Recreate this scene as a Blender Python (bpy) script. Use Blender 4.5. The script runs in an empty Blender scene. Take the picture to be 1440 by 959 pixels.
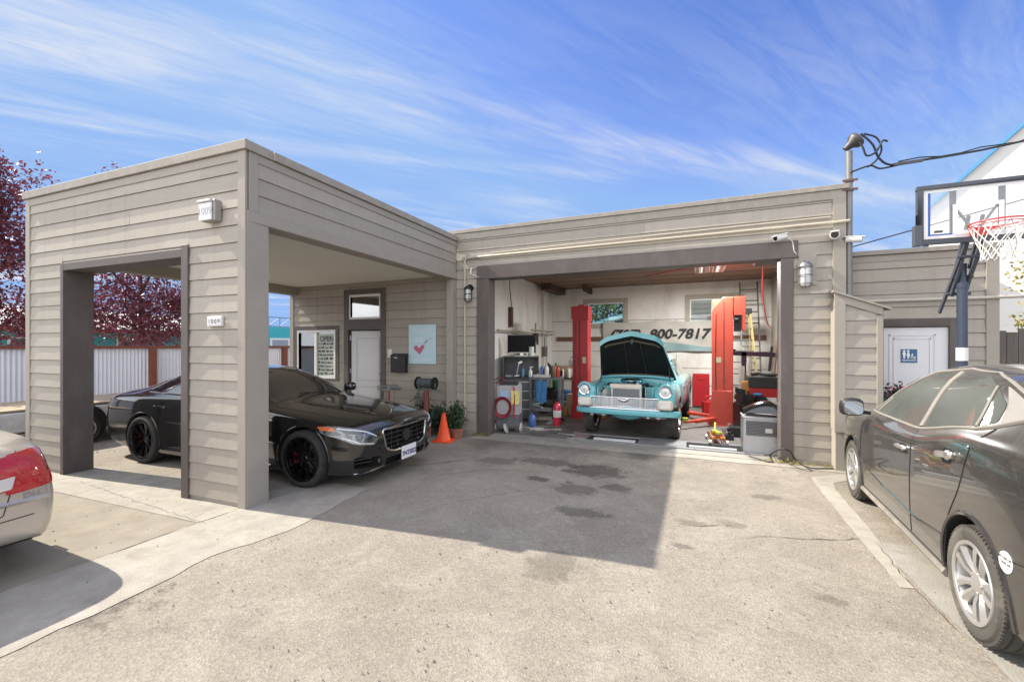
import bpy, bmesh, math, random
from mathutils import Vector, Matrix, noise as mnoise
from mathutils.bvhtree import BVHTree
R = math.radians
random.seed(11)
scene = bpy.context.scene
col = scene.collection

# ---------------------------------------------------------------- camera
cam_d = bpy.data.cameras.new("camera")
cam_d.sensor_width = 36.0
cam_d.lens = 36.0 * 608 / 1440
cam_d.shift_y = 0.0052
cam_d.clip_start = 0.05
cam_d.clip_end = 3000
cam = bpy.data.objects.new("camera", cam_d)
col.objects.link(cam)
cam.location = (0, 0, 1.76)
cam.rotation_euler = (R(90), 0, R(23.1))
scene.camera = cam

# ---------------------------------------------------------------- sun, sky, exposure
SUN_DIR = Vector((-4.14, -0.46, 3.98)).normalized()        # towards the sun
SUN_EL = math.asin(SUN_DIR.z)
SUN_AZ = math.atan2(SUN_DIR.x, SUN_DIR.y)                   # clockwise from +Y
sun_d = bpy.data.lights.new("sun", 'SUN')
sun_d.energy = 3.0
sun_d.angle = R(0.5)
sun_d.color = (1.0, 0.90, 0.75)
sun = bpy.data.objects.new("sun", sun_d)
col.objects.link(sun)
sun.rotation_euler = SUN_DIR.to_track_quat('Z', 'Y').to_euler()
sun.location = (-20, -2, 20)

scene.view_settings.view_transform = 'Standard'
scene.view_settings.look = 'None'
scene.view_settings.gamma = 1.0
scene.view_settings.use_curve_mapping = False
scene.view_settings.exposure = 1.62

def make_world():
    w = bpy.data.worlds.new("World")
    scene.world = w
    w.use_nodes = True
    nt = w.node_tree
    N, L = nt.nodes, nt.links
    N.clear()
    out = N.new('ShaderNodeOutputWorld')
    bg = N.new('ShaderNodeBackground')
    bg.inputs['Strength'].default_value = 0.15
    sky = N.new('ShaderNodeTexSky')
    sky.sky_type = 'NISHITA'
    sky.sun_disc = False
    sky.sun_elevation = SUN_EL
    sky.sun_rotation = SUN_AZ
    sky.altitude = 0
    sky.air_density = 1.0
    sky.dust_density = 0.15
    sky.ozone_density = 2.0
    tc = N.new('ShaderNodeTexCoord')
    sep = N.new('ShaderNodeSeparateXYZ')
    L.new(tc.outputs['Generated'], sep.inputs[0])
    def math_(op, a, b=None, c=None, clamp=False):
        n = N.new('ShaderNodeMath'); n.operation = op; n.use_clamp = clamp
        for i, s in enumerate((a, b, c)):
            if s is None: continue
            if isinstance(s, (int, float)): n.inputs[i].default_value = s
            else: L.new(s, n.inputs[i])
        return n.outputs[0]
    zc = math_('MAXIMUM', sep.outputs['Z'], 0.06)
    zc = math_('ADD', zc, 0.05)
    px = math_('DIVIDE', sep.outputs['X'], zc)
    py = math_('DIVIDE', sep.outputs['Y'], zc)
    cmb = N.new('ShaderNodeCombineXYZ')
    L.new(px, cmb.inputs[0]); L.new(py, cmb.inputs[1])
    def cirrus(rot, sx, sy, off, detail, dist, lo, hi, rough=0.6):
        mp = N.new('ShaderNodeMapping')
        mp.inputs['Rotation'].default_value = (0, 0, R(rot))
        L.new(cmb.outputs[0], mp.inputs['Vector'])
        m2 = N.new('ShaderNodeMapping')
        m2.inputs['Scale'].default_value = (sx, sy, 1)
        m2.inputs['Location'].default_value = off
        L.new(mp.outputs[0], m2.inputs['Vector'])
        n = N.new('ShaderNodeTexNoise')
        n.inputs['Scale'].default_value = 1.0
        n.inputs['Detail'].default_value = detail
        n.inputs['Roughness'].default_value = rough
        n.inputs['Distortion'].default_value = dist
        L.new(m2.outputs[0], n.inputs['Vector'])
        mr = N.new('ShaderNodeMapRange')
        mr.interpolation_type = 'SMOOTHSTEP'
        mr.inputs['From Min'].default_value = lo
        mr.inputs['From Max'].default_value = hi
        L.new(n.outputs['Fac'], mr.inputs['Value'])
        return mr.outputs['Result']
    a = cirrus(-45, 0.42, 1.7, (2.2, 1.9, 0), 5, 0.5, 0.46, 0.70, 0.55)
    b = cirrus(-40, 0.35, 0.8, (4.0, 3.0, 0), 3, 0.4, 0.36, 0.60, 0.5)
    c = cirrus(-56, 1.6, 9.0, (1.4, 5.2, 0), 8, 1.1, 0.28, 0.72, 0.68)
    d = math_('MULTIPLY', a, math_('ADD', math_('MULTIPLY', b, 0.75), 0.25))
    d = math_('MULTIPLY', d, math_('ADD', math_('MULTIPLY', c, 0.5), 0.5))
    e = math_('MULTIPLY', math_('MULTIPLY', b, c), 0.20)
    f = math_('ADD', d, e, clamp=True)
    f = math_('MULTIPLY', f, 1.05, clamp=True)
    mix = N.new('ShaderNodeMix'); mix.data_type = 'RGBA'
    L.new(f, mix.inputs['Factor'])
    ss = N.new('ShaderNodeSeparateColor'); L.new(sky.outputs[0], ss.inputs[0])
    cc = N.new('ShaderNodeCombineColor')
    for i, (g_, k_, mx_) in enumerate(((1.5, .315, .64), (1.3, .305, 1.10), (.9, .60, 2.0))):
        L.new(math_('MINIMUM', math_('MULTIPLY', math_('POWER', ss.outputs[i], g_), k_), mx_), cc.inputs[i])
    L.new(cc.outputs[0], mix.inputs[6])
    mix.inputs[7].default_value = (1.72, 1.80, 1.98, 1)
    # bright overcast added out of view, overhead and to the south, as fill light
    so = N.new('ShaderNodeMapRange'); so.interpolation_type = 'SMOOTHSTEP'
    so.inputs['From Min'].default_value = 0.05; so.inputs['From Max'].default_value = -0.45
    L.new(sep.outputs['Y'], so.inputs['Value'])
    ze = N.new('ShaderNodeMapRange'); ze.interpolation_type = 'SMOOTHSTEP'
    ze.inputs['From Min'].default_value = 0.66; ze.inputs['From Max'].default_value = 0.86
    L.new(sep.outputs['Z'], ze.inputs['Value'])
    cov = math_('MAXIMUM', math_('MULTIPLY', so.outputs[0], 0.62), math_('MULTIPLY', ze.outputs[0], 0.30))
    ov = math_('MULTIPLY', cov, math_('ADD', math_('MULTIPLY', b, 0.3), 0.68))
    mix2 = N.new('ShaderNodeMix'); mix2.data_type = 'RGBA'
    L.new(ov, mix2.inputs['Factor']); L.new(mix.outputs[2], mix2.inputs[6])
    mix2.inputs[7].default_value = (7.4, 7.2, 6.9, 1)
    L.new(mix2.outputs[2], bg.inputs['Color'])
    L.new(bg.outputs[0], out.inputs['Surface'])
make_world()

# ---------------------------------------------------------------- survey: photo pixel -> point on a known plane
CA, SA = math.cos(R(23.1)), math.sin(R(23.1))
def ray(u, v):
    r = (u - 720) / 608.0
    return (CA * r - SA, SA * r + CA, -(v - 487) / 608.0)
def onG(u, v, z=0.0):
    x, y, k = ray(u, v); t = (z - 1.76) / k
    return Vector((x * t, y * t, z))
def onY(u, v, Y):
    x, y, k = ray(u, v); t = Y / y
    return Vector((x * t, Y, 1.76 + k * t))
def onX(u, v, X):
    x, y, k = ray(u, v); t = X / x
    return Vector((X, y * t, 1.76 + k * t))

# ---------------------------------------------------------------- materials
MATS = {}
def M(name, c=(.5, .5, .5), rough=.6, metal=0.0, var=0.12, scale=6.0, bump=0.0, bscale=60.0, coat=0.0,
      dirt=0.0, dirtcol=(.12, .10, .08), dscale=2.0, stretch=(1, 1, 1), spec=None):
    if name in MATS: return MATS[name]
    m = bpy.data.materials.new(name); m.use_nodes = True
    nt = m.node_tree; N, L = nt.nodes, nt.links
    b = N['Principled BSDF']
    b.inputs['Roughness'].default_value = rough
    b.inputs['Metallic'].default_value = metal
    b.inputs['Coat Weight'].default_value = coat
    b.inputs['Coat Roughness'].default_value = 0.03
    if spec is not None: b.inputs['Specular IOR Level'].default_value = spec
    tc = N.new('ShaderNodeTexCoord')
    mp = N.new('ShaderNodeMapping'); mp.inputs['Scale'].default_value = stretch
    L.new(tc.outputs['Object'], mp.inputs['Vector'])
    n = N.new('ShaderNodeTexNoise'); n.inputs['Scale'].default_value = scale
    n.inputs['Detail'].default_value = 6; n.inputs['Roughness'].default_value = .65
    L.new(mp.outputs[0], n.inputs['Vector'])
    mx = N.new('ShaderNodeMix'); mx.data_type = 'RGBA'
    lo = [max(0, x * (1 - var * 1.4)) for x in c] + [1]
    hi = [min(1, x * (1 + var * 1.4)) for x in c] + [1]
    mx.inputs[6].default_value = lo; mx.inputs[7].default_value = hi
    L.new(n.outputs['Fac'], mx.inputs['Factor'])
    outc = mx.outputs[2]
    if dirt:
        n2 = N.new('ShaderNodeTexNoise'); n2.inputs['Scale'].default_value = dscale
        n2.inputs['Detail'].default_value = 8; n2.inputs['Roughness'].default_value = .7
        L.new(mp.outputs[0], n2.inputs['Vector'])
        mr = N.new('ShaderNodeMapRange'); mr.inputs['From Min'].default_value = .48; mr.inputs['From Max'].default_value = .72
        mr.inputs['To Max'].default_value = dirt
        L.new(n2.outputs['Fac'], mr.inputs['Value'])
        m2 = N.new('ShaderNodeMix'); m2.data_type = 'RGBA'
        L.new(mr.outputs[0], m2.inputs['Factor']); L.new(outc, m2.inputs[6])
        m2.inputs[7].default_value = (*dirtcol, 1)
        outc = m2.outputs[2]
        rr = N.new('ShaderNodeMapRange'); rr.inputs['To Min'].default_value = rough
        rr.inputs['To Max'].default_value = min(1, rough + .35)
        L.new(mr.outputs[0], rr.inputs['Value']); L.new(rr.outputs[0], b.inputs['Roughness'])
    L.new(outc, b.inputs['Base Color'])
    if bump:
        n3 = N.new('ShaderNodeTexNoise'); n3.inputs['Scale'].default_value = bscale; n3.inputs['Detail'].default_value = 4
        L.new(mp.outputs[0], n3.inputs['Vector'])
        bp = N.new('ShaderNodeBump'); bp.inputs['Strength'].default_value = bump; bp.inputs['Distance'].default_value = .01
        L.new(n3.outputs['Fac'], bp.inputs['Height']); L.new(bp.outputs[0], b.inputs['Normal'])
    MATS[name] = m
    return m

def glass_mat(name, tint=(.8, .85, .85), refl=.12, dust=0.0, dustcol=(.45, .44, .40), rough=.02):
    """window glass: clear pane with a Fresnel-weighted reflection and an optional film of dust"""
    if name in MATS: return MATS[name]
    m = bpy.data.materials.new(name); m.use_nodes = True
    nt = m.node_tree; N, L = nt.nodes, nt.links
    N.remove(N['Principled BSDF'])
    out = N['Material Output']
    tr = N.new('ShaderNodeBsdfTransparent'); tr.inputs[0].default_value = (*tint, 1)
    gl = N.new('ShaderNodeBsdfGlossy'); gl.inputs['Roughness'].default_value = rough
    lw = N.new('ShaderNodeLayerWeight'); lw.inputs['Blend'].default_value = .35
    mr = N.new('ShaderNodeMapRange'); mr.inputs['To Min'].default_value = refl; mr.inputs['To Max'].default_value = min(1, refl + .6)
    L.new(lw.outputs['Fresnel'], mr.inputs['Value'])
    mx = N.new('ShaderNodeMixShader')
    L.new(mr.outputs[0], mx.inputs[0]); L.new(tr.outputs[0], mx.inputs[1]); L.new(gl.outputs[0], mx.inputs[2])
    last = mx.outputs[0]
    if dust:
        df = N.new('ShaderNodeBsdfDiffuse'); df.inputs[0].default_value = (*dustcol, 1)
        tc = N.new('ShaderNodeTexCoord')
        n = N.new('ShaderNodeTexNoise'); n.inputs['Scale'].default_value = 3.5; n.inputs['Detail'].default_value = 7
        n.inputs['Roughness'].default_value = .7
        L.new(tc.outputs['Object'], n.inputs['Vector'])
        m2 = N.new('ShaderNodeMapRange'); m2.inputs['From Min'].default_value = .3; m2.inputs['From Max'].default_value = .75
        m2.inputs['To Min'].default_value = dust * .45; m2.inputs['To Max'].default_value = min(1, dust * 1.4)
        L.new(n.outputs['Fac'], m2.inputs['Value'])
        mx2 = N.new('ShaderNodeMixShader')
        L.new(m2.outputs[0], mx2.inputs[0]); L.new(last, mx2.inputs[1]); L.new(df.outputs[0], mx2.inputs[2])
        last = mx2.outputs[0]
    L.new(last, out.inputs['Surface'])
    MATS[name] = m
    return m

# ---------------------------------------------------------------- geometry collector
def chain_matrix(o):
    m = Matrix.Identity(4)
    while o is not None:
        m = o.matrix_basis @ m
        o = o.parent
    return m

class MB:
    def __init__(self, T=None):
        self.v = []; self.f = []; self.m = []; self.mats = []; self.cur = 0; self.T = T
    def use(self, mat):
        if mat not in self.mats: self.mats.append(mat)
        self.cur = self.mats.index(mat); return self
    def add(self, vs, fs, T=None):
        n = len(self.v)
        for p in vs:
            p = Vector(p)
            if T is not None: p = T @ p
            if self.T is not None: p = self.T @ p
            self.v.append(p)
        for f in fs:
            self.f.append([n + i for i in f]); self.m.append(self.cur)
        return self
    def bx(self, x0, x1, y0, y1, z0, z1, T=None):
        if x0 > x1: x0, x1 = x1, x0
        if y0 > y1: y0, y1 = y1, y0
        if z0 > z1: z0, z1 = z1, z0
        vs = [(x0, y0, z0), (x1, y0, z0), (x1, y1, z0), (x0, y1, z0), (x0, y0, z1), (x1, y0, z1), (x1, y1, z1), (x0, y1, z1)]
        return self.add(vs, [(0, 3, 2, 1), (4, 5, 6, 7), (0, 1, 5, 4), (1, 2, 6, 5), (2, 3, 7, 6), (3, 0, 4, 7)], T)
    def box(self, c, s, rot=(0, 0, 0)):
        from mathutils import Euler
        T = Matrix.Translation(c) @ Euler(rot).to_matrix().to_4x4()
        return self.bx(-s[0]/2, s[0]/2, -s[1]/2, s[1]/2, -s[2]/2, s[2]/2, T)
    def bar(self, p0, p1, w, h=None, up=(0, 0, 1)):
        """square-section bar from p0 to p1"""
        p0, p1 = Vector(p0), Vector(p1); h = h or w
        d = p1 - p0; L_ = d.length; d.normalize()
        upv = Vector(up)
        if abs(d.dot(upv)) > .98: upv = Vector((0, 1, 0))
        s = d.cross(upv).normalized(); t = s.cross(d)
        T = Matrix(((s.x, d.x, t.x, p0.x), (s.y, d.y, t.y, p0.y), (s.z, d.z, t.z, p0.z), (0, 0, 0, 1)))
        return self.bx(-w/2, w/2, 0, L_, -h/2, h/2, T)
    def cyl(self, p0, p1, r0, r1=None, n=14, caps=True):
        p0, p1 = Vector(p0), Vector(p1); r1 = r0 if r1 is None else r1
        d = (p1 - p0).normalized()
        a = Vector((0, 0, 1)) if abs(d.z) < .9 else Vector((1, 0, 0))
        s = d.cross(a).normalized(); t = s.cross(d)
        vs = []
        for p, r in ((p0, r0), (p1, r1)):
            for i in range(n):
                an = 2 * math.pi * i / n
                vs.append(p + (s * math.cos(an) + t * math.sin(an)) * r)
        fs = [(i, (i + 1) % n, n + (i + 1) % n, n + i) for i in range(n)]
        if caps: fs += [tuple(range(n))[::-1], tuple(range(n, 2 * n))]
        return self.add(vs, fs)
    def tube(self, pts, r, n=8, caps=True, smooth=0):
        pts = [Vector(p) for p in pts]
        if smooth: pts = catmull(pts, smooth)
        rs = r if isinstance(r, (list, tuple)) else [r] * len(pts)
        if len(rs) != len(pts): rs = [rs[0] + (rs[-1] - rs[0]) * i / (len(pts) - 1) for i in range(len(pts))]
        vs = []; prev = None
        for i, p in enumerate(pts):
            d = (pts[min(i + 1, len(pts) - 1)] - pts[max(i - 1, 0)]).normalized()
            if prev is None:
                a = Vector((0, 0, 1)) if abs(d.z) < .9 else Vector((1, 0, 0))
                s = d.cross(a).normalized()
            else:
                s = (prev - d * prev.dot(d))
                s = s.normalized() if s.length > 1e-6 else d.orthogonal().normalized()
            prev = s; t = s.cross(d)
            for k in range(n):
                an = 2 * math.pi * k / n
                vs.append(p + (s * math.cos(an) + t * math.sin(an)) * rs[i])
        fs = []
        for i in range(len(pts) - 1):
            for k in range(n):
                fs.append((i*n + k, i*n + (k+1) % n, (i+1)*n + (k+1) % n, (i+1)*n + k))
        if caps: fs += [tuple(range(n))[::-1], tuple(range((len(pts)-1)*n, len(pts)*n))]
        return self.add(vs, fs)
    def lathe(self, prof, T=None, n=24, closed=False, caps=True):
        """profile of (radius, height) turned about local Z"""
        vs = []; fs = []; m = len(prof)
        for i in range(n):
            an = 2 * math.pi * i / n
            for r, z in prof: vs.append((r * math.cos(an), r * math.sin(an), z))
        for i in range(n):
            j = (i + 1) % n
            for k in range(m if closed else m - 1):
                q = (k + 1) % m
                fs.append((i*m + k, j*m + k, j*m + q, i*m + q))
        if not closed and caps:
            if prof[0][0] > 1e-5: fs.append(tuple(i*m for i in range(n))[::-1])
            if prof[-1][0] > 1e-5: fs.append(tuple(i*m + m-1 for i in range(n)))
        return self.add(vs, fs, T)
    def ball(self, c, r, n=14, k=8, s=(1, 1, 1)):
        prof = [(r * math.sin(math.pi * i / k), -r * math.cos(math.pi * i / k)) for i in range(k + 1)]
        prof[0] = (0, -r); prof[-1] = (0, r)
        return self.lathe(prof, Matrix.Translation(c) @ Matrix.Diagonal((*s, 1)), n)
    def prism(self, poly, a, d0, d1, T=None):
        """polygon extruded along axis a ('x','y','z'); poly in the other two axes"""
        def pt(p, d):
            return {'x': (d, p[0], p[1]), 'y': (p[0], d, p[1]), 'z': (p[0], p[1], d)}[a]
        n = len(poly)
        vs = [pt(p, d0) for p in poly] + [pt(p, d1) for p in poly]
        fs = [tuple(range(n))[::-1], tuple(range(n, 2*n))] + [(i, (i+1) % n, n + (i+1) % n, n + i) for i in range(n)]
        return self.add(vs, fs, T)
    def quad(self, *p): return self.add(p, [tuple(range(len(p)))])
    def build_split(self, name, mat=None, parent=None, **k):
        """every separate piece becomes an object of its own"""
        par = list(range(len(self.v)))
        def root(i):
            while par[i] != i: par[i] = par[par[i]]; i = par[i]
            return i
        for f in self.f:
            for i in f[1:]: par[root(i)] = root(f[0])
        groups = {}
        for f, m in zip(self.f, self.m): groups.setdefault(root(f[0]), []).append((f, m))
        out = []
        for g in groups.values():
            idx = {}; b = MB(); b.mats = list(self.mats)
            for f, m in g:
                nf = []
                for i in f:
                    if i not in idx: idx[i] = len(b.v); b.v.append(self.v[i])
                    nf.append(idx[i])
                b.f.append(nf); b.m.append(m)
            out.append(b.build(name, mat, parent, **k))
        return out
    def build(self, name, mat=None, parent=None, world=True, ang=35, bevel=0.0, seg=1, merge=True, fixn=True):
        me = bpy.data.meshes.new(name)
        vs = self.v
        if parent is not None and world:
            inv = chain_matrix(parent).inverted()
            vs = [inv @ p for p in vs]
        me.from_pydata([tuple(p) for p in vs], [], self.f)
        mats = self.mats or [mat]
        for mm in mats: me.materials.append(mm)
        me.polygons.foreach_set('material_index', self.m)
        bm = bmesh.new(); bm.from_mesh(me)
        if merge: bmesh.ops.remove_doubles(bm, verts=bm.verts, dist=1e-5)
        if fixn: bmesh.ops.recalc_face_normals(bm, faces=bm.faces)
        if bevel:
            es = [e for e in bm.edges if len(e.link_faces) == 2 and e.calc_face_angle(0) > R(40)]
            bmesh.ops.bevel(bm, geom=es, offset=bevel, segments=seg, affect='EDGES', clamp_overlap=True)
        lim = R(ang)
        for f in bm.faces: f.smooth = True
        for e in bm.edges:
            if len(e.link_faces) == 2: e.smooth = e.calc_face_angle(0) < lim
        bm.to_mesh(me); bm.free()
        o = bpy.data.objects.new(name, me); col.objects.link(o)
        if parent is not None: o.parent = parent
        return o

def catmull(pts, k):
    out = []
    n = len(pts)
    for i in range(n - 1):
        p0 = pts[max(i-1, 0)]; p1 = pts[i]; p2 = pts[i+1]; p3 = pts[min(i+2, n-1)]
        for j in range(k):
            t = j / k
            out.append(.5 * ((2*p1) + (p2-p0)*t + (2*p0-5*p1+4*p2-p3)*t*t + (3*p1-p0-3*p2+p3)*t**3))
    out.append(pts[-1])
    return out

def tag(o, label=None, cat=None, group=None, kind=None):
    if label: o['label'] = label
    if cat: o['category'] = cat
    if group: o['group'] = group
    if kind: o['kind'] = kind
    return o
def thing(name, label, cat, loc=(0, 0, 0), rz=0.0, group=None):
    o = bpy.data.objects.new(name, None); col.objects.link(o)
    o.empty_display_size = .2
    o.location = loc; o.rotation_euler = (0, 0, rz)
    return tag(o, label, cat, group)
def solo(mb, name, mat, label, cat, group=None, **k):
    """a thing that is one mesh: origin moved to its base"""
    o = mb.build(name, mat, **k)
    vs = [v.co for v in o.data.vertices]
    b = Vector(((min(v.x for v in vs) + max(v.x for v in vs)) / 2, (min(v.y for v in vs) + max(v.y for v in vs)) / 2, min(v.z for v in vs)))
    o.data.transform(Matrix.Translation(-b)); o.location = b
    return tag(o, label, cat, group)
def struct(mb, name, mat, **k):
    return tag(mb.build(name, mat, **k), kind='structure')
def copy_tree(o, parent=None):
    c = o.copy(); col.objects.link(c); c.parent = parent
    for ch in list(o.children): copy_tree(ch, c)
    return c
def text_geo(s, size, extrude=.002, spacing=1.0, bold=0.0, align='CENTER'):
    """letters as flat solid geometry in local XZ facing -Y, origin at the middle of the line"""
    cu = bpy.data.curves.new('t', 'FONT'); cu.body = s; cu.size = size; cu.extrude = extrude
    cu.space_character = spacing; cu.align_x = align; cu.align_y = 'CENTER'; cu.offset = bold
    cu.resolution_u = 3
    ob = bpy.data.objects.new('t', cu); col.objects.link(ob)
    dg = bpy.context.evaluated_depsgraph_get(); dg.update()
    me = bpy.data.meshes.new_from_object(ob.evaluated_get(dg))
    vs = [(v.co.x, -v.co.z, v.co.y) for v in me.vertices]
    fs = [tuple(p.vertices) for p in me.polygons]
    bpy.data.objects.remove(ob); bpy.data.curves.remove(cu); bpy.data.meshes.remove(me)
    return vs, fs
def round_poly(p, r, n=4):
    out = []; m = len(p)
    for i in range(m):
        a, b, c = Vector(p[i-1]), Vector(p[i]), Vector(p[(i+1) % m])
        rr = r[i] if isinstance(r, (list, tuple)) else r
        d0 = (a-b); d1 = (c-b)
        k = min(rr, d0.length*.45, d1.length*.45)
        s = b + d0.normalized()*k; e = b + d1.normalized()*k
        for j in range(n+1):
            t = j/n
            out.append(tuple((1-t)**2*s + 2*t*(1-t)*b + t*t*e))
    return out
# ================================================================ ground
def asphalt_mat():
    m = bpy.data.materials.new('aged_asphalt'); m.use_nodes = True
    nt = m.node_tree; N, L = nt.nodes, nt.links
    b = N['Principled BSDF']; b.inputs['Roughness'].default_value = .92
    b.inputs['Specular IOR Level'].default_value = .25
    geo = N.new('ShaderNodeNewGeometry')
    P_ = geo.outputs['Position']
    def noise(scale, detail=5, rough=.6, dist=0.0):
        n = N.new('ShaderNodeTexNoise'); n.inputs['Scale'].default_value = scale
        n.inputs['Detail'].default_value = detail; n.inputs['Roughness'].default_value = rough
        n.inputs['Distortion'].default_value = dist
        L.new(P_, n.inputs['Vector']); return n.outputs['Fac']
    def rng(s, a, b_, c=0., d=1.):
        r = N.new('ShaderNodeMapRange'); r.inputs['From Min'].default_value = a; r.inputs['From Max'].default_value = b_
        r.inputs['To Min'].default_value = c; r.inputs['To Max'].default_value = d
        L.new(s, r.inputs['Value']); return r.outputs[0]
    def mix(f, a, b_, mode='MIX'):
        x = N.new('ShaderNodeMix'); x.data_type = 'RGBA'; x.blend_type = mode
        for i, s in ((0, f), (6, a), (7, b_)):
            if isinstance(s, (int, float)): x.inputs[i].default_value = s
            elif isinstance(s, tuple): x.inputs[i].default_value = (*s, 1)
            else: L.new(s, x.inputs[i])
        return x.outputs[2]
    def mth(op, a, b_=None, clamp=False):
        n = N.new('ShaderNodeMath'); n.operation = op; n.use_clamp = clamp
        for i, s in enumerate((a, b_)):
            if s is None: continue
            if isinstance(s, (int, float)): n.inputs[i].default_value = s
            else: L.new(s, n.inputs[i])
        return n.outputs[0]
    big = rng(noise(.55, 6, .6), .3, .7)
    c = mix(big, (.208, .187, .158), (.268, .244, .210))
    mid = rng(noise(1.7, 9, .74, .8), .46, .70, 0, .8)
    c = mix(mid, c, (.318, .292, .255))
    dk = rng(noise(.9, 9, .74, .7), .52, .72, 0, .55)
    c = mix(dk, c, (.135, .122, .106))
    # aggregate: small stones of different tone, and dark pits between them
    vo = N.new('ShaderNodeTexVoronoi'); vo.inputs['Scale'].default_value = 70
    L.new(P_, vo.inputs['Vector'])
    sepc = N.new('ShaderNodeSeparateColor'); L.new(vo.outputs['Color'], sepc.inputs[0])
    st = rng(sepc.outputs[0], 0, 1, .78, 1.18)
    cc = N.new('ShaderNodeCombineColor')
    for i in range(3): L.new(st, cc.inputs[i])
    c = mix(.75, c, cc.outputs[0], 'MULTIPLY')
    pit = rng(noise(62, 5, .8), .60, .66, 0, .85)
    c = mix(pit, c, (.075, .066, .058))
    vo2 = N.new('ShaderNodeTexVoronoi'); vo2.inputs['Scale'].default_value = 22
    L.new(P_, vo2.inputs['Vector'])
    peb = rng(vo2.outputs['Distance'], .10, .05, 0, 1)
    sp2 = N.new('ShaderNodeSeparateColor'); L.new(vo2.outputs['Color'], sp2.inputs[0])
    peb = mth('MULTIPLY', peb, rng(sp2.outputs[1], .62, .66))
    c = mix(peb, c, (.06, .052, .046))
    vo3 = N.new('ShaderNodeTexVoronoi'); vo3.inputs['Scale'].default_value = 31
    L.new(P_, vo3.inputs['Vector'])
    pal = rng(vo3.outputs['Distance'], .16, .09, 0, 1)
    sp3 = N.new('ShaderNodeSeparateColor'); L.new(vo3.outputs['Color'], sp3.inputs[0])
    pal = mth('MULTIPLY', pal, rng(sp3.outputs[1], .72, .76))
    c = mix(pal, c, (.40, .375, .33))
    # oil stains where cars have stood, ragged at the edge
    wob = noise(7.0, 8, .78)
    # grime tracked out of the bay, and two worn wheel tracks
    sy = N.new('ShaderNodeSeparateXYZ'); L.new(P_, sy.inputs[0])
    gx = mth('MULTIPLY', rng(sy.outputs[1], 4.6, 7.4), mth('MULTIPLY', rng(sy.outputs[0], -4.6, -3.4), rng(sy.outputs[0], 1.3, -.2)))
    gx = mth('MULTIPLY', gx, rng(noise(1.5, 8, .75), .36, .62, 0, .62))
    c = mix(gx, c, (.085, .078, .068))
    for (sx, sy, rx, ry, k) in OIL:
        sub = N.new('ShaderNodeVectorMath'); sub.operation = 'SUBTRACT'; sub.inputs[1].default_value = (sx, sy, 0); L.new(P_, sub.inputs[0])
        mul = N.new('ShaderNodeVectorMath'); mul.operation = 'MULTIPLY'; mul.inputs[1].default_value = (1/rx, 1/ry, 0); L.new(sub.outputs[0], mul.inputs[0])
        ln = N.new('ShaderNodeVectorMath'); ln.operation = 'LENGTH'; L.new(mul.outputs[0], ln.inputs[0])
        dd = mth('ADD', ln.outputs['Value'], mth('MULTIPLY', mth('SUBTRACT', wob, .5), 3.0))
        f = rng(dd, 1.10, .70, 0, k)
        c = mix(f, c, (.045, .040, .036))
    # hairline cracks
    vc = N.new('ShaderNodeTexVoronoi'); vc.feature = 'DISTANCE_TO_EDGE'; vc.inputs['Scale'].default_value = .30
    wv = N.new('ShaderNodeTexNoise'); wv.inputs['Scale'].default_value = 2.2; wv.inputs['Detail'].default_value = 6
    L.new(P_, wv.inputs['Vector'])
    av = N.new('ShaderNodeVectorMath'); av.operation = 'MULTIPLY_ADD'; av.inputs[1].default_value = (.22, .22, 0)
    L.new(wv.outputs['Color'], av.inputs[0]); L.new(P_, av.inputs[2]); L.new(av.outputs[0], vc.inputs['Vector'])
    crk = rng(vc.outputs['Distance'], .004, .001)
    crk = mth('MULTIPLY', crk, rng(noise(.8, 3), .50, .62))
    c = mix(mth('MULTIPLY', crk, .38), c, (.07, .06, .05))
    L.new(c, b.inputs['Base Color'])
    h = mth('ADD', mth('MULTIPLY', noise(85, 4, .7), .9), mth('MULTIPLY', vo.outputs['Distance'], .6))
    h = mth('SUBTRACT', h, mth('MULTIPLY', crk, 1.2))
    bp = N.new('ShaderNodeBump'); bp.inputs['Strength'].default_value = .8; bp.inputs['Distance'].default_value = .007
    L.new(h, bp.inputs['Height']); L.new(bp.outputs[0], b.inputs['Normal'])
    return m

OIL = []
for (u, v, rx, ry, k) in [(838, 662, .42, .34, .75), (772, 650, .55, .22, .6), (757, 673, .16, .12, .7), (808, 688, .30, .22, .55),
                          (864, 686, .20, .16, .6), (816, 720, .30, .14, .55), (800, 662, .14, .09, .6), (700, 648, .4, .2, .4),
                          (776, 795, .22, .28, .35), (961, 768, .10, .06, .5), (1080, 699, .16, .12, .45), (1030, 737, .14, .09, .35),
                          (975, 735, .2, .06, .4), (1170, 843, .10, .07, .4), (880, 640, .5, .25, .35), (800, 678, .06, .05, .6), (60, 812, 1.1, .5, .55)]:
    p = onG(u, v); OIL.append((p.x, p.y, rx, ry, k))

g = MB()
S_ = 600
g.quad((-S_, -S_, 0), (S_, -S_, 0), (S_, S_, 0), (-S_, S_, 0))
ground = struct(g, 'ground', asphalt_mat())

def concrete(name, c, var=.14, dirt=.5, dc=(.16, .14, .11)):
    return M(name, c, .88, var=var * 1.3, scale=3.2, bump=.6, bscale=90, dirt=dirt, dirtcol=dc, dscale=4.5)
con_pale = concrete('pale_concrete', (.300, .283, .252), .22, .75, (.22, .20, .17))
con_tan = concrete('tan_concrete', (.235, .215, .178), .18, .55, (.20, .165, .12))
con_grey = concrete('grey_concrete', (.27, .26, .24), .15, .5, (.17, .15, .13))
con_white = M('worn_white_paint', (.30, .285, .25), .85, var=.25, scale=5, bump=.3, dirt=.75, dirtcol=(.24, .21, .18), dscale=6)

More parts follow.
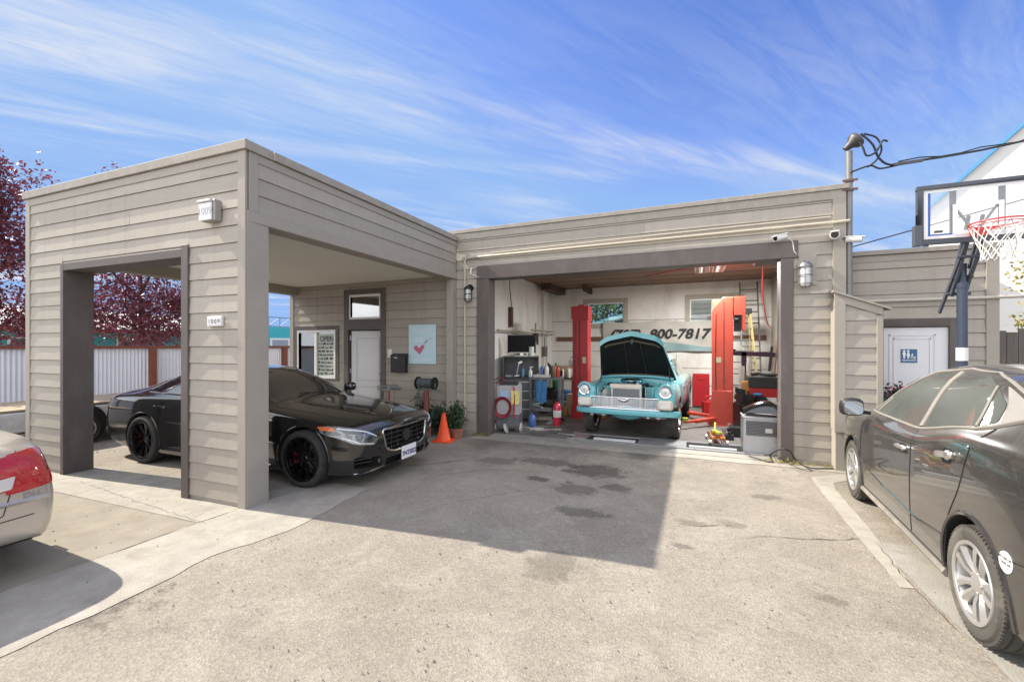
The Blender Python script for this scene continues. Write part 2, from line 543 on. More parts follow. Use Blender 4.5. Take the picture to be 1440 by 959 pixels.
def slab(name, pts, mat, z=.004, jag=0, step=.12):
    """thin sheet; jag gives a broken edge"""
    rr = random.Random(len(pts) * 7 + int(abs(pts[0][0]) * 100))
    out = []
    for i, p in enumerate(pts):
        q = pts[(i + 1) % len(pts)]
        d = (Vector(q) - Vector(p)); n = max(1, int(d.length / step)) if jag else 1
        nrm = Vector((-d.y, d.x)).normalized()
        for j in range(n):
            t = j / n
            w = Vector(p) + d * t
            if jag and j: w = w + nrm * rr.uniform(-jag, jag)
            out.append((w.x, w.y, z))
    m = MB(); m.quad(*out)
    return struct(m, name, mat)
# apron along the lot's left side, walk under the canopy front, slab where the silver sedan stands
slab('concrete_gutter', [(-4.56, -3), (-3.68, -3), (-3.70, .4), (-3.62, 1.2), (-3.66, 1.85), (-3.74, 2.35), (-3.58, 2.95), (-3.62, 3.35), (-3.72, 4.2), (-4.2, 4.24), (-4.47, 4.1), (-4.56, 2.74)], con_pale, .0045, .022, .14)
slab('concrete_walk', [(-12.5, 2.44), (-4.575, 2.74), (-4.50, 4.02), (-4.9, 3.62), (-9.2, 3.36), (-12.5, 3.2)], con_pale, .0040)
slab('concrete_slab', [(-14, -4), (-4.575, -4), (-4.575, 2.72), (-14, 2.36)], con_tan, .0040)
slab('worn_strip', [tuple(onG(u, v))[:2] for u, v in ((1140, 671), (1160, 698), (1185, 728), (1216, 766), (1266, 826), (1286, 828), (1262, 795), (1232, 756), (1206, 724), (1176, 690), (1172, 680), (1215, 672), (1215, 664))], con_white, .0040, .008, .12)
slab('concrete_gutter_right', [(1.50, -3), (2.6, -3), (2.6, 4.86), (1.47, 4.86), (1.50, 4.0), (1.535, 3.0)], con_grey, .0042, .012, .2)
slab('walk_by_restroom', [(2.0, 7.2), (4.6, 7.2), (4.6, 8.0), (2.0, 8.0)], con_grey, .0040)
# pale lip in front of the work bay
slab('bay_lip', [(-4.0, 7.28), (1.3, 7.36), (1.95, 7.30), (1.95, 7.62), (-4.0, 7.62)], concrete('lip_concrete', (.30, .28, .245), .2, .6, (.2, .17, .13)), .0050, .02, .2)

# cracks and joints
def crack(pts, w=.012, seed=0):
    rr = random.Random(seed); pts = [Vector(tuple(onG(u, v))[:2]) for u, v in pts]; fine = []
    for a, b in zip(pts, pts[1:]):
        n = max(2, int((b - a).length / .06))
        for j in range(n): fine.append(a + (b - a) * j / n + Vector((rr.gauss(0, .007), rr.gauss(0, .008))))
    fine.append(pts[-1]); up = []; dn = []
    for i, p in enumerate(fine):
        d = (fine[min(i + 1, len(fine) - 1)] - fine[max(0, i - 1)]).normalized(); nn = Vector((-d.y, d.x)); k = w * rr.uniform(.25, 1) * (min(i, len(fine) - 1 - i) > 0)
        up.append(p + nn * k * .5); dn.append(p - nn * k * .5)
    m = MB(); n = len(fine); m.add([(p.x, p.y, .0062) for p in up + dn], [(i, i + 1, n + i + 1, n + i) for i in range(n - 1)])
    struct(m, 'pavement_crack', M('crack_dark', (.085, .075, .062), .95, var=.3), merge=False)
crack([(1050, 757), (1075, 754), (1105, 756), (1125, 759), (1150, 758), (1180, 760), (1210, 757)], .013, 1)
crack([(560, 657), (610, 652), (655, 647)], .018, 2)
crack([(620, 668), (690, 660), (760, 664)], .010, 3)
crack([(940, 735), (985, 740), (1030, 738)], .012, 4)
crack([(1236, 768), (1280, 822), (1350, 890)], .010, 7)
crack([(110, 645 + 32), (200, 708), (290, 737)], .007, 8)

# ================================================================ building
WY = 7.66                       # face of the work bay and office
taupe = M('taupe_siding_paint', (.355, .325, .280), .62, var=.07, scale=3.0, bump=.10, bscale=140, dirt=.12, dirtcol=(.26, .22, .18), dscale=1.4, stretch=(1, 1, 6))
def weather(m, amt=.09, streak=.14):
    """each board its own slight tone, plus faint rain streaks down the wall"""
    nt = m.node_tree; N, L = nt.nodes, nt.links; b = N['Principled BSDF']
    src = b.inputs['Base Color'].links[0].from_socket
    geo = N.new('ShaderNodeNewGeometry')
    mr = N.new('ShaderNodeMapRange'); mr.inputs['To Min'].default_value = 1 - amt; mr.inputs['To Max'].default_value = 1 + amt
    L.new(geo.outputs['Random Per Island'], mr.inputs['Value'])
    mp = N.new('ShaderNodeMapping'); mp.inputs['Scale'].default_value = (7, 7, .35); L.new(geo.outputs['Position'], mp.inputs['Vector'])
    n = N.new('ShaderNodeTexNoise'); n.inputs['Scale'].default_value = 1; n.inputs['Detail'].default_value = 7; n.inputs['Roughness'].default_value = .7; L.new(mp.outputs[0], n.inputs['Vector'])
    m2 = N.new('ShaderNodeMapRange'); m2.inputs['From Min'].default_value = .50; m2.inputs['From Max'].default_value = .75; m2.inputs['To Min'].default_value = 1.0; m2.inputs['To Max'].default_value = 1 - streak
    L.new(n.outputs['Fac'], m2.inputs['Value'])
    mu = N.new('ShaderNodeMath'); mu.operation = 'MULTIPLY'; L.new(mr.outputs[0], mu.inputs[0]); L.new(m2.outputs[0], mu.inputs[1])
    vm = N.new('ShaderNodeVectorMath'); vm.operation = 'SCALE'; L.new(src, vm.inputs[0]); L.new(mu.outputs[0], vm.inputs['Scale'])
    L.new(vm.outputs[0], b.inputs['Base Color'])
weather(taupe)
taupe_trim = M('taupe_trim_paint', (.325, .298, .258), .6, var=.07, scale=2.5, bump=.12, bscale=160, dirt=.15, dirtcol=(.24, .2, .17), dscale=2)
brown = M('brown_trim_paint', (.098, .082, .078), .55, var=.12, scale=3, bump=.25, bscale=120, dirt=.35, dirtcol=(.20, .18, .165), dscale=5, stretch=(1, 1, .4))
cap_m = M('weathered_cap_paint', (.30, .275, .24), .6, var=.12, scale=6, dirt=.4, dirtcol=(.5, .47, .42), dscale=8)
cream = M('cream_soffit_paint', (.74, .715, .64), .7, var=.05, scale=1.2, bump=.05, dirt=.10, dirtcol=(.5, .44, .33), dscale=1.2)
white_trim = M('white_window_vinyl', (.78, .78, .76), .4, var=.03)
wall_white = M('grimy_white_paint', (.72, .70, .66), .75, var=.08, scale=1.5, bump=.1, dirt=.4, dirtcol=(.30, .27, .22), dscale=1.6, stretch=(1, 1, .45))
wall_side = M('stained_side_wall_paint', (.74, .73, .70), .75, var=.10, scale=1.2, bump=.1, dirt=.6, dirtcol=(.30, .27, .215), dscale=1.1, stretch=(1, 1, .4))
ceil_wood = M('brown_ceiling_board', (.25, .155, .11), .8, var=.2, scale=2, dirt=.5, dirtcol=(.10, .065, .05), dscale=3, stretch=(.3, 2, 1))
shop_floor = M('oily_shop_floor', (.17, .155, .145), .55, var=.22, scale=2.2, bump=.2, dirt=.8, dirtcol=(.045, .042, .04), dscale=1.5)
dark_gap = M('dark_gap', (.02, .02, .02), .9, var=0)
pane_clear = glass_mat('clear_window_glass', (.86, .93, .93), .06)
pane_sky = glass_mat('reflecting_window_glass', (.35, .38, .38), .45)
door_white = M('white_door_paint', (.66, .67, .69), .45, var=.04, scale=2)

def Tw(x, y, rz=0.0):
    return Matrix.Translation((x, y, 0)) @ Matrix.Rotation(rz, 4, 'Z')

lap_shade = M('lap_shade_line', (.17, .152, .132), .9, var=.1)  # dark strip painting in the contact shade under each lap
def siding(mb, x0, x1, z0, z1, holes=(), reveal=.19, t=.011, seed=1, joints=True):
    """lap boards on the plane y=0 facing -Y; each board leans out at its foot"""
    mb.use(taupe); rr = random.Random(seed)
    n = int(math.ceil((z1 - z0) / reveal))
    for i in range(n):
        a = z0 + i * reveal; b = min(a + reveal, z1)
        segs = [(x0, x1, a, b)]
        for (hx0, hx1, hz0, hz1) in holes:
            nx = []
            for (sx0, sx1, sa, sb) in segs:
                if hx1 <= sx0 or hx0 >= sx1 or hz1 <= sa or hz0 >= sb:
                    nx.append((sx0, sx1, sa, sb)); continue
                if sx0 < hx0: nx.append((sx0, hx0, sa, sb))
                if sx1 > hx1: nx.append((hx1, sx1, sa, sb))
                m0, m1 = max(sx0, hx0), min(sx1, hx1)
                if sa < hz0: nx.append((m0, m1, sa, hz0))
                if sb > hz1: nx.append((m0, m1, hz1, sb))
            segs = nx
        tt0 = t * 1.2 * rr.uniform(.85, 1.15); b2 = b - .007
        ph = rr.uniform(0, 9)
        for (sx0, sx1, sa, sb) in segs:
            cuts = [sx0, sx1]
            if joints and sx1 - sx0 > 2.0:
                cj = sx0 + rr.uniform(.6, 2.4)
                while cj < sx1 - .4:
                    cuts.insert(-1, cj); cj += rr.uniform(1.8, 3.6)
            for ci in range(len(cuts) - 1):
                c0 = cuts[ci] + (.0012 if ci else 0); c1 = cuts[ci+1] - (.0012 if ci < len(cuts) - 2 else 0)
                tt = tt0 * rr.uniform(.90, 1.10); sag = rr.uniform(-.0015, .0015)
                k = max(1, int((c1 - c0) / .35))
                vs = []
                for j in range(k + 1):
                    x = c0 + (c1 - c0) * j / k
                    w = .0011 * math.sin(x * 2.3 + ph) + .0007 * math.sin(x * 5.7 + ph * 2)
                    def yy(z): return -(tt + w) * (1 - (z - a) / reveal) - .004
                    vs += [(x, 0, sa), (x, yy(sa), sa), (x, yy(min(sb, b2)), min(sb, b2)), (x, 0, min(sb, b2))]
                fs = []
                for j in range(k):
                    o = 4 * j; p = o + 4
                    fs += [(o+1, p+1, p+2, o+2), (o, p, p+1, o+1), (o+2, p+2, p+3, o+3)]
                e = 4 * k
                fs += [(0, 1, 2, 3), (e, e+3, e+2, e+1)]
                mb.add(vs, fs)
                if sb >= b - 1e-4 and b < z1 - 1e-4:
                    mb.use(lap_shade).add([(c0, -.0025, b2 - .003), (c1, -.0025, b2 - .003), (c1, -.0025, b), (c0, -.0025, b)], [(0, 1, 2, 3)]); mb.use(taupe)

bld = thing('garage_building', 'single storey taupe clapboard auto shop with flat parapet, open work bay and drive-through canopy', 'building', (-3.5, 9, 0))

# --- work bay face
HB = (-4.0, 1.32, -1, 3.33)
s = MB(Tw(0, WY)); siding(s, -4.485, 1.83, .07, 4.03, [HB], seed=3)
s.build('siding', taupe, bld, fixn=True, merge=False)
w = MB()
w.bx(-4.76, -3.80, WY, WY + .2, .0, 4.03).bx(1.20, 1.965, WY, WY + .2, 0, 4.03).bx(-3.80, 1.20, WY, WY + .2, 3.12, 4.03)
w.build('front_wall', taupe, bld)
w = MB(); w.bx(-4.485, -3.99, WY - .03, WY - .001, 0, .066).bx(1.32, 1.97, WY - .03, WY - .001, 0, .066)
w.build_split('concrete_footing', con_grey, bld)
w = MB(); w.bx(1.83, 1.99, WY - .030, WY - .001, .07, 4.03).bx(1.967, 1.992, WY, WY + .14, .07, 4.03)
w.build_split('corner_board', taupe_trim, bld, bevel=.003)
w = MB(); w.bx(-4.8, 2.02, WY - .055, WY + .22, 4.034, 4.105).bx(-4.76, 1.99, WY - .032, WY - .002, 3.90, 4.032)
w.bx(1.95, 2.02, WY + .22, 13.9, 4.034, 4.105).bx(-4.8, -4.72, WY + .22, 13.9, 4.034, 4.105)
w.build_split('parapet_cap', cap_m, bld, bevel=.004)
w = MB()
w.bx(-4.015, -3.754, WY - .042, WY + .26, 0, 3.084)
w.bx(1.172, 1.34, WY - .042, WY + .26, 0, 3.084)
w.bx(-4.015, 1.40, WY - .044, WY + .26, 3.086, 3.347)
w.build('bay_door_frame', brown, bld, bevel=.006)
# --- shell and interior of the bay
YB, XL, XR, ZC = 13.6, -4.38, 1.88, 3.60
wl = [onY(826, 427, YB), onY(877, 455, YB)]
wr_ = [onY(970, 421, YB), onY(1034, 452, YB)]
wins = [(wl[0].x, wl[1].x, wl[1].z, wl[0].z), (wr_[0].x, wr_[1].x, wr_[1].z, wr_[0].z)]
w = MB()
(a0, a1, a2, a3), (b0, b1, b2, b3) = wins
w.bx(XL - .2, a0, YB, YB + .2, 0, 4.03).bx(a0, a1, YB, YB + .2, 0, a2).bx(a0, a1, YB, YB + .2, a3, 4.03)
w.bx(a1, b0, YB, YB + .2, 0, 4.03).bx(b0, b1, YB, YB + .2, 0, b2).bx(b0, b1, YB, YB + .2, b3, 4.03).bx(b1, 1.965, YB, YB + .2, 0, 4.03)
w.use(wall_white)
back = w.build('back_wall', wall_white, bld)
w = MB()   # panel joints and battens of the back wall
for z in (.62, 1.12, 1.60, 2.55): w.bx(XL, XR, YB - .006, YB - .0005, z, z + .012)
for x in (-3.2, -1.9, -.55, .75): w.bx(x, x + .010, YB - .005, YB - .0005, 0, 2.55)
w.build('wall_seam', M('dark_seam', (.12, .10, .085), .9), bld)
w = MB()
for (x0, x1, z0, z1) in wins:
    for q in ((x0 - .13, x0, z0 - .13, z1 + .13), (x1, x1 + .13, z0 - .13, z1 + .13), (x0, x1, z1, z1 + .13), (x0, x1, z0 - .13, z0)):
        w.bx(q[0], q[1], YB - .03, YB - .001, q[2], q[3])
w.build_split('window_surround', M('beige_surround_paint', (.40, .36, .30), .7), bld)
for k, (x0, x1, z0, z1) in enumerate(wins):
    f = MB()
    for q in ((x0, x0 + .035, z0, z1), (x1 - .035, x1, z0, z1), (x0 + .035, x1 - .035, z1 - .035, z1), (x0 + .035, x1 - .035, z0, z0 + .035)):
        f.bx(q[0] + .001, q[1] - .001, YB + .02, YB + .08, q[2] + .001, q[3] - .001)
    if k: f.bx((x0 + x1)/2 - .02, (x0 + x1)/2 + .02, YB + .022, YB + .078, z0 + .036, z1 - .036)
    fo = f.build('window', white_trim, bld)
    p = MB(); p.bx(x0 + .03, x1 - .03, YB + .045, YB + .05, z0 + .03, z1 - .03)
    p.build('pane', pane_clear, fo)
w = MB(); w.bx(XL - .2, XL, WY + .2, YB, 0, 4.03)
w.build('side_wall', wall_side, bld)
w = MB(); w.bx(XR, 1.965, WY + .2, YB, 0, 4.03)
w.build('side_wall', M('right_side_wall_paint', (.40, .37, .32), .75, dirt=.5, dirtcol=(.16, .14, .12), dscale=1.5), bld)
w = MB(); w.bx(XL, XR, WY + .26, YB, ZC, ZC + .06).bx(XL, XR, WY + .2, WY + .26, 3.35, ZC + .06)
w.build('ceiling', ceil_wood, bld)
w = MB()
for i in range(8):
    y = 8.3 + i * .72
    w.bx(XL, XR, y, y + .008, ZC - .006, ZC - .0005)
for x in (-2.8, -1.2, .4): w.bx(x, x + .008, WY + .3, YB, ZC - .005, ZC - .0005)
w.bx(-4.2, -3.9, 12.0, 13.55, ZC - .18, ZC - .007).bx(-3.1, -3.02, 12.6, 13.55, ZC - .2, ZC - .007)
w.build_split('ceiling_batten', M('dark_batten', (.09, .055, .04), .85), bld)
# narrow ledges, rail and pipe runs on the interior walls
w = MB(); w.bx(-4.2, -1.95, YB - .05, YB - .007, 1.93, 2.06).bx(.55, 1.75, YB - .05, YB - .007, 1.93, 2.06)
w.build_split('wall_rail', M('brown_rail_wood', (.16, .085, .055), .8, var=.2), bld)
w = MB()
w.cyl((XL + .06, 9.3, 2.15), (XL + .06, YB - .05, 2.15), .022).cyl((XL + .06, 11.6, 2.24), (XL + .06, YB - .05, 2.24), .018)
w.cyl((XL + .05, 12.6, .9), (XL + .05, 12.6, 3.55), .02).cyl((XL + .05, 12.95, .9), (XL + .05, 12.95, 2.2), .016)
w.build('pipe_run', M('painted_pipe', (.5, .47, .41), .5, dirt=.3), bld)
w = MB(); w.bx(XL, XL + .012, 7.95, 13.3, 2.075, 2.10)
w.build('wall_ledge', M('dark_seam2', (.22, .19, .16), .9), bld)
w = MB(); w.bx(XL, XL + .09, 10.02, 10.14, 2.25, 2.75)
w.build_split('wall_block', M('dark_red_wood', (.10, .04, .035), .7), bld)
# --- floor of the bay
fl = MB(); fl.bx(XL, XR, WY + .27, YB, -.1, .006)
struct(fl, 'bay_floor', shop_floor)
fl = MB(); fl.bx(-3.754, 1.172, WY - .02, WY + .265, -.1, .007)
struct(fl, 'bay_threshold', con_grey)

# --- office wall and its openings (same plane as the bay)
DX0, DX1 = -7.46, -6.28          # brown door surround
zdoor = 2.13
holes = [(DX0, DX1, -1, 3.05), (-9.04, -7.62, .95, 2.24)]
s = MB(Tw(0, WY)); siding(s, -9.07, -4.64, .07, 3.20, holes, seed=8)
s.build('siding', taupe, bld, merge=False)
w = MB()
w.bx(-9.17, -8.96, WY, WY + .15, 0, 3.9).bx(-8.96, -7.72, WY, WY + .15, 0, .98).bx(-8.96, -7.72, WY, WY + .15, 2.2, 3.9)
w.bx(-7.72, -7.36, WY, WY + .15, 0, 3.9).bx(-7.36, -6.38, WY, WY + .15, 3.0, 3.9).bx(-6.38, -4.762, WY, WY + .15, 0, 3.9)
w.build('office_wall', taupe, bld)
w = MB(); w.bx(-9.19, -9.07, WY - .03, WY - .001, 0, 3.12).bx(-9.195, -9.172, WY, WY + .12, 0, 3.12)
w.bx(-4.64, -4.492, WY - .16, WY - .001, 0, 3.11)
w.build_split('corner_board', taupe_trim, bld, bevel=.003)
w = MB()
w.bx(DX0, DX0 + .13, WY - .035, WY + .12, 0, 3.05).bx(DX1 - .13, DX1, WY - .035, WY + .12, 0, 3.05)
w.bx(DX0 + .13, DX1 - .13, WY - .034, WY + .12, 2.93, 3.05).bx(DX0 + .13, DX1 - .13, WY - .034, WY + .12, zdoor, zdoor + .24)
w.build('door_surround', brown, bld, bevel=.003)
# open door leaf, hinged at the left and swung a little inwards
ox0, ox1 = DX0 + .14, DX1 - .14
wd = ox1 - ox0
Td = Matrix.Translation((ox0 + .04, WY + .02, 0)) @ Matrix.Rotation(R(9), 4, 'Z')
d = MB(Td); d.bx(0, wd - .05, 0, .045, .02, zdoor - .02)
leaf = d.build('entry_door', door_white, bld, bevel=.003)
d = MB(Td)
for (z0, z1) in ((.2, .85), (.98, 1.95)):
    for q in ((.13, wd - .18, z0, z0 + .02), (.13, wd - .18, z1 - .02, z1), (.13, .15, z0, z1), (wd - .2, wd - .18, z0, z1)):
        d.bx(q[0], q[1], -.008, -.0005, q[2], q[3])
d.build('moulding', M('grey_blue_moulding', (.50, .53, .58), .45), leaf)
d = MB(Td)
for z in (1.0, 1.14): d.cyl((wd - .12, -.045, z), (wd - .12, 0, z), .028)
d.build_split('handle', M('black_hardware', (.02, .02, .02), .35), leaf)
d = MB()
for z in (.35, 1.15, 1.9): d.bx(ox0 + .005, ox0 + .03, WY + .0, WY + .03, z, z + .1)
d.build_split('hinge', M('brushed_metal', (.55, .55, .53), .35, 1.0), leaf)
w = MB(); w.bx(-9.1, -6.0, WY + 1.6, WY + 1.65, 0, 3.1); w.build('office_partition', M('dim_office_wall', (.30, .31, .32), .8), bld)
w = MB(); w.bx(-9.1, -4.6, WY + .16, WY + 1.6, -.05, .01); w.build('office_floor', M('office_floor_vinyl', (.2, .19, .18), .5), bld)
# transom
f = MB()
tx0, tx1, tz0, tz1 = ox0 - .01, ox1 + .01, zdoor + .24, 2.93
for q in ((tx0, tx0 + .05, tz0, tz1), (tx1 - .05, tx1, tz0, tz1), (tx0 + .05, tx1 - .05, tz0, tz0 + .05), (tx0 + .05, tx1 - .05, tz1 - .05, tz1)):
    f.bx(q[0], q[1], WY - .012, WY + .05, q[2], q[3])
fo = f.build('transom_window', white_trim, bld)
p = MB(); p.bx(tx0 + .04, tx1 - .04, WY + .018, WY + .024, tz0 + .04, tz1 - .04); p.build('pane', pane_sky, fo)
# sliding window with brown surround
w = MB(); w.bx(-9.04, -7.62, WY - .03, WY + .02, 2.15, 2.24).bx(-7.72, -7.62, WY - .03, WY + .02, .95, 2.15).bx(-9.04, -8.97, WY - .03, WY + .02, .95, 2.15).bx(-8.97, -7.72, WY - .029, WY + .02, .95, 1.0)
w.build_split('window_surround', brown, bld)
f = MB(); x0, x1, z0, z1 = -8.965, -7.725, 1.004, 2.146
for q in ((x0, x0 + .06, z0, z1), (x1 - .06, x1, z0, z1), (x0 + .06, x1 - .06, z0, z0 + .06), (x0 + .06, x1 - .06, z1 - .06, z1), (-8.39, -8.32, z0 + .06, z1 - .06)):
    f.bx(q[0], q[1], WY - .02, WY + .05, q[2], q[3])
fo = f.build('sliding_window', white_trim, bld)
p = MB(); p.bx(x0 + .05, x1 - .05, WY + .02, WY + .026, z0 + .05, z1 - .05); p.build('pane', glass_mat('office_window_glass', (.55, .58, .58), .22), fo)
p = MB()
vs, fs = text_geo('OPEN', .17, .001, bold=.003); p.add(vs, fs, Matrix.Translation((-8.03, WY + .0155, 1.93)))
psh = MB(); psh.bx(-8.315, -7.795, WY + .0172, WY + .0192, 1.07, 2.05); psh.build('paper_sheet', M('pale_green_paper', (.46, .50, .46), .7, var=.05), fo)
rr = random.Random(4)
for i in range(9):          # rows of lettering too small to read
    z = 1.80 - i * .088; x = -8.30
    while x < -7.82:
        l = rr.uniform(.03, .10); p.bx(x, min(x + l, -7.79), WY + .0155, WY + .0175, z, z + rr.uniform(.022, .05)); x += l + rr.uniform(.015, .05)
p.build('lettering', M('black_lettering', (.015, .015, .015), .5), fo)
# rest of the office block
w = MB(); w.bx(-9.17, -9.0, WY + .15, 13.8, 0, 3.9).bx(-9.0, -4.6, 13.62, 13.8, 0, 3.9); w.build('office_side_wall', taupe, bld)
w = MB(); w.bx(-9.2, -4.78, WY + .151, 13.82, 3.9, 3.97).bx(-4.76, 1.96, WY + .21, 13.78, 3.80, 3.86)
w.build('roof', M('grey_roof_felt', (.18, .175, .17), .9), bld)

# --- drive-through canopy
TF = Tw(-4.49, 3.18, R(2.0))
CX0 = -4.45
OX0, OX1, OZ = -3.49, -.954, 2.845
s = MB(TF); siding(s, CX0 + .09, -.10, .05, 3.88, [(OX0 - .04, OX1 + .04, -1, OZ + .08)], seed=21, t=.0105)
s.build('canopy_siding', taupe, bld, merge=False)
w = MB(TF); w.bx(CX0, OX0, 0, .26, 0, 3.88).bx(OX1, 0, 0, .26, 0, 3.88).bx(OX0, OX1, 0, .26, OZ, 3.88)
w.build('canopy_wall', taupe_trim, bld)
w = MB(TF)
w.bx(CX0 - .02, CX0 + .09, -.024, -.001, .0, 3.88).bx(-.10, .018, -.026, -.001, 0, 3.88).bx(.001, .02, 0, .262, 0, 3.24)
w.bx(CX0 + .09, -.10, -.022, -.001, 3.78, 3.878)
w.build_split('corner_board', taupe_trim, bld, bevel=.003)
w = MB(TF)
w.bx(OX0 - .05, OX0 + .018, -.035, .30, 0, OZ + .05).bx(OX1 - .066, OX1 + .05, -.035, .30, 0, OZ + .09)
w.bx(OX0 + .018, OX1 - .066, -.033, .30, OZ - .05, OZ + .05)
w.build('canopy_door_frame', brown, bld, bevel=.003)
w = MB(TF); w.bx(CX0 - .05, .05, -.05, .30, 3.882, 3.985)
w.build_split('parapet_cap', cap_m, bld, bevel=.004)
TS = Tw(-4.49, 3.18, R(90))
LS = WY - 3.18
s = MB(TS); siding(s,   .13, LS - .06, 3.245, 3.88, [], seed=31, joints=False)
s.build('canopy_siding', taupe, bld, merge=False)
w = MB(TS); w.bx(.262, LS - .17, 0, .24, 3.115, 3.88).bx(.0, LS - .012, -.022, -.0005, 3.118, 3.243).bx(.021, .13, -.022, -.0005, 3.243, 3.88).bx(.13, LS - .03, -.020, -.0005, 3.79, 3.878)
w.build('canopy_beam', taupe_trim, bld, bevel=.003)
w = MB(TS); w.bx(.31, LS - .06, -.05, .28, 3.885, 3.982)
w.build_split('parapet_cap', cap_m, bld, bevel=.004)
# left beam, soffit and deck
w = MB(); w.prism([(-8.93, 3.30), (-8.69, 3.30), (-8.93, WY - .01), (-9.17, WY - .01)], 'z', 3.0, 3.88); w.prism([(-8.97, 3.34), (-8.65, 3.34), (-8.89, WY), (-9.21, WY)], 'z', 3.885, 3.98)
w.build('canopy_beam', taupe_trim, bld, bevel=.003)
w = MB(); w.prism([(-8.685, 3.40), (-4.735, 3.46), (-4.735, WY - .04), (-8.925, WY - .04)], 'z', 3.19, 3.23)
w.build('canopy_soffit', cream, bld)
w = MB(); w.prism([(-8.685, 3.40), (-4.735, 3.46), (-4.735, WY - .01), (-8.925, WY - .01)], 'z', 3.70, 3.76)
w.build('canopy_deck', M('grey_roof_felt', (.18, .175, .17), .9), bld)

# --- meter closet on the right corner
cl = []
CYF = 7.42
c0 = onY(1171, 420, CYF); c1 = onY(1238, 440, CYF)
cx0, cx1 = 1.79, 2.33
zt0, zt1 = 2.52, 2.30
w = MB(Tw(0, CYF)); siding(w, cx0 + .13, cx1 - .06, .60, 2.26, [], seed=41, joints=False)
w.build('closet_siding', taupe, bld, merge=False)
w = MB(); w.prism([(cx0 + .01, .58), (cx1, .58), (cx1, zt1 - .09), (cx0 + .01, zt0 - .09)], 'y', CYF, WY - .035)
w.build('closet_body', taupe_trim, bld)
w = MB(); w.bx(cx0, cx0 + .13, CYF - .03, CYF - .001, .55, zt0 - .12).bx(cx1 - .06, cx1 + .01, CYF - .03, CYF - .001, .55, zt1 - .12)
w.prism([(cx0, zt0 - .12), (cx1 + .01, zt1 - .12), (cx1 + .01, zt1), (cx0, zt0)], 'y', CYF - .028, CYF - .002)
w.bx(cx0 + .02, cx0 + .16, CYF + .01, WY - .035, 0, .575).bx(cx1 - .12, cx1, CYF + .01, WY - .035, 0, .575)
w.build_split('closet_trim', taupe_trim, bld, bevel=.003)
w = MB(); w.prism([(cx0 - .02, zt0 + .002), (cx1 + .09, zt1 - .045), (cx1 + .09, zt1 - .02), (cx0 - .02, zt0 + .03)], 'y', CYF - .06, WY - .035)
w.bx(cx1 + .011, cx1 + .08, CYF - .03, CYF - .005, zt1 - .16, zt1 - .05)
w.build('closet_roof', taupe_trim, bld)

# ================================================================ restroom annex
AY = 8.0
ann = thing('restroom_annex', 'lower taupe clapboard annex with white restroom door at the right', 'building', (2.9, 9.2, 0))
ax1 = onY(1402, 400, AY).x
da, db = onY(1238, 447, AY), onY(1347, 447, AY)
zdt = 2.16
s = MB(Tw(0, AY)); siding(s, 1.995, ax1 - .12, .05, 3.10, [(da.x - .06, db.x, -1, zdt)], seed=51)
s.build('siding', taupe, ann, merge=False)
w = MB(); w.bx(1.994, da.x, AY, AY + .15, 0, 3.1).bx(da.x, db.x - .08, AY, AY + .15, zdt - .02, 3.1).bx(db.x - .08, ax1, AY, AY + .15, 0, 3.1)
w.bx(ax1 - .15, ax1, AY + .15, 12, 0, 3.1).bx(1.994, ax1 - .15, 11.85, 12, 0, 3.1)
w.build('wall', taupe, ann)
w = MB(); w.bx(ax1 - .12, ax1 + .015, AY - .028, AY - .001, 0, 3.1).bx(ax1 + .001, ax1 + .02, AY, AY + .12, 0, 3.1).bx(1.995, ax1 - .12, AY - .02, AY - .001, 3.0, 3.098)
w.build_split('corner_board', taupe_trim, ann, bevel=.003)
w = MB(); w.bx(1.994, ax1 + .05, AY - .05, 12.05, 3.104, 3.17)
w.build('roof_cap', cap_m, ann, bevel=.004)
w = MB(); w.bx(db.x - .10, db.x + .0, AY - .035, AY + .1, 0, zdt).bx(da.x - .05, db.x - .10, AY - .034, AY + .1, zdt - .12, zdt).bx(da.x - .05, da.x + .03, AY - .034, AY + .1, 0, zdt - .12)
w.build('door_frame', brown, ann, bevel=.003)
d = MB(); d.bx(da.x + .032, db.x - .102, AY + .0, AY + .05, .02, zdt - .13)
rd = d.build('restroom_door', door_white, ann)
d = MB(); ddx0, ddx1 = da.x + .10, db.x - .24
for (z0, z1) in ((1.1, 1.93), (.2, .98)):
    for k in (0, .05):
        for q in ((ddx0 + k, ddx1 - k, z0 + k, z0 + k + .016), (ddx0 + k, ddx1 - k, z1 - k - .016, z1 - k), (ddx0 + k, ddx0 + k + .016, z0 + k, z1 - k), (ddx1 - k - .016, ddx1 - k, z0 + k, z1 - k)):
            d.bx(q[0], q[1], AY - .008, AY - .0005, q[2], q[3])
d.build('moulding', door_white, rd)
d = MB(); d.cyl((db.x - .17, AY - .06, 1.0), (db.x - .17, AY, 1.0), .03); d.build_split('handle', M('black_hardware', (.02,) * 3, .35), rd)
w = MB(); w.cyl((2.02, AY - .05, onY(1195, 425, AY).z), (ax1 + .25, AY - .05, onY(1195, 425, AY).z + .0), .022)
w.build('pipe_run', M('painted_pipe', (.5, .47, .41), .5, dirt=.3), ann)
# ================================================================ cars: local X forward, Y left, Z up, origin mid-wheelbase on the ground
def eval_mesh(o):
    dg = bpy.context.evaluated_depsgraph_get(); dg.update()
    return bpy.data.meshes.new_from_object(o.evaluated_get(dg))

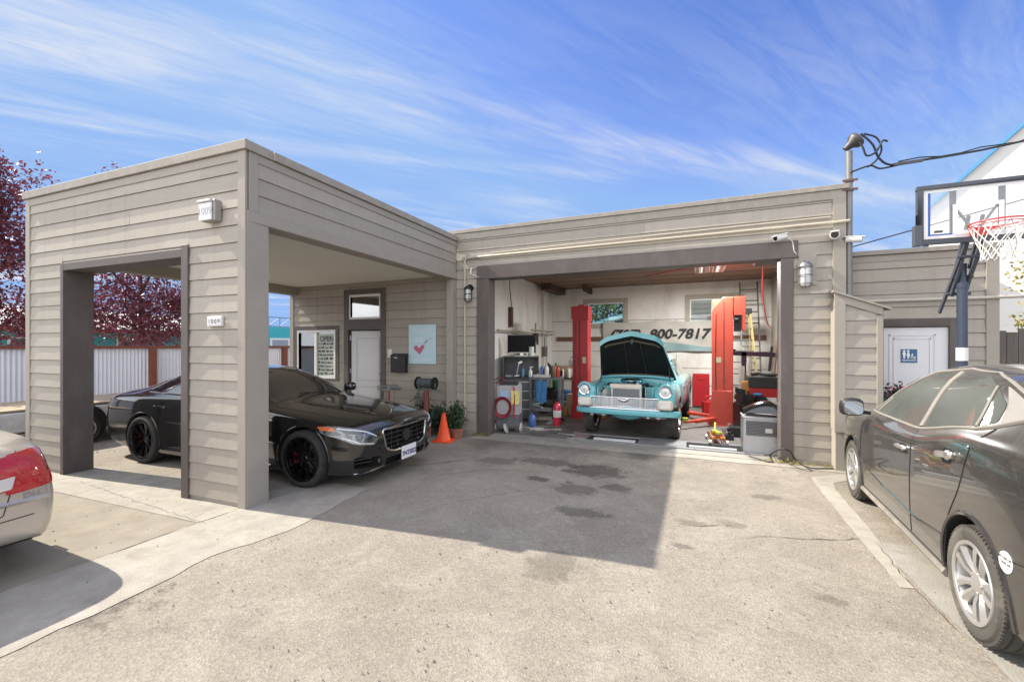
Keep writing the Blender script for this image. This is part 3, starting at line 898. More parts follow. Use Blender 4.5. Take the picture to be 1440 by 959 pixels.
def car_shell(stations, crease=.35, nose=.10, tail=.06, level=2):
    """closed cage from half sections (x, zb,wb, zr,wr, zm,wm, zs,ws, zg,wg, zt,wt, zc), smoothed"""
    bm = bmesh.new()
    cl = bm.edges.layers.float.new('crease_edge')
    rows = []
    def half(s):
        x, zb, wb, zr, wr, zm, wm, zs, ws, zg, wg, zt, wt, zc = s
        return [(wb, zb), (wr, zr), (wm, zm), (ws, zs), (wg, zg), (wt, zt), (wt * .55, zt + (zc - zt) * .72)], zb, zc
    for s in stations:
        h, zb, zc = half(s); x = s[0]
        mid_b = bm.verts.new((x, 0, zb)); mid_t = bm.verts.new((x, 0, zc))
        Lf = [bm.verts.new((x, y, z)) for y, z in h]; Rt = [bm.verts.new((x, -y, z)) for y, z in h]
        rows.append([mid_b] + Lf + [mid_t] + Rt[::-1])
    n = len(rows[0])
    for a, b in zip(rows, rows[1:]):
        for i in range(n):
            bm.faces.new((a[i], a[(i+1) % n], b[(i+1) % n], b[i]))
    k = 7
    for row, bulge in ((rows[0], nose), (rows[-1], -tail)):
        # cap with a middle column pushed out so the face is bowed in plan
        mids = [row[0]]
        for j in range(1, k + 1):
            L_ = row[j].co
            mids.append(bm.verts.new((L_.x + bulge, 0, L_.z)))
        mids.append(row[k + 1])
        for j in range(0, k + 1):
            l0, l1 = row[j], row[j + 1]
            r0, r1 = row[(n - j) % n], row[n - j - 1]
            for (p, q) in ((l0, l1), (r0, r1)):
                vs = [p, q, mids[j + 1], mids[j]]
                vs = [v for i, v in enumerate(vs) if v not in vs[:i]]
                if len(vs) >= 3: bm.faces.new(vs)
    bmesh.ops.recalc_face_normals(bm, faces=bm.faces)
    bm.edges.ensure_lookup_table()
    for a, b in zip(rows, rows[1:]):
        for i in (4, n - 4):
            e = bm.edges.get((a[i], b[i]))
            if e: e[cl] = crease
        for i in (1, n - 1):
            e = bm.edges.get((a[i], b[i]))
            if e: e[cl] = .6
    me = bpy.data.meshes.new('shell'); bm.to_mesh(me); bm.free()
    o = bpy.data.objects.new('shell', me); col.objects.link(o)
    sm = o.modifiers.new('s', 'SUBSURF'); sm.levels = level; sm.render_levels = level
    me2 = eval_mesh(o)
    bpy.data.objects.remove(o); bpy.data.meshes.remove(me)
    return me2

def cut(me, cutters, inner):
    """take shapes (MBs) out of a closed mesh; cut faces get the inner material"""
    o = bpy.data.objects.new('b', me); col.objects.link(o)
    kill = []
    for c in cutters:
        co = c.build('cutter', inner); kill.append(co)
        md = o.modifiers.new('b', 'BOOLEAN'); md.operation = 'DIFFERENCE'; md.solver = 'EXACT'; md.object = co
        md.material_mode = 'TRANSFER'
    m2 = eval_mesh(o)
    bpy.data.objects.remove(o)
    for k in kill: bpy.data.objects.remove(k)
    return m2

def link_part(me, name, parent, ang=40):
    bm = bmesh.new(); bm.from_mesh(me)
    for f in bm.faces: f.smooth = True
    for e in bm.edges:
        if len(e.link_faces) == 2: e.smooth = e.calc_face_angle(0) < R(ang)
    bm.to_mesh(me); bm.free()
    me.name = name
    o = bpy.data.objects.new(name, me); col.objects.link(o); o.parent = parent
    return o

def bvh_of(me):
    bm = bmesh.new(); bm.from_mesh(me); b = BVHTree.FromBMesh(bm); bm.free(); return b

DIRS = {'left': (Vector((0, -1, 0)), lambda a, b: Vector((a, 3, b))), 'right': (Vector((0, 1, 0)), lambda a, b: Vector((a, -3, b))),
        'front': (Vector((-1, 0, 0)), lambda a, b: Vector((6, a, b))), 'rear': (Vector((1, 0, 0)), lambda a, b: Vector((-6, a, b))),
        'top': (Vector((0, 0, -1)), lambda a, b: Vector((a, b, 4)))}
def drop(bvh, side, a, b, off=.004):
    d, f = DIRS[side] if isinstance(side, str) else side
    o = f(a, b)
    h, n, i, _ = bvh.ray_cast(o, d)
    if h is None:
        h, n, i, _ = bvh.find_nearest(o + d * 3)
    if n.dot(d) > 0: n = -n
    return h + n * off, n

def panel(bvh, poly, side, off=.004, thick=.012, step=.07):
    """sheet that follows the car's surface over a 2D outline seen from one side"""
    bm = bmesh.new()
    f = bm.faces.new([bm.verts.new((p[0], p[1], 0)) for p in poly])
    for ax in (0, 1):
        lo = min(p[ax] for p in poly); hi = max(p[ax] for p in poly)
        k = max(1, int((hi - lo) / step))
        for j in range(1, k):
            no = [0, 0, 0]; no[ax] = 1; co = [0, 0, 0]; co[ax] = lo + (hi - lo) * j / k
            bmesh.ops.bisect_plane(bm, geom=bm.verts[:] + bm.edges[:] + bm.faces[:], plane_co=co, plane_no=no)
    bmesh.ops.triangulate(bm, faces=[f for f in bm.faces if len(f.verts) > 4])
    be = [(e.verts[0].index, e.verts[1].index) for e in bm.edges if len(e.link_faces) == 1] if bm.verts.index_update() is None else []
    vs = []; bk = []
    for v in bm.verts:
        p, n = drop(bvh, side, v.co.x, v.co.y, off)
        vs.append(p); bk.append(p - n * thick)
    fs = [tuple(v.index for v in f.verts) for f in bm.faces]
    N_ = len(vs)
    fs += [(a, b, N_ + b, N_ + a) for a, b in be]
    bm.free()
    return vs + bk, fs

def panel_part(name, bvh, poly, side, mat, parent, off=.004, thick=.012, step=.07, extra=None):
    mb = MB(); vs, fs = panel(bvh, poly, side, off, thick, step); mb.add(vs, fs)
    if extra: extra(mb)
    return mb.build(name, mat, parent, world=False, ang=40)

def seam(mb, bvh, pts, side, r=.0035, off=0.0, step=.06):
    out = []
    for a, b in zip(pts, pts[1:]):
        a, b = Vector(a), Vector(b); k = max(1, int((b - a).length / step))
        for j in range(k): out.append(a + (b - a) * j / k)
    out.append(Vector(pts[-1]))
    mb.tube([drop(bvh, side, p[0], p[1], off)[0] for p in out], r, 6)

rubber = M('tyre_rubber', (.022, .022, .022), .85, var=.15, scale=20, bump=.2, bscale=60, dirt=.5, dirtcol=(.085, .078, .07), dscale=5)
rubber_dusty = M('dusty_tyre_rubber', (.055, .052, .048), .9, var=.15, scale=20, bump=.2, dirt=.8, dirtcol=(.17, .155, .135), dscale=4)
well_m = M('wheel_well_black', (.010, .010, .010), .9, var=.1)
black_plastic = M('black_plastic', (.018, .018, .019), .5, var=.1)
chrome = M('chrome', (.78, .78, .78), .08, 1.0, var=.02)
alu = M('brushed_metal', (.55, .55, .53), .35, 1.0)
red_caliper = M('red_caliper', (.09, .008, .008), .5)
clear_lens = glass_mat('headlight_lens', (.95, .97, .98), .05)
seam_m = M('panel_gap_black', (.006, .006, .006), .8, var=0)
plate_white = M('plate_white', (.72, .73, .74), .4, var=.03)

def wheel(parent, x, y, r, w, rr, side, rim_mat, spokes, tyre_mat=rubber, steer=0.0, caliper=None):
    """side +1 = left of the car (outer face towards +Y). spokes(mb, rr) adds the face in local XY with +Z outwards"""
    T = Matrix.Translation((x, y, r)) @ Matrix.Rotation(steer, 4, 'Z') @ Matrix.Rotation(R(-90 * side), 4, 'X')
    hw = w / 2
    tb = MB(T)
    tb.lathe([(rr - .005, -hw + .012), (rr + .012, -hw), (r - .035, -hw - .006), (r - .012, -hw + .012), (r, -hw + .035),
              (r, -.052), (r - .008, -.048), (r - .008, -.040), (r, -.036), (r, -.004), (r - .008, 0.0), (r - .008, .008), (r, .012),
              (r, .044), (r - .008, .048), (r - .008, .056), (r, .060), (r, hw - .035),
              (r - .012, hw - .012), (r - .035, hw + .006), (rr + (r - rr) * .5, hw + .008), (rr + .012, hw), (rr - .005, hw - .012)], None, 48, caps=False)
    # tread blocks: shallow sipes read as dark lines across the tread edge
    for i in range(72):
        an = 2 * math.pi * i / 72
        for zz in (-hw + .028, hw - .028):
            tb.box((math.cos(an) * (r - .0135), math.sin(an) * (r - .0135), zz), (.018, .014, .046), (0, 0, an + .12))
    t = tb.build('wheel', tyre_mat, parent, world=False, ang=30)
    rb = MB(T)
    rb.use(rim_mat)
    rb.lathe([(rr + .010, hw - .004), (rr + .006, hw + .006), (rr - .012, hw + .002), (rr - .022, hw - .03), (rr - .035, -hw + .03), (rr + .002, -hw + .01)], None, 48, caps=False)
    spokes(rb, rr, hw)
    rb.use(well_m); rb.lathe([(.0, -hw * .5), (rr - .034, -hw * .5)], None, 32)
    rb.use(M('brake_disc', (.25, .24, .23), .45, .9, var=.1)); rb.lathe([(.06, -.02), (rr * .74, -.02), (rr * .74, -.045), (.06, -.045)], None, 32)
    if caliper:
        rb.use(caliper)
        for k in range(5):
            an = R(150 + k * 12); rb.box((math.cos(an) * rr * .66, math.sin(an) * rr * .66, .0), (.09, .055, .07), (0, 0, an))
    rb.build('rim', rim_mat, t, world=False, ang=30, merge=False)
    return t

def sp_multi(n, pair=False, w0=.020, w1=.032, dish=.05, tw=0.0):
    def f(mb, rr, hw):
        for i in range(n):
            an = 2 * math.pi * i / n
            for s in ((-1, 1) if pair else (0,)):
                a0 = an + s * .10; a1 = an + s * .085
                def P_(r_, a_, z_): return Vector((r_ * math.cos(a_), r_ * math.sin(a_), z_))
                zz = [hw - dish, hw - dish * .55, hw - .012]
                rs = [.055, rr * .55, rr - .006]; ws = [w0 * .5, w0 * .45, w1 * .5]; aa = [a0 if not pair else an + s * .22, (a0 + a1) / 2, a1]
                vs = []
                for r_, w_, z_, a_ in zip(rs, ws, zz, aa):
                    c = P_(r_, a_ + tw * r_, 0); tn = Vector((-math.sin(a_), math.cos(a_), 0))
                    vs += [c - tn * w_ + Vector((0, 0, z_ - .012)), c - tn * w_ * .5 + Vector((0, 0, z_)), c + tn * w_ * .5 + Vector((0, 0, z_)), c + tn * w_ + Vector((0, 0, z_ - .012)), c + tn * w_ * .8 + Vector((0, 0, z_ - .04)), c - tn * w_ * .8 + Vector((0, 0, z_ - .04))]
                fs = []
                for k in range(2):
                    for q in range(6):
                        fs.append((k*6 + q, k*6 + (q+1) % 6, k*6 + 6 + (q+1) % 6, k*6 + 6 + q))
                mb.add(vs, fs)
        mb.lathe([(0, hw - dish + .012), (.028, hw - dish + .012), (.034, hw - dish + .004), (.075, hw - dish - .002), (.08, hw - dish - .03)], None, 24)
        for i in range(5):
            an = 2 * math.pi * (i + .5) / 5; mb.cyl((.052 * math.cos(an), .052 * math.sin(an), hw - dish - .01), (.052 * math.cos(an), .052 * math.sin(an), hw - dish + .006), .008, n=6)
    return f

def sp_cover(mb, rr, hw):
    """five pairs of broad twisted blades with dark slots, as on a steel-wheel cover"""
    for i in range(5):
        for s in (-1, 1):
            an = 2 * math.pi * i / 5 + s * .24
            vs = []
            for r_, w_, z_ in ((.045, .018, hw - .030), (rr * .5, .021, hw - .010), (rr * .82, .031, hw - .004), (rr - .004, .038, hw - .006)):
                a_ = an + s * .16 * (r_ / rr)
                c = Vector((r_ * math.cos(a_), r_ * math.sin(a_), 0)); tn = Vector((-math.sin(a_), math.cos(a_), 0))
                vs += [c - tn * w_ + Vector((0, 0, z_ - (.014 if s > 0 else .002))), c + tn * 0 + Vector((0, 0, z_ + .004)), c + tn * w_ + Vector((0, 0, z_ - (.002 if s > 0 else .014))), c + tn * w_ * .9 + Vector((0, 0, z_ - .03)), c - tn * w_ * .9 + Vector((0, 0, z_ - .03))]
            fs = []
            for k in range(3):
                for q in range(5): fs.append((k*5 + q, k*5 + (q+1) % 5, k*5 + 5 + (q+1) % 5, k*5 + 5 + q))
            mb.add(vs, fs)
    mb.lathe([(0, hw - .012), (.03, hw - .013), (.06, hw - .020), (.07, hw - .04)], None, 24)
    mb.lathe([(rr - .016, hw - .012), (rr - .016, hw - .003), (rr + .004, hw + .001)], None, 40, caps=False)
    for i in range(5):
        an = 2 * math.pi * (i + .5) / 5
        mb.cyl((.056 * math.cos(an), .056 * math.sin(an), hw - .03), (.056 * math.cos(an), .056 * math.sin(an), hw - .016), .010, n=6)

def arch_cutters(xs, r, z, w_in, w_out):
    out = []
    for x in xs:
        for s in (1, -1):
            out.append(MB().cyl((x, s * w_in, z), (x, s * (w_out + .3), z), r, n=48))
    return out

def arch_lip(mb, bvh, x, z, r, side, rad=.008, a0=-18, a1=198):
    pts = []
    for k in range(25):
        an = R(a0 + (a1 - a0) * k / 24)
        pts.append(drop(bvh, side, x + math.cos(an) * (r + .014), z + math.sin(an) * (r + .014), .0)[0])
    mb.tube(pts, rad, 6)

def mirror_part(parent, bvh, x, y, z, s, mat, glass, big=1.0, sweep=.0):
    """door mirror: shell, stalk and glass. s=+1 left"""
    m = MB(); T = Matrix.Translation((x, s * y, z)) @ Matrix.Diagonal((big, s * big, big, 1))
    m.T = T
    prof = [(-.075, .35), (-.05, .78), (0, 1.0), (.05, .82), (.085, .35)]
    vs = []; n = 12
    for dx, k in prof:
        for i in range(n):
            an = 2 * math.pi * i / n
            cy, cz = math.cos(an), math.sin(an)
            cy = math.copysign(abs(cy) ** .6, cy); cz = math.copysign(abs(cz) ** .6, cz)
            vs.append((dx, .12 + .105 * k * cy + (.01 * dx), .085 * k * cz + .02))
    fs = [(k*n + i, k*n + (i+1) % n, k*n + n + (i+1) % n, k*n + n + i) for k in range(4) for i in range(n)]
    fs += [tuple(range(n)), tuple(range(4*n, 5*n))]
    m.add(vs, fs)
    m.bar((.02, -.03, -.03), (.0, .07, -.02), .06, .03)
    o = m.build('wing_mirror', mat, parent, world=False, ang=50)
    g = MB(T)
    pts = []
    for i in range(16):
        an = 2 * math.pi * i / 16
        cy, cz = math.cos(an), math.sin(an)
        pts.append((.12 + .080 * math.copysign(abs(cy) ** .6, cy), .02 + .062 * math.copysign(abs(cz) ** .6, cz)))
    g.prism(pts, 'x', -.082, -.077)
    g.build('mirror_glass', glass, o, world=False)
    return o

def paint(name, c, rough=.25, coat=1.0, metal=0.0, dust=0.0, dustcol=(.30, .28, .25), flake=False, dscale=3.0, spots=False):
    """car paint: coloured base under clear coat, with an optional film of dust lying over it"""
    m = bpy.data.materials.new(name); m.use_nodes = True
    nt = m.node_tree; N, L = nt.nodes, nt.links
    b = N['Principled BSDF']
    b.inputs['Base Color'].default_value = (*c, 1); b.inputs['Roughness'].default_value = rough
    b.inputs['Metallic'].default_value = metal; b.inputs['Coat Weight'].default_value = coat; b.inputs['Coat Roughness'].default_value = .02
    if dust:
        tc = N.new('ShaderNodeTexCoord')
        n = N.new('ShaderNodeTexNoise'); n.inputs['Scale'].default_value = dscale; n.inputs['Detail'].default_value = 9; n.inputs['Roughness'].default_value = .72
        L.new(tc.outputs['Object'], n.inputs['Vector'])
        mr = N.new('ShaderNodeMapRange'); mr.inputs['From Min'].default_value = .30; mr.inputs['From Max'].default_value = .72
        mr.inputs['To Min'].default_value = dust * .35; mr.inputs['To Max'].default_value = min(1, dust * 1.25)
        L.new(n.outputs['Fac'], mr.inputs['Value'])
        fac = mr.outputs[0]
        if spots:
            vo = N.new('ShaderNodeTexVoronoi'); vo.inputs['Scale'].default_value = 42
            L.new(tc.outputs['Object'], vo.inputs['Vector'])
            r2 = N.new('ShaderNodeMapRange'); r2.inputs['From Min'].default_value = .22; r2.inputs['From Max'].default_value = .10
            r2.inputs['To Max'].default_value = .12
            L.new(vo.outputs['Distance'], r2.inputs['Value'])
            ad = N.new('ShaderNodeMath'); ad.operation = 'ADD'; ad.use_clamp = True
            L.new(fac, ad.inputs[0]); L.new(r2.outputs[0], ad.inputs[1]); fac = ad.outputs[0]
        df = N.new('ShaderNodeBsdfDiffuse'); df.inputs[0].default_value = (*dustcol, 1)
        mx = N.new('ShaderNodeMixShader')
        L.new(fac, mx.inputs[0]); L.new(b.outputs[0], mx.inputs[1]); L.new(df.outputs[0], mx.inputs[2])
        L.new(mx.outputs[0], N['Material Output'].inputs['Surface'])
    return m

# ---------------------------------------------------------------- black limousine under the canopy
def black_sedan():
    root = thing('black_sedan', 'glossy black luxury sedan with black multi-spoke wheels parked under the canopy', 'car',
                 (-6.13, 4.80, 0), R(2.2))
    pt = paint('black_clearcoat', (.004, .004, .0045), .10, 1.0, dust=.02, dustcol=(.20, .18, .16), dscale=2.2)
    st = [
     (2.44, .24, .62, .36, .68, .52, .70, .67, .68, .725, .57, .755, .36, .765),
     (2.34, .19, .78, .32, .84, .52, .85, .70, .82, .775, .68, .82, .42, .835),
     (2.08, .17, .88, .32, .915, .55, .93, .755, .90, .835, .76, .885, .48, .90),
     (1.58, .17, .92, .30, .94, .58, .952, .83, .915, .90, .78, .945, .5, .96),
     (1.10, .17, .92, .28, .94, .60, .95, .885, .92, .945, .80, .985, .52, 1.0),
     (.85, .17, .92, .28, .935, .60, .948, .91, .92, .975, .83, 1.02, .62, 1.04),
     (.45, .17, .92, .28, .93, .60, .945, .93, .92, .985, .845, 1.21, .69, 1.25),
     (.02, .17, .92, .28, .93, .60, .945, .945, .92, 1.0, .845, 1.385, .63, 1.43),
     (-.45, .17, .92, .28, .93, .60, .945, .955, .92, 1.01, .845, 1.435, .61, 1.49),
     (-.95, .17, .92, .28, .935, .60, .948, .965, .92, 1.02, .845, 1.405, .60, 1.465),
     (-1.40, .17, .92, .28, .94, .60, .952, .975, .92, 1.03, .835, 1.30, .61, 1.36),
     (-1.80, .18, .92, .29, .94, .60, .952, .985, .915, 1.05, .80, 1.17, .62, 1.21),
     (-2.12, .20, .90, .32, .92, .60, .94, .985, .90, 1.05, .76, 1.09, .60, 1.11),
     (-2.50, .26, .86, .38, .89, .60, .90, .965, .86, 1.03, .69, 1.05, .5, 1.06),
     (-2.74, .32, .78, .44, .82, .62, .84, .88, .79, .98, .64, 1.01, .45, 1.02),
     (-2.81, .38, .66, .47, .70, .62, .72, .80, .68, .88, .58, .91, .4, .92)]
    me = car_shell(st, nose=.09, tail=.05)
    me.materials.append(pt); me.materials.append(well_m)
    full = bvh_of(me)
    grille_poly = round_poly([(-.50, .70), (.50, .70), (.44, .45), (.30, .40), (-.30, .40), (-.44, .45)], .05, 4)
    cg = MB().prism(grille_poly, 'x', 2.33, 2.7)
    ci = MB().prism(round_poly([(-.84, .41), (-.53, .385), (-.48, .245), (-.82, .265)], .03, 3), 'x', 2.16, 2.8)
    cj = MB().prism(round_poly([(.84, .41), (.53, .385), (.48, .245), (.82, .265)], .03, 3), 'x', 2.16, 2.8)
    ck = MB().prism(round_poly([(-.44, .335), (.44, .335), (.44, .225), (-.44, .225)], .03, 3), 'x', 2.36, 2.8)
    me = cut(me, arch_cutters((1.58, -1.58), .395, .36, .60, 1.0) + [cg, ci, cj, ck], well_m)
    body = link_part(me, 'body', root)
    silver = alu; bar = M('dark_chrome_slat', (.16, .16, .17), .2, 1.0)
    # grille: surround, slats, centre badge bar
    g = MB(); seam(g, full, [(p[0], p[1]) for p in grille_poly] + [grille_poly[0]], 'front', .014, .0, .05)
    go = g.build('grille', M('grille_chrome', (.50, .50, .50), .15, 1.0), root, world=False)
    g = MB()
    for i in range(4):
        z = .45 + i * .060; hw = .43 + .014 * i
        g.bar((2.44, -hw, z), (2.455, -.06, z), .02, .013); g.bar((2.44, hw, z), (2.455, .06, z), .02, .013)
        g.bar((2.455, -.07, z), (2.455, .07, z), .02, .013)
    for y in (-.3, -.16, .16, .3): g.bar((2.435, y, .42), (2.435, y, .69), .012, .012)
    g.build('slat', bar, go, world=False)
    g = MB(); g.cyl((2.45, 0, .56), (2.475, 0, .56), .085, n=28); g.build('grille_disc', black_plastic, go, world=False)
    # headlights
    for sname, s in (('left', 1), ('right', -1)):
        pl = round_poly([(2.36, s * .52), (2.18, s * .60), (1.98, s * .80), (1.84, s * .93), (2.0, s * .95), (2.22, s * .90), (2.38, s * .66)], .03, 3)
        poly = round_poly([(s * .56, .63), (s * .66, .70), (s * .84, .775), (s * .905, .78), (s * .92, .68), (s * .84, .575), (s * .64, .535)], .03, 3)
        hb = MB()
        hd = panel_part('headlight', full, poly, 'front', M('headlight_inner', (.20, .21, .22), .25, .7, var=.5, scale=40), root, .003, .02, .04)
        q = MB()
        for (yy, zz, rr_) in ((.68, .62, .044), (.79, .655, .044)):
            p, n = drop(full, 'front', s * yy, zz, .001); q.cyl(p - n * .03, p + n * .006, rr_, n=18)
        q.build('projector', M('lens_dark', (.05, .06, .08), .06, .2), hd, world=False)
        q = MB(); seam(q, full, [(s * .60, .645), (s * .72, .71), (s * .87, .75)], 'front', .007, .006, .03); seam(q, full, [(s * .63, .555), (s * .80, .585), (s * .88, .65)], 'front', .007, .006, .03)
        q.build('light_strip', M('lamp_white', (.8, .82, .85), .2), hd, world=False)
        v_, f_ = panel(full, round_poly([(s * .875, .768), (s * .905, .772), (s * .913, .725), (s * .885, .72)], .01, 2), 'front', .008, .01, .03)
        MB().add(v_, f_).build('indicator', M('amber_lens', (.65, .16, .03), .2), hd, world=False)
        v_, f_ = panel(full, poly, 'front', .012, .004, .04)
        MB().add(v_, f_).build('lens', clear_lens, hd, world=False)
        q = MB()
        for z in (.30, .345): q.bar((2.30, s * .52, z), (2.17, s * .80, z), .02, .012)
        q.build('intake_slat', bar, root, world=False)
        q = MB(); q.prism([(s * .44, .26), (s * .53, .30), (s * .50, .375), (s * .40, .33)], 'x', 2.40, 2.42); q.build('intake_blade', alu, root, world=False, bevel=.004)
        # side glass, frames, mirrors, door handles
        side = sname
        for poly2, nm in (([(.62, 1.03), (.60, 1.06), (.12, 1.345), (-.42, 1.41), (-.42, 1.035)], 'window'),
                          ([(-.50, 1.035), (-.50, 1.41), (-.95, 1.385), (-1.30, 1.27), (-1.33, 1.055)], 'window'),
                          ([(-1.37, 1.065), (-1.34, 1.245), (-1.62, 1.10), (-1.64, 1.08)], 'window')):
            panel_part(nm, full, round_poly(poly2, .03, 3), side, M('tinted_glass', (.008, .009, .010), .03, coat=1.0, var=0), root, .003, .01, .06)
        q = MB()
        seam(q, full, [(.68, 1.015), (-1.64, 1.06)], side, .009, .004); seam(q, full, [(.66, 1.03), (.14, 1.365), (-.46, 1.43), (-.97, 1.40), (-1.36, 1.265), (-1.66, 1.09)], side, .007, .004)
        q.build('window_trim', M('gloss_trim', (.25, .25, .25), .15, 1.0), root, world=False)
        q = MB()
        seam(q, full, [(.92, .30), (.90, .92), (.70, 1.01)], side); seam(q, full, [(-.46, .30), (-.46, 1.02)], side)
        seam(q, full, [(-1.02, .32), (-1.20, .75), (-1.40, 1.03)], side); seam(q, full, [(1.0, .30), (-1.12, .30)], side)
        seam(q, full, [(1.86, .60), (2.2, .50)], side)
        q.build('panel_gap', seam_m, body, world=False)
        q = MB(); seam(q, full, [(1.05, .235), (-1.15, .245)], side, .012, .004)
        seam(q, full, [(1.12, .52), (.2, .62), (-1.0, .66)], side, .004, .001)
        q.build('sill_trim', M('gloss_trim', (.25, .25, .25), .15, 1.0), root, world=False)
        for hx in (-.36, -1.16):
            q = MB(); p0, n0 = drop(full, side, hx + .11, .865, .03); p1, n1 = drop(full, side, hx - .11, .875, .03)
            q.tube([p0 - n0 * .03, p0, (p0 + p1) / 2, p1, p1 - n1 * .03], .012, 8, smooth=3); q.build('door_handle', pt, root, world=False)
        mirror_part(root, full, .62, .90, 1.045, s, pt, M('mirror_silver', (.8, .82, .85), .02, 1.0), .95)
        # tail lamp
        tp = round_poly([(s * .50, .93), (s * .70, .945), (s * .82, .90), (s * .84, .80), (s * .70, .74), (s * .52, .76)], .03, 3)
        panel_part('tail_light', full, tp, 'rear', M('red_lens', (.32, .01, .015), .12, coat=1), root, .004, .015, .04)
        panel_part('tail_light', full, round_poly([(-2.55, .93), (-2.74, .90), (-2.78, .80), (-2.62, .80)], .02, 3), side, M('red_lens', (.32, .01, .015), .12, coat=1), root, .004, .015, .04)
        for x in (1.58, -1.58):
            q = MB(); arch_lip(q, full, x, .36, .395, side); q.build('arch_lip', pt, body, world=False)
            wheel(root, x, s * .832, .356, .245, .270, s, M('black_rim', (.045, .045, .048), .2, .9, coat=.6), sp_multi(10, True, .016, .026, .07), rubber, 0, red_caliper)
    panel_part('windscreen', full, round_poly([(.88, -.70), (.90, .0), (.88, .70), (.30, .62), (.12, .56), (.10, 0), (.12, -.56), (.30, -.62)], .03, 2), 'top',
               M('smoked_windscreen', (.035, .033, .030), .03, coat=1.0, var=0), root, .004, .01, .08)
    panel_part('rear_window', full, round_poly([(-1.06, -.54), (-1.06, .54), (-1.80, .60), (-1.86, 0), (-1.80, -.60)], .04, 2), 'top',
               M('tinted_glass', (.008, .009, .010), .03, coat=1.0, var=0), root, .004, .01, .08)
    q = MB(); seam(q, full, [(.93, -.78), (1.6, -.74), (2.1, -.68), (2.33, -.52), (2.38, 0), (2.33, .52), (2.1, .68), (1.6, .74), (.93, .78)], 'top', .003)
    seam(q, full, [(-1.95, -.68), (-2.6, -.60), (-2.6, .60), (-1.95, .68)], 'top', .003)
    q.build('panel_gap', seam_m, body, world=False)
    q = MB(); seam(q, full, [(.92, -.55), (2.2, -.30)], 'top', .006, -.001); seam(q, full, [(.92, .55), (2.2, .30)], 'top', .006, -.001); q.build('bonnet_crease', pt, body, world=False)
    for s in (1, -1):
        q = MB(); a = drop(full, 'top', .88, s * .35, .012)[0]; b = drop(full, 'top', .80, -s * .25, .014)[0]; q.tube([a, b], .006, 6); q.build('wiper', black_plastic, root, world=False)
    # bonnet star, plate
    p = drop(full, 'top', 2.22, 0, 0)[0]
    q = MB(); q.cyl(p, p + Vector((0, 0, .035)), .005); T = Matrix.Translation(p + Vector((0, 0, .07))) @ Matrix.Rotation(R(90), 4, 'Y')
    ring = [(math.cos(2*math.pi*k/20) * .036, math.sin(2*math.pi*k/20) * .036) for k in range(21)]
    q.tube([T @ Vector((a, b, 0)) for a, b in ring], .003, 6)
    for k in range(3):
        an = math.pi + 2 * math.pi * k / 3; q.bar(T @ Vector((0, 0, 0)), T @ Vector((math.cos(an) * .036, math.sin(an) * .036, 0)), .006, .004)
    q.build('bonnet_ornament', chrome, root, world=False)
    TP = Matrix.Translation((2.515, 0, .335)) @ Matrix.Rotation(R(90), 4, 'Z')
    q = MB(TP); q.bx(-.165, .165, 0, .012, -.085, .085); pl = q.build('number_plate', plate_white, root, world=False, bevel=.003)
    q = MB(TP)
    vs, fs = text_geo('7NTS022', .085, .001, bold=.002); q.add(vs, fs, Matrix.Translation((0, -.0025, -.015)))
    q.use(M('plate_red', (.5, .05, .06), .5)); q.bx(-.06, .06, -.002, -.0005, .045, .065); q.mats.insert(0, q.mats.pop(0))
    q = MB(TP); vs, fs = text_geo('7NTS022', .085, .001, bold=.002); q.add(vs, fs, Matrix.Translation((0, -.0025, -.015)))
    q.build('lettering', M('plate_blue', (.03, .04, .12), .5), pl, world=False)
    q = MB(TP); q.bx(-.175, .175, .0125, .02, -.095, .095); q.build('plate_frame', black_plastic, root, world=False, bevel=.003)
    q = MB(); q.tube([drop(full, 'front', y, .205, .004)[0] for y in [-.8 + .1 * k for k in range(17)]], .012, 8); q.build('splitter', M('gloss_trim', (.25, .25, .25), .15, 1.0), root, world=False)
    return root
black_sedan()
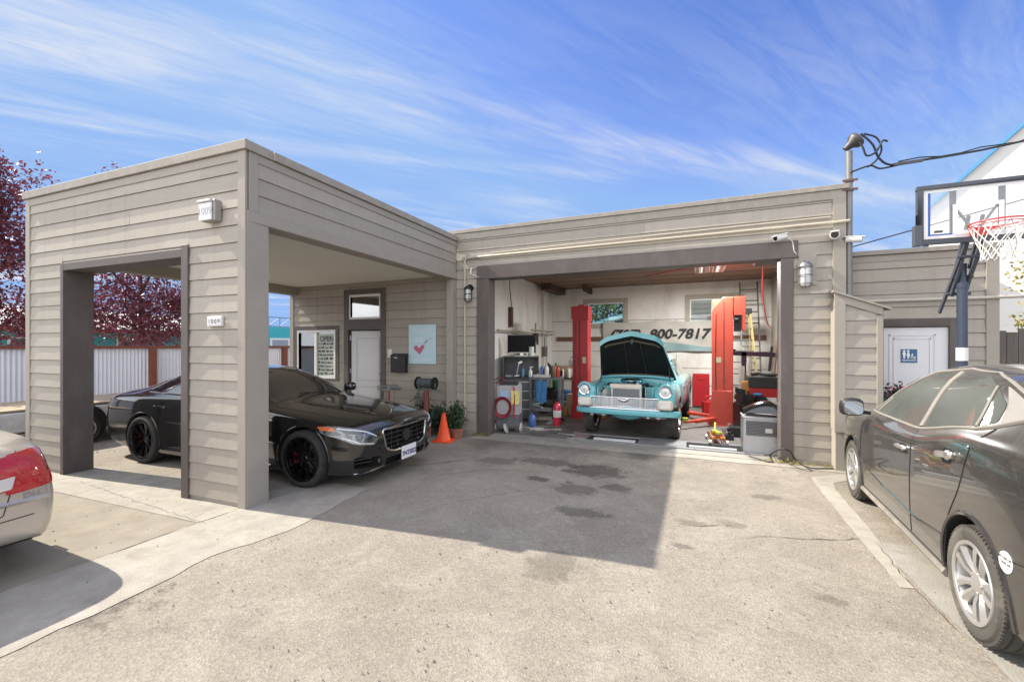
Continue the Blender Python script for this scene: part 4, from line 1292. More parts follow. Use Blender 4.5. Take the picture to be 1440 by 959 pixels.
# ---------------------------------------------------------------- dusty black hatchback on the right
def hatchback():
    root = thing('black_hatchback', 'dusty black hatchback with silver ten-blade wheel covers parked facing the annex', 'car', (2.475, 4.80, 0), R(87))
    pt = paint('dusty_black_paint', (.006, .006, .007), .25, 1.0, dust=.14, dustcol=(.22, .205, .185), dscale=2.2, spots=True)
    st = [
     (2.24, .26, .55, .36, .62, .50, .64, .68, .62, .74, .52, .78, .36, .80),
     (2.12, .20, .72, .32, .78, .52, .79, .76, .76, .84, .66, .89, .42, .905),
     (1.85, .18, .82, .30, .86, .55, .875, .86, .84, .945, .72, .985, .46, 1.0),
     (1.40, .18, .85, .28, .875, .58, .885, .93, .86, 1.01, .74, 1.05, .5, 1.07),
     (1.12, .18, .85, .28, .875, .60, .885, .955, .865, 1.03, .78, 1.10, .60, 1.13),
     (.70, .18, .85, .28, .865, .60, .880, .975, .865, 1.04, .80, 1.34, .66, 1.39),
     (.25, .18, .85, .28, .86, .60, .878, .985, .865, 1.05, .80, 1.470, .60, 1.525),
     (-.20, .18, .85, .28, .86, .60, .878, 1.0, .865, 1.06, .80, 1.490, .585, 1.55),
     (-.75, .18, .85, .28, .865, .60, .882, 1.02, .868, 1.08, .80, 1.485, .585, 1.555),
     (-1.20, .18, .85, .28, .875, .60, .89, 1.045, .875, 1.11, .79, 1.455, .575, 1.54),
     (-1.60, .19, .85, .30, .875, .60, .89, 1.07, .875, 1.15, .75, 1.40, .56, 1.505),
     (-1.90, .24, .82, .36, .86, .62, .88, 1.06, .85, 1.17, .70, 1.35, .54, 1.44),
     (-2.08, .34, .74, .46, .79, .66, .81, 1.0, .78, 1.10, .64, 1.22, .47, 1.29),
     (-2.15, .42, .62, .50, .68, .66, .70, .90, .68, .99, .55, 1.05, .4, 1.10)]
    me = car_shell(st, nose=.12, tail=.08)
    me.materials.append(pt); me.materials.append(well_m)
    full = bvh_of(me)
    me = cut(me, arch_cutters((1.35, -1.35), .372, .335, .55, 1.0), well_m)
    body = link_part(me, 'body', root)
    frame_m = M('dusty_window_rubber', (.20, .19, .172), .8, var=.18, scale=8)
    wglass = M('dusty_side_glass', (.045, .053, .047), .5, spec=.15, coat=.30, var=.35, scale=2.0, dirt=.6, dirtcol=(.115, .122, .108), dscale=2.6)
    cover = M('silver_wheel_cover', (.52, .52, .52), .30, .75, var=.06, dirt=.35, dirtcol=(.38, .35, .31), dscale=6)
    cpl = M('dusty_grey_plastic', (.21, .20, .19), .6, var=.2)
    for side, s in (('left', 1), ('right', -1)):
        W = [([(.88, 1.075), (.78, 1.075), (.60, 1.20), (.64, 1.225)], 'window'),
             ([(.76, 1.07), (.56, 1.225), (.16, 1.425), (-.24, 1.465), (-.33, 1.085)], 'window'),
             ([(-.42, 1.09), (-.33, 1.465), (-.78, 1.435), (-1.02, 1.355), (-1.17, 1.125)], 'window'),
             ([(-1.21, 1.13), (-1.07, 1.335), (-1.28, 1.255), (-1.335, 1.165)], 'window')]
        for poly, nm in W: panel_part(nm, full, round_poly(poly, .022, 3), side, wglass, root, .002, .01, .06)
        panel_part('pillar_trim', full, round_poly([(-1.36, 1.165), (-1.30, 1.255), (-1.14, 1.35), (-1.50, 1.26), (-1.56, 1.225)], .03, 3), side, cpl, root, .003, .01, .05)
        q = MB()
        seam(q, full, [(.92, 1.055), (.4, 1.065), (-.38, 1.075), (-1.20, 1.112), (-1.36, 1.15), (-1.55, 1.215)], side, .012, .002)
        seam(q, full, [(.92, 1.06), (.58, 1.255), (.16, 1.45), (-.30, 1.495), (-.80, 1.465), (-1.12, 1.375), (-1.52, 1.275)], side, .011, .002)
        seam(q, full, [(-.375, 1.09), (-.285, 1.47)], side, .030, -.012)
        seam(q, full, [(-1.19, 1.125), (-1.05, 1.345)], side, .011, .001)
        seam(q, full, [(.77, 1.07), (.58, 1.215)], side, .014, -.002)
        q.build('window_trim', frame_m, root, world=False)
        q = MB()
        seam(q, full, [(1.02, .27), (1.00, .80), (.90, 1.0)], side, .004); seam(q, full, [(-.37, .27), (-.38, 1.06)], side, .004)
        seam(q, full, [(-.98, .30), (-1.06, .62), (-1.28, .95), (-1.38, 1.14)], side, .004); seam(q, full, [(1.02, .255), (-.98, .26)], side, .004)
        seam(q, full, [(-1.72, .62), (-1.96, .66), (-2.08, .70)], side, .004); seam(q, full, [(1.62, .66), (1.95, .64), (2.1, .6)], side, .004)
        q.build('panel_gap', seam_m, body, world=False)
        # lower door scoop and sill
        q = MB(); seam(q, full, [(.98, .50), (.3, .43), (-.5, .41), (-.96, .46)], side, .016, -.008)
        q.build('door_crease', pt, body, world=False)
        q = MB(); seam(q, full, [(.99, .215), (-.98, .215)], side, .030, -.004); q.build('sill', M('dusty_sill_plastic', (.16, .15, .135), .6, dirt=.6, dirtcol=(.33, .30, .26), dscale=4), root, world=False)
        for hx in (-.22, -1.03):
            hz = .90 if hx > -.5 else .945
            q = MB(); p0, n0 = drop(full, side, hx + .10, hz - .005, .030); p1, n1 = drop(full, side, hx - .10, hz + .005, .032)
            q.tube([p0 - n0 * .032, p0 - n0 * .006, (p0 * 2 + p1) / 3, (p0 + p1 * 2) / 3, p1 - n1 * .006, p1 - n1 * .032], .014, 8, smooth=3)
            c, n = drop(full, side, hx - .075, hz + .004, .022); q.ball(c, .022)
            hd = q.build('door_handle', M('handle_chrome', (.66, .65, .63), .22, .9, dirt=.3, dirtcol=(.4, .38, .34), dscale=20), root, world=False)
            q = MB(); v_, f_ = panel(full, round_poly([(hx + .08, hz - .035), (hx + .08, hz + .03), (hx - .06, hz + .03), (hx - .06, hz - .035)], .03, 3), side, .002, .004, .05)
            q.add(v_, f_); q.build('handle_recess', M('smudged_black', (.012, .012, .012), .45), hd, world=False)
        mirror_part(root, full, .80, .875, 1.07, s, M('black_plastic', (.018, .018, .019), .5, var=.1), M('mirror_sky', (.55, .60, .64), .04, 1.0), 1.05)
        hp = round_poly([(s * .48, .79), (s * .60, .88), (s * .74, .90), (s * .76, .80), (s * .66, .72), (s * .50, .70)], .03, 3)
        panel_part('headlight', full, hp, 'front', M('lens_grey', (.45, .47, .5), .1, coat=1), root, .006, .012, .05)
        panel_part('tail_light', full, round_poly([(s * .55, 1.12), (s * .66, 1.12), (s * .80, .92), (s * .80, .70), (s * .70, .70), (s * .68, .90)], .03, 3), 'rear', M('red_lens', (.32, .01, .015), .12, coat=1), root, .005, .012, .05)
        for x in (1.35, -1.35):
            q = MB(); arch_lip(q, full, x, .335, .372, side, .014, -12, 192); q.build('arch_lip', pt, body, world=False)
            wheel(root, x, s * .772, .334, .205, .230, s, cover, sp_cover, rubber_dusty)
    panel_part('windscreen', full, round_poly([(1.13, -.66), (1.20, 0), (1.13, .66), (.72, .62), (.32, .56), (.28, 0), (.32, -.56), (.72, -.62)], .03, 2), 'top', wglass, root, .004, .01, .08)
    panel_part('rear_window', full, round_poly([(.42, 1.18), (-.42, 1.18), (-.36, 1.36), (.36, 1.36)], .05, 3), 'rear', wglass, root, .004, .01, .08)
    q = MB(); seam(q, full, [(.62, .98), (-.62, .98)], 'rear'); seam(q, full, [(.62, .98), (.66, .62), (-.66, .62), (-.62, .98)], 'rear'); q.build('panel_gap', seam_m, body, world=False)
    # round sticker on the rear quarter
    c = onX(1434, 786, 1.60)
    lp = (Matrix.Translation((2.475, 4.80, 0)) @ Matrix.Rotation(R(87), 4, 'Z')).inverted() @ c
    cx_, cz_ = lp.x - .085, lp.z - .01
    circ = [(cx_ + .055 * math.cos(2*math.pi*k/28), cz_ + .055 * math.sin(2*math.pi*k/28)) for k in range(28)]
    stk = panel_part('sticker', full, circ, 'left', M('sticker_white', (.75, .75, .74), .5, var=.04), root, .004, .003, .02)
    q = MB()
    for txt, dz, sz in (('ACCESS OK', .020, .019), ('CLEAN AIR', -.006, .017)):
        vs, fs = text_geo(txt, sz, .0006, bold=.0006)
        out = []
        for v in vs:
            p, n = drop(full, 'left', cx_ - v[0], cz_ + dz + v[2], .0058); out.append(p)
        q.add(out, fs)
    q.build('lettering', M('black_lettering', (.015, .015, .015), .5), stk, world=False)
    return root
hb_ = hatchback()
def sm_(t):
    t = max(0, min(1, t)); return t * t * (3 - 2 * t)
def raise_roof(o):
    for ch in o.children:
        if ch.name.startswith('wheel'): continue
        if ch.type == 'MESH':
            for v in ch.data.vertices:
                z = v.co.z; z = z * 1.02 if z < 1.10 else 1.122 + (z - 1.10) * 1.16
                v.co.z = z + .105 * sm_((-.20 - v.co.x) / 1.05) * sm_((z - .82) / .22) * (1 - sm_((z - 1.42) / .26))
        raise_roof(ch)
raise_roof(hb_)

# ---------------------------------------------------------------- family sedans (silver one in front, dusty one by the fence)
def family_sedan(name, label, loc, rz, pt, detail=True, grime=0):
    root = thing(name, label, 'car', loc, rz)
    st = [
     (2.35, .26, .60, .38, .66, .52, .68, .64, .66, .69, .55, .72, .36, .73),
     (2.20, .20, .76, .33, .82, .52, .83, .70, .80, .76, .68, .80, .42, .815),
     (1.90, .18, .84, .30, .885, .55, .895, .79, .87, .85, .74, .89, .48, .905),
     (1.37, .18, .87, .28, .90, .58, .91, .86, .885, .92, .76, .96, .5, .98),
     (.95, .18, .87, .28, .90, .60, .91, .90, .885, .965, .79, 1.01, .62, 1.03),
     (.50, .18, .87, .28, .895, .60, .908, .92, .885, .98, .81, 1.22, .68, 1.26),
     (.05, .18, .87, .28, .89, .60, .905, .935, .885, .99, .81, 1.36, .62, 1.41),
     (-.45, .18, .87, .28, .89, .60, .905, .95, .885, 1.00, .81, 1.40, .60, 1.455),
     (-.95, .18, .87, .28, .895, .60, .91, .965, .885, 1.02, .81, 1.36, .59, 1.42),
     (-1.37, .18, .87, .28, .90, .60, .91, .98, .885, 1.04, .79, 1.22, .60, 1.28),
     (-1.75, .20, .87, .30, .90, .62, .91, .99, .88, 1.05, .76, 1.08, .58, 1.10),
     (-2.05, .22, .86, .34, .895, .64, .905, .965, .86, 1.02, .74, 1.055, .52, 1.065),
     (-2.30, .24, .82, .36, .87, .66, .88, .93, .80, .99, .68, 1.025, .48, 1.04),
     (-2.42, .27, .77, .38, .83, .66, .84, .88, .75, .95, .62, .99, .44, 1.005),
     (-2.475, .31, .68, .41, .74, .60, .76, .70, .72, .80, .66, .86, .50, .88)]
    me = car_shell(st, nose=.10, tail=.075)
    me.materials.append(pt); me.materials.append(well_m)
    full = bvh_of(me)
    me = cut(me, arch_cutters((1.37, -1.37), .355, .325, .55, 1.0), well_m)
    body = link_part(me, 'body', root)
    g = M('dark_side_glass', (.03, .035, .035), .04, coat=1.0, var=.1)
    panel_part('windscreen', full, round_poly([(.97, -.68), (1.03, 0), (.97, .68), (.55, .62), (.20, .56), (.16, 0), (.20, -.56), (.55, -.62)], .03, 2), 'top', g, root, .004, .01, .08)
    panel_part('rear_window', full, round_poly([(-1.02, -.54), (-1.00, 0), (-1.02, .54), (-1.66, .60), (-1.74, 0), (-1.66, -.60)], .04, 2), 'top', g, root, .004, .01, .08)
    rimm = M('silver_rim', (.5, .5, .5), .3, .8)
    for side, s in (('left', 1), ('right', -1)):
        for poly in ([(.72, 1.03), (.24, 1.30), (-.35, 1.385), (-.38, 1.045)], [(-.45, 1.05), (-.43, 1.385), (-.92, 1.345), (-1.35, 1.19), (-1.42, 1.08)]):
            panel_part('window', full, round_poly(poly, .03, 3), side, g, root, .003, .01, .07)
        q = MB(); seam(q, full, [(.96, .27), (.90, .95)], side); seam(q, full, [(-.41, .27), (-.41, 1.03)], side); seam(q, full, [(-1.0, .30), (-1.1, .62), (-1.42, .95), (-1.46, 1.06)], side); seam(q, full, [(.98, .26), (-1.0, .26)], side)
        seam(q, full, [(-1.72, .56), (-2.1, .575), (-2.35, .60)], side)
        q.build('panel_gap', seam_m, body, world=False)
        for hx in (-.28, -1.15):
            q = MB(); p0, n0 = drop(full, side, hx + .1, .87, .014); p1, n1 = drop(full, side, hx - .1, .88, .014)
            q.tube([p0 - n0 * .02, p0, p1, p1 - n1 * .02], .012, 8); q.build('door_handle', pt, root, world=False)
        mirror_part(root, full, .66, .89, 1.03, s, pt, M('mirror_silver', (.8, .82, .85), .02, 1.0), .9)
        panel_part('headlight', full, round_poly([(s * .46, .66), (s * .60, .73), (s * .78, .76), (s * .80, .66), (s * .60, .58)], .03, 3), 'front', M('lens_grey', (.45, .47, .5), .1, coat=1), root, .006, .012, .05)
        # two-piece tail light with a clear reverse lamp
        ry = -s
        red = M('sedan_red_lens', (.42, .006, .012), .10, coat=1, var=.35, scale=45, bump=.5, bscale=70)
        # two-piece tail light: boot-lid piece, and a corner piece that wraps round the quarter to a point
        a1 = panel_part('tail_light', full, round_poly([(s * .36, .905), (s * .625, .945), (s * .565, .69), (s * .40, .675)], .015, 2), 'rear', red, root, .005, .02, .03)
        v_, f_ = panel(full, round_poly([(s * .42, .775), (s * .595, .79), (s * .572, .70), (s * .44, .69)], .012, 2), 'rear', .008, .006, .03)
        MB().add(v_, f_).build('reverse_lamp', M('reverse_clear', (.62, .60, .58), .15, coat=1), a1, world=False)
        dg = (Vector((1, -s * 1.0, 0)).normalized(), None)
        # the corner piece is laid out along the diagonal (distance along the corner, height)
        cdir = Vector((1, -s, 0)).normalized(); tan = Vector((1, s, 0)).normalized()
        def diag(a, b, C=Vector((-2.42, s * .80, 0))): return C - cdir * 3 + tan * a + Vector((0, 0, b))
        dside = (cdir, diag)
        cp = round_poly([(-.165, .945), (.02, .955), (.19, .93), (.315, .83), (.365, .715), (.10, .685), (-.235, .66)], .02, 3)
        a2 = panel_part('tail_light', full, cp, dside, red, root, .006, .02, .03)
        q = MB(); pts = [(-.15, .80), (.05, .815), (.335, .80)]
        q.tube([drop(full, dside, p[0], p[1], .008)[0] for p in pts], .004, 6); q.build('lens_rib', M('dark_red_lens', (.22, .004, .008), .2, coat=1), a2, world=False)
        v_, f_ = panel(full, round_poly([(.02, .775), (.30, .765), (.325, .72), (.0, .70)], .012, 2), dside, .009, .004, .03)
        MB().add(v_, f_).build('indicator', M('brake_red', (.62, .012, .012), .12, coat=1, var=.2, scale=60), a2, world=False)
        q = MB(); seam(q, full, [(s * .63, .96), (s * .565, .66), (s * .53, .52), (s * .44, .47)], 'rear', .0035, .001); q.build('panel_gap', seam_m, body, world=False)
        for x in (1.37, -1.37):
            wheel(root, x, s * .785, .318, .215, .215, s, rimm, sp_multi(7, False, .03, .05, .03), rubber)
    # bumper shelf, boot lip, lower lip, plate recess
    q = MB(); seam(q, full, [(-.70, .475), (-.3, .47), (.3, .47), (.70, .475)], 'rear', .004, .0); seam(q, full, [(-.70, .285), (0, .275), (.70, .285)], 'rear', .010, .0)
    q.build('panel_gap', seam_m, body, world=False)
    q = MB(); seam(q, full, [(-.80, .585), (-.4, .60), (.4, .60), (.80, .585)], 'rear', .028, -.016); q.build('bumper_ridge', pt, body, world=False)
    q = MB(); vs, fs = panel(full, round_poly([(-.30, .56), (.30, .56), (.30, .86), (-.30, .86)], .03, 3), 'rear', .003, .006, .08); q.add(vs, fs)
    q.build('plate_recess', pt, root, world=False)
    q = MB(); q.bx(-2.575, -2.562, -.155, .155, .62, .77); q.build('number_plate', plate_white, root, world=False)
    if detail:
        q = MB(); vs, fs = text_geo('EX-L', .055, .002, bold=.002)
        out = []
        for v in vs:
            p, n = drop(full, 'rear', -(.66 - v[0] * -1) if False else -(.69 + v[0]), .63 + v[2], .004); out.append(p - Vector((v[1] * 1.0, 0, 0)))
        q.add(out, fs); q.build('badge', chrome, root, world=False, merge=False)
    return root
silver = paint('silver_beige_paint', (.50, .465, .41), .30, 1.0, .55, dust=.12, dustcol=(.48, .44, .38))
family_sedan('silver_sedan', 'silver beige sedan with large red tail light, cut off at the left foreground', (-7.16, .92, 0), R(180), silver)
# ---------------------------------------------------------------- raised classic car with its bonnet open
def classic():
    root = thing('classic_car', 'turquoise nineteen-fifties car with open bonnet and bare radiator inside the work bay', 'car', (-1.12, 10.36, 0), R(-93))
    teal = paint('turquoise_paint', (.125, .46, .52), .25, .8, dust=.12, dustcol=(.30, .40, .40), dscale=5)
    primer = paint('grey_green_primer', (.16, .22, .21), .6, .1, dust=.5, dustcol=(.24, .23, .20), dscale=3)
    roofp = M('grey_brown_primer', (.20, .18, .15), .6, var=.2)
    dark = M('engine_bay_black', (.012, .013, .014), .6, var=.3, scale=12)
    st = [
     (1.00, .46, .84, .56, .88, .76, .89, 1.00, .86, 1.06, .78, 1.085, .55, 1.095),
     (.75, .45, .86, .56, .90, .76, .92, 1.01, .89, 1.07, .80, 1.11, .62, 1.12),
     (.45, .45, .86, .56, .90, .76, .92, 1.02, .89, 1.08, .80, 1.36, .66, 1.40),
     (.12, .45, .86, .56, .90, .76, .92, 1.03, .89, 1.09, .79, 1.53, .62, 1.59),
     (-.4, .45, .86, .56, .90, .76, .92, 1.03, .89, 1.09, .79, 1.57, .62, 1.65),
     (-.95, .45, .86, .56, .90, .76, .92, 1.03, .89, 1.09, .78, 1.54, .61, 1.62),
     (-1.35, .45, .86, .56, .90, .76, .92, 1.04, .89, 1.10, .77, 1.40, .61, 1.47),
     (-1.70, .46, .86, .56, .90, .76, .92, 1.06, .89, 1.12, .74, 1.17, .60, 1.19),
     (-2.30, .50, .82, .58, .88, .76, .90, 1.03, .86, 1.07, .70, 1.09, .5, 1.10),
     (-2.62, .56, .70, .62, .80, .76, .82, .96, .76, 1.00, .58, 1.02, .4, 1.03)]
    me = car_shell(st, nose=.02, tail=.05)
    me.materials.append(teal); me.materials.append(dark); me.materials.append(primer)
    full = bvh_of(me)
    me = cut(me, arch_cutters((-1.46,), .40, .40, .50, 1.0), dark)
    for p in me.polygons:
        c = p.center
        if p.material_index == 0 and c.x < -.25: p.material_index = 2
    body = link_part(me, 'body', root)
    gm = M('dim_cabin_glass', (.02, .03, .03), .05, coat=1, var=0)
    for side, s in (('left', 1), ('right', -1)):
        panel_part('window', full, round_poly([(.50, 1.12), (.28, 1.42), (-.28, 1.51), (-.28, 1.12)], .04, 3), side, gm, root, .003)
        panel_part('window', full, round_poly([(-.36, 1.12), (-.36, 1.51), (-.95, 1.49), (-1.15, 1.36), (-1.22, 1.13)], .04, 3), side, gm, root, .003)
        q = MB(); seam(q, full, [(.62, .55), (.60, 1.05)], side, .005); seam(q, full, [(-.32, .52), (-.32, 1.08)], side, .005); seam(q, full, [(.6, .54), (-.9, .54)], side, .004)
        q.build('panel_gap', seam_m, body, world=False)
        q = MB(); seam(q, full, [(.7, .92), (-.3, .90), (-2.2, .88)], side, .008, .004); q.build('side_moulding', chrome, root, world=False)
        q = MB(); p, n = drop(full, side, -.2, .90, .03); q.tube([p + Vector((.07, 0, 0)) - n * .025, p + Vector((.05, 0, 0)), p - Vector((.06, 0, 0))], .01); q.build('door_handle', chrome, root, world=False)
    panel_part('roof', full, round_poly([(.06, -.60), (.06, .60), (-1.0, .62), (-1.3, .58), (-1.3, -.58), (-1.0, -.62)], .08, 3), 'top', roofp, root, .004, .01, .12)
    panel_part('windscreen', full, round_poly([(.76, -.66), (.82, 0), (.76, .66), (.42, .64), (.22, .58), (.16, 0), (.22, -.58), (.42, -.64)], .03, 2), 'top', gm, root, .004, .01, .08)
    # front wings
    for s in (1, -1):
        bm = bmesh.new(); rows = []
        for (x, o, zb, zt, yi) in ((.985, .905, .54, 1.06, .60), (1.30, .915, .54, 1.065, .58), (1.66, .915, .56, 1.06, .56), (1.98, .905, .60, 1.05, .53), (2.17, .895, .62, 1.045, .52), (2.235, .87, .66, 1.02, .56)):
            pts = [(o - .015, zb), (o + .005, zb + .16), (o + .008, zt - .14), (o - .06, zt - .03), (o - .16, zt + .005), (yi + .03, zt - .02), (yi, zt - .10), (yi, zb + .12), (yi + .04, zb)]
            rows.append([bm.verts.new((x, s * y, z)) for y, z in pts])
        n = len(rows[0])
        for a, b in zip(rows, rows[1:]):
            for i in range(n): bm.faces.new((a[i], a[(i+1) % n], b[(i+1) % n], b[i]))
        bm.faces.new(rows[0]); bm.faces.new(rows[-1])
        bmesh.ops.recalc_face_normals(bm, faces=bm.faces)
        m0 = bpy.data.meshes.new('w'); bm.to_mesh(m0); bm.free()
        o = bpy.data.objects.new('w', m0); col.objects.link(o); md = o.modifiers.new('s', 'SUBSURF'); md.levels = 2
        m1 = eval_mesh(o); bpy.data.objects.remove(o)
        m1.materials.append(teal); m1.materials.append(dark)
        m1 = cut(m1, [MB().cyl((1.46, s * .45, .40), (1.46, s * 1.3, .40), .41, n=40)], dark)
        link_part(m1, 'front_wing', root)
        # headlight: hooded chrome ring, bowl, lens
        T = Matrix.Translation((2.205, s * .735, .945)) @ Matrix.Rotation(R(90), 4, 'Y')
        q = MB(T); q.lathe([(.082, .02), (.086, .045), (.104, .05), (.114, .035), (.118, .0), (.118, -.06)], None, 32, caps=False)
        h = q.build('headlight', chrome, root, world=False)
        q = MB(T); q.lathe([(0, .052), (.04, .050), (.07, .040), (.086, .026)], None, 28, caps=False); q.build('lens', M('lens_white', (.72, .74, .74), .12, coat=1, var=.15, scale=40), h, world=False)
        q = MB(T); q.lathe([(0, .058), (.022, .056), (.026, .048)], None, 16, caps=False); q.build('bulb_cap', alu, h, world=False)
        q = MB(T); q.tube([Vector((.125 * math.cos(R(a)) * -1, .125 * math.sin(R(a)), .02)) for a in range(-80, 81, 16)], .022, 8); q.build('hood', teal, h, world=False)
        # parking light block under the headlight
        q = MB(); q.bx(2.16, 2.265, s * .60, s * .86, .625, .80); pk = q.build('parking_light', chrome, root, world=False, bevel=.02, seg=2)
        q = MB(); q.bx(2.266, 2.272, s * .635, s * .82, .655, .77); q.build('lens', M('lens_pale', (.7, .7, .66), .2, coat=1), pk, world=False, bevel=.008)
        q = MB(); q.prism(round_poly([(1.05, .62), (2.14, .66), (2.14, .98), (1.05, 1.02)], .05, 3), 'y', s * .50, s * .515); q.build('inner_panel', teal, root, world=False)
        q = MB(); q.bx(1.70, 1.72, s * .30, s * .50, .62, .98); q.build('core_support', teal, root, world=False)
        # chassis rails and suspension
        q = MB(); q.bar((2.05, s * .40, .50), (.4, s * .40, .50), .07, .10); q.build('chassis_rail', dark, root, world=False)
        q = MB(); q.cyl((1.60, s * .42, .40), (1.52, s * .36, .80), .035); q.cyl((1.60, s * .42, .38), (1.66, s * .34, .38), .04); q.build('shock_absorber', M('dull_metal', (.3, .29, .28), .4, .9, dirt=.4), root, world=False)
        wheel(root, 1.46, s * .80, .352, .20, .225, s, chrome, sp_multi(5, False, .05, .06, .06), M('mud_tyre_rubber', (.055, .05, .045), .9, var=.2, scale=20, bump=.3, dirt=.7, dirtcol=(.15, .135, .115), dscale=5))
        wheel(root, -1.46, s * .76, .37, .26, .225, s, chrome, sp_multi(5, False, .05, .06, .06), rubber)
    # valance pan below the grille, turned up at the tips
    q = MB(); vs = []; fs = []
    ys = [-.97, -.93, -.80, -.5, 0, .5, .80, .93, .97]; up = [-.02, -.01, .0, .0, .0, .0, 0, -.01, -.02]; back = [.26, .16, .06, .01, 0, .01, .06, .16, .26]
    sec = [(0.0, .605), (.050, .592), (.060, .55), (.050, .500), (.0, .482), (-.10, .52)]
    for y, u_, b_ in zip(ys, up, back):
        for dx, z in sec: vs.append((2.215 - b_ + dx, y, z + u_))
    n = len(sec)
    for i in range(len(ys) - 1):
        for j in range(n): fs.append((i*n + j, i*n + (j+1) % n, (i+1)*n + (j+1) % n, (i+1)*n + j))
    fs += [tuple(range(n)), tuple(range(len(vs) - n, len(vs)))]
    q.add(vs, fs); q.build('front_valance', teal, root, world=False, ang=50)
    q = MB()
    for k in range(10):
        z = .622 + k * .0195
        q.tube([(2.21, -.60, z), (2.235, -.3, z), (2.245, 0, z), (2.235, .3, z), (2.21, .60, z)], .0045, 6)
    for k in range(25): y = -.58 + k * .0483; q.bar((2.225 + .012 * (1 - (y/.6)**2), y, .618), (2.225 + .012 * (1 - (y/.6)**2), y, .805), .005, .004)
    q.build('grille', chrome, root, world=False)
    q = MB(); q.tube([(2.22, -.62, .815), (2.25, 0, .815), (2.22, .62, .815)], .010, 8); q.tube([(2.22, -.64, .609), (2.262, 0, .609), (2.22, .64, .609)], .012, 8)
    q.tube([(2.26, -.10, .80), (2.275, -.03, .775), (2.275, .03, .775), (2.26, .10, .80)], .009, 8); q.build('grille_trim', chrome, root, world=False)
    # radiator and fan shroud
    q = MB(); q.bx(1.93, 1.99, -.25, .25, .58, .955); rad = q.build('radiator', M('radiator_core', (.20, .21, .22), .5, .7, var=.3, scale=90, stretch=(1, 1, 12)), root, world=False)
    q = MB(); q.bx(1.92, 2.0, -.285, -.25, .58, .97); q.bx(1.92, 2.0, .25, .285, .58, .97); q.bx(1.92, 2.002, -.25, .25, .955, .975); q.build('frame', alu, rad, world=False)
    q = MB(); q.bx(1.90, 2.03, -.29, .29, .976, 1.05); q.cyl((1.965, .20, 1.05), (1.965, .20, 1.075), .035)
    for k in range(9): q.bx(2.03, 2.035, -.26 + k * .06, -.225 + k * .06, .99, 1.035)
    q.build('header_tank', M('polished_aluminium', (.72, .70, .66), .22, 1.0), rad, world=False, bevel=.008)
    q = MB(); q.bx(1.88, 1.91, -.50, -.32, .62, .93); q.build('oil_cooler', alu, root, world=False, bevel=.005)
    for yy in (-.36, .36):
        q = MB(); q.cyl((2.0, yy, .62), (2.0, yy, .99), .018); q.build('coolant_pipe', chrome, root, world=False)
    # engine: block, air cleaner, hoses
    q = MB(); q.bx(1.05, 1.75, -.24, .24, .55, .93); q.bx(1.05, 1.7, -.36, -.25, .78, .96); q.bx(1.05, 1.7, .25, .36, .78, .96)
    eng = q.build('engine', dark, root, world=False, bevel=.02)
    q = MB(); q.lathe([(0, 1.115), (.10, 1.12), (.20, 1.105), (.215, 1.09), (.215, 1.045), (.19, 1.03), (.08, 1.02), (.08, .93)], Matrix.Translation((1.42, 0, 0)), 32); q.build('air_cleaner', M('blue_chrome', (.30, .46, .52), .12, 1.0), eng, world=False)
    q = MB(); q.tube([(1.6, .3, .95), (1.75, .36, 1.04), (1.9, .26, 1.02)], .022, 8, smooth=5); q.tube([(1.4, -.32, .97), (1.6, -.40, 1.02), (1.72, -.46, .95)], .016, 8, smooth=5); q.build('hose', dark, eng, world=False)
    q = MB(); q.tube([(1.98, -.42, .97), (1.9, -.50, .85), (1.75, -.5, .70)], .008, 6, smooth=4); q.build('wiring', black_plastic, root, world=False)
    # axle beam, sump guard
    q = MB(); q.cyl((1.46, -.72, .36), (1.46, .72, .36), .045); q.build('axle_beam', M('dull_metal', (.3, .29, .28), .4, .9, dirt=.4), root, world=False)
    q = MB(); q.ball((1.95, 0, .50), .32, 20, 10, (.35, 1.0, .42)); q.build('sump_pan', teal, root, world=False)
    for yy in (-.62, -.40, .42, .60):
        q = MB(); q.cyl((2.0, yy, .50), (2.12, yy, .47), .022); q.cyl((2.12, yy, .47), (2.13, yy, .47), .034); q.build('tow_bracket', alu, root, world=False)
    # cowl lip and bonnet raised on its rear hinge
    q = MB(); q.tube([(.93, -.74, 1.09), (.98, -.4, 1.125), (1.0, 0, 1.135), (.98, .4, 1.125), (.93, .74, 1.09)], .03, 8, smooth=3); q.build('cowl_lip', teal, root, world=False)
    hx, hz = .70, 1.13
    L_ = 1.14; ang = R(43)
    NU, NV = 12, 16
    top = []; bot = []
    for i in range(NU + 1):
        u = i / NU; hwid = .79 - .18 * u
        for j in range(NV + 1):
            v = -1 + 2 * j / NV
            crown = (.045 + .075 * u) * (1 - abs(v) ** 2.2) + .05 * u * max(0, 1 - abs(v) * 2.5) - .07 * max(0, abs(v) - .82) / .18
            lx = L_ * u + (.05 * (1 - v * v) * u)
            def tr(lx, h): return (hx + lx * math.cos(ang) - h * math.sin(ang), v * hwid, hz + lx * math.sin(ang) + h * math.cos(ang))
            top.append(tr(lx, crown)); bot.append(tr(lx * .93, crown - .055))
    m = NV + 1; fs = []
    for i in range(NU):
        for j in range(NV): fs.append((i*m + j, i*m + j + 1, (i+1)*m + j + 1, (i+1)*m + j))
    q = MB(); q.use(teal).add(top, fs)
    e = [(i*m, (i+1)*m) for i in range(NU)] + [(i*m + NV, (i+1)*m + NV) for i in range(NU)] + [(j, j+1) for j in range(NV)] + [(NU*m + j, NU*m + j + 1) for j in range(NV)]
    n0 = len(q.v); q.add(bot, [])
    for a, b in e: q.f.append([a, b, n0 + b, n0 + a]); q.m.append(0)
    bon = q.build('bonnet', teal, root, world=False, ang=50)
    q = MB(); q.add(bot, fs); q.build('liner', dark, bon, world=False)
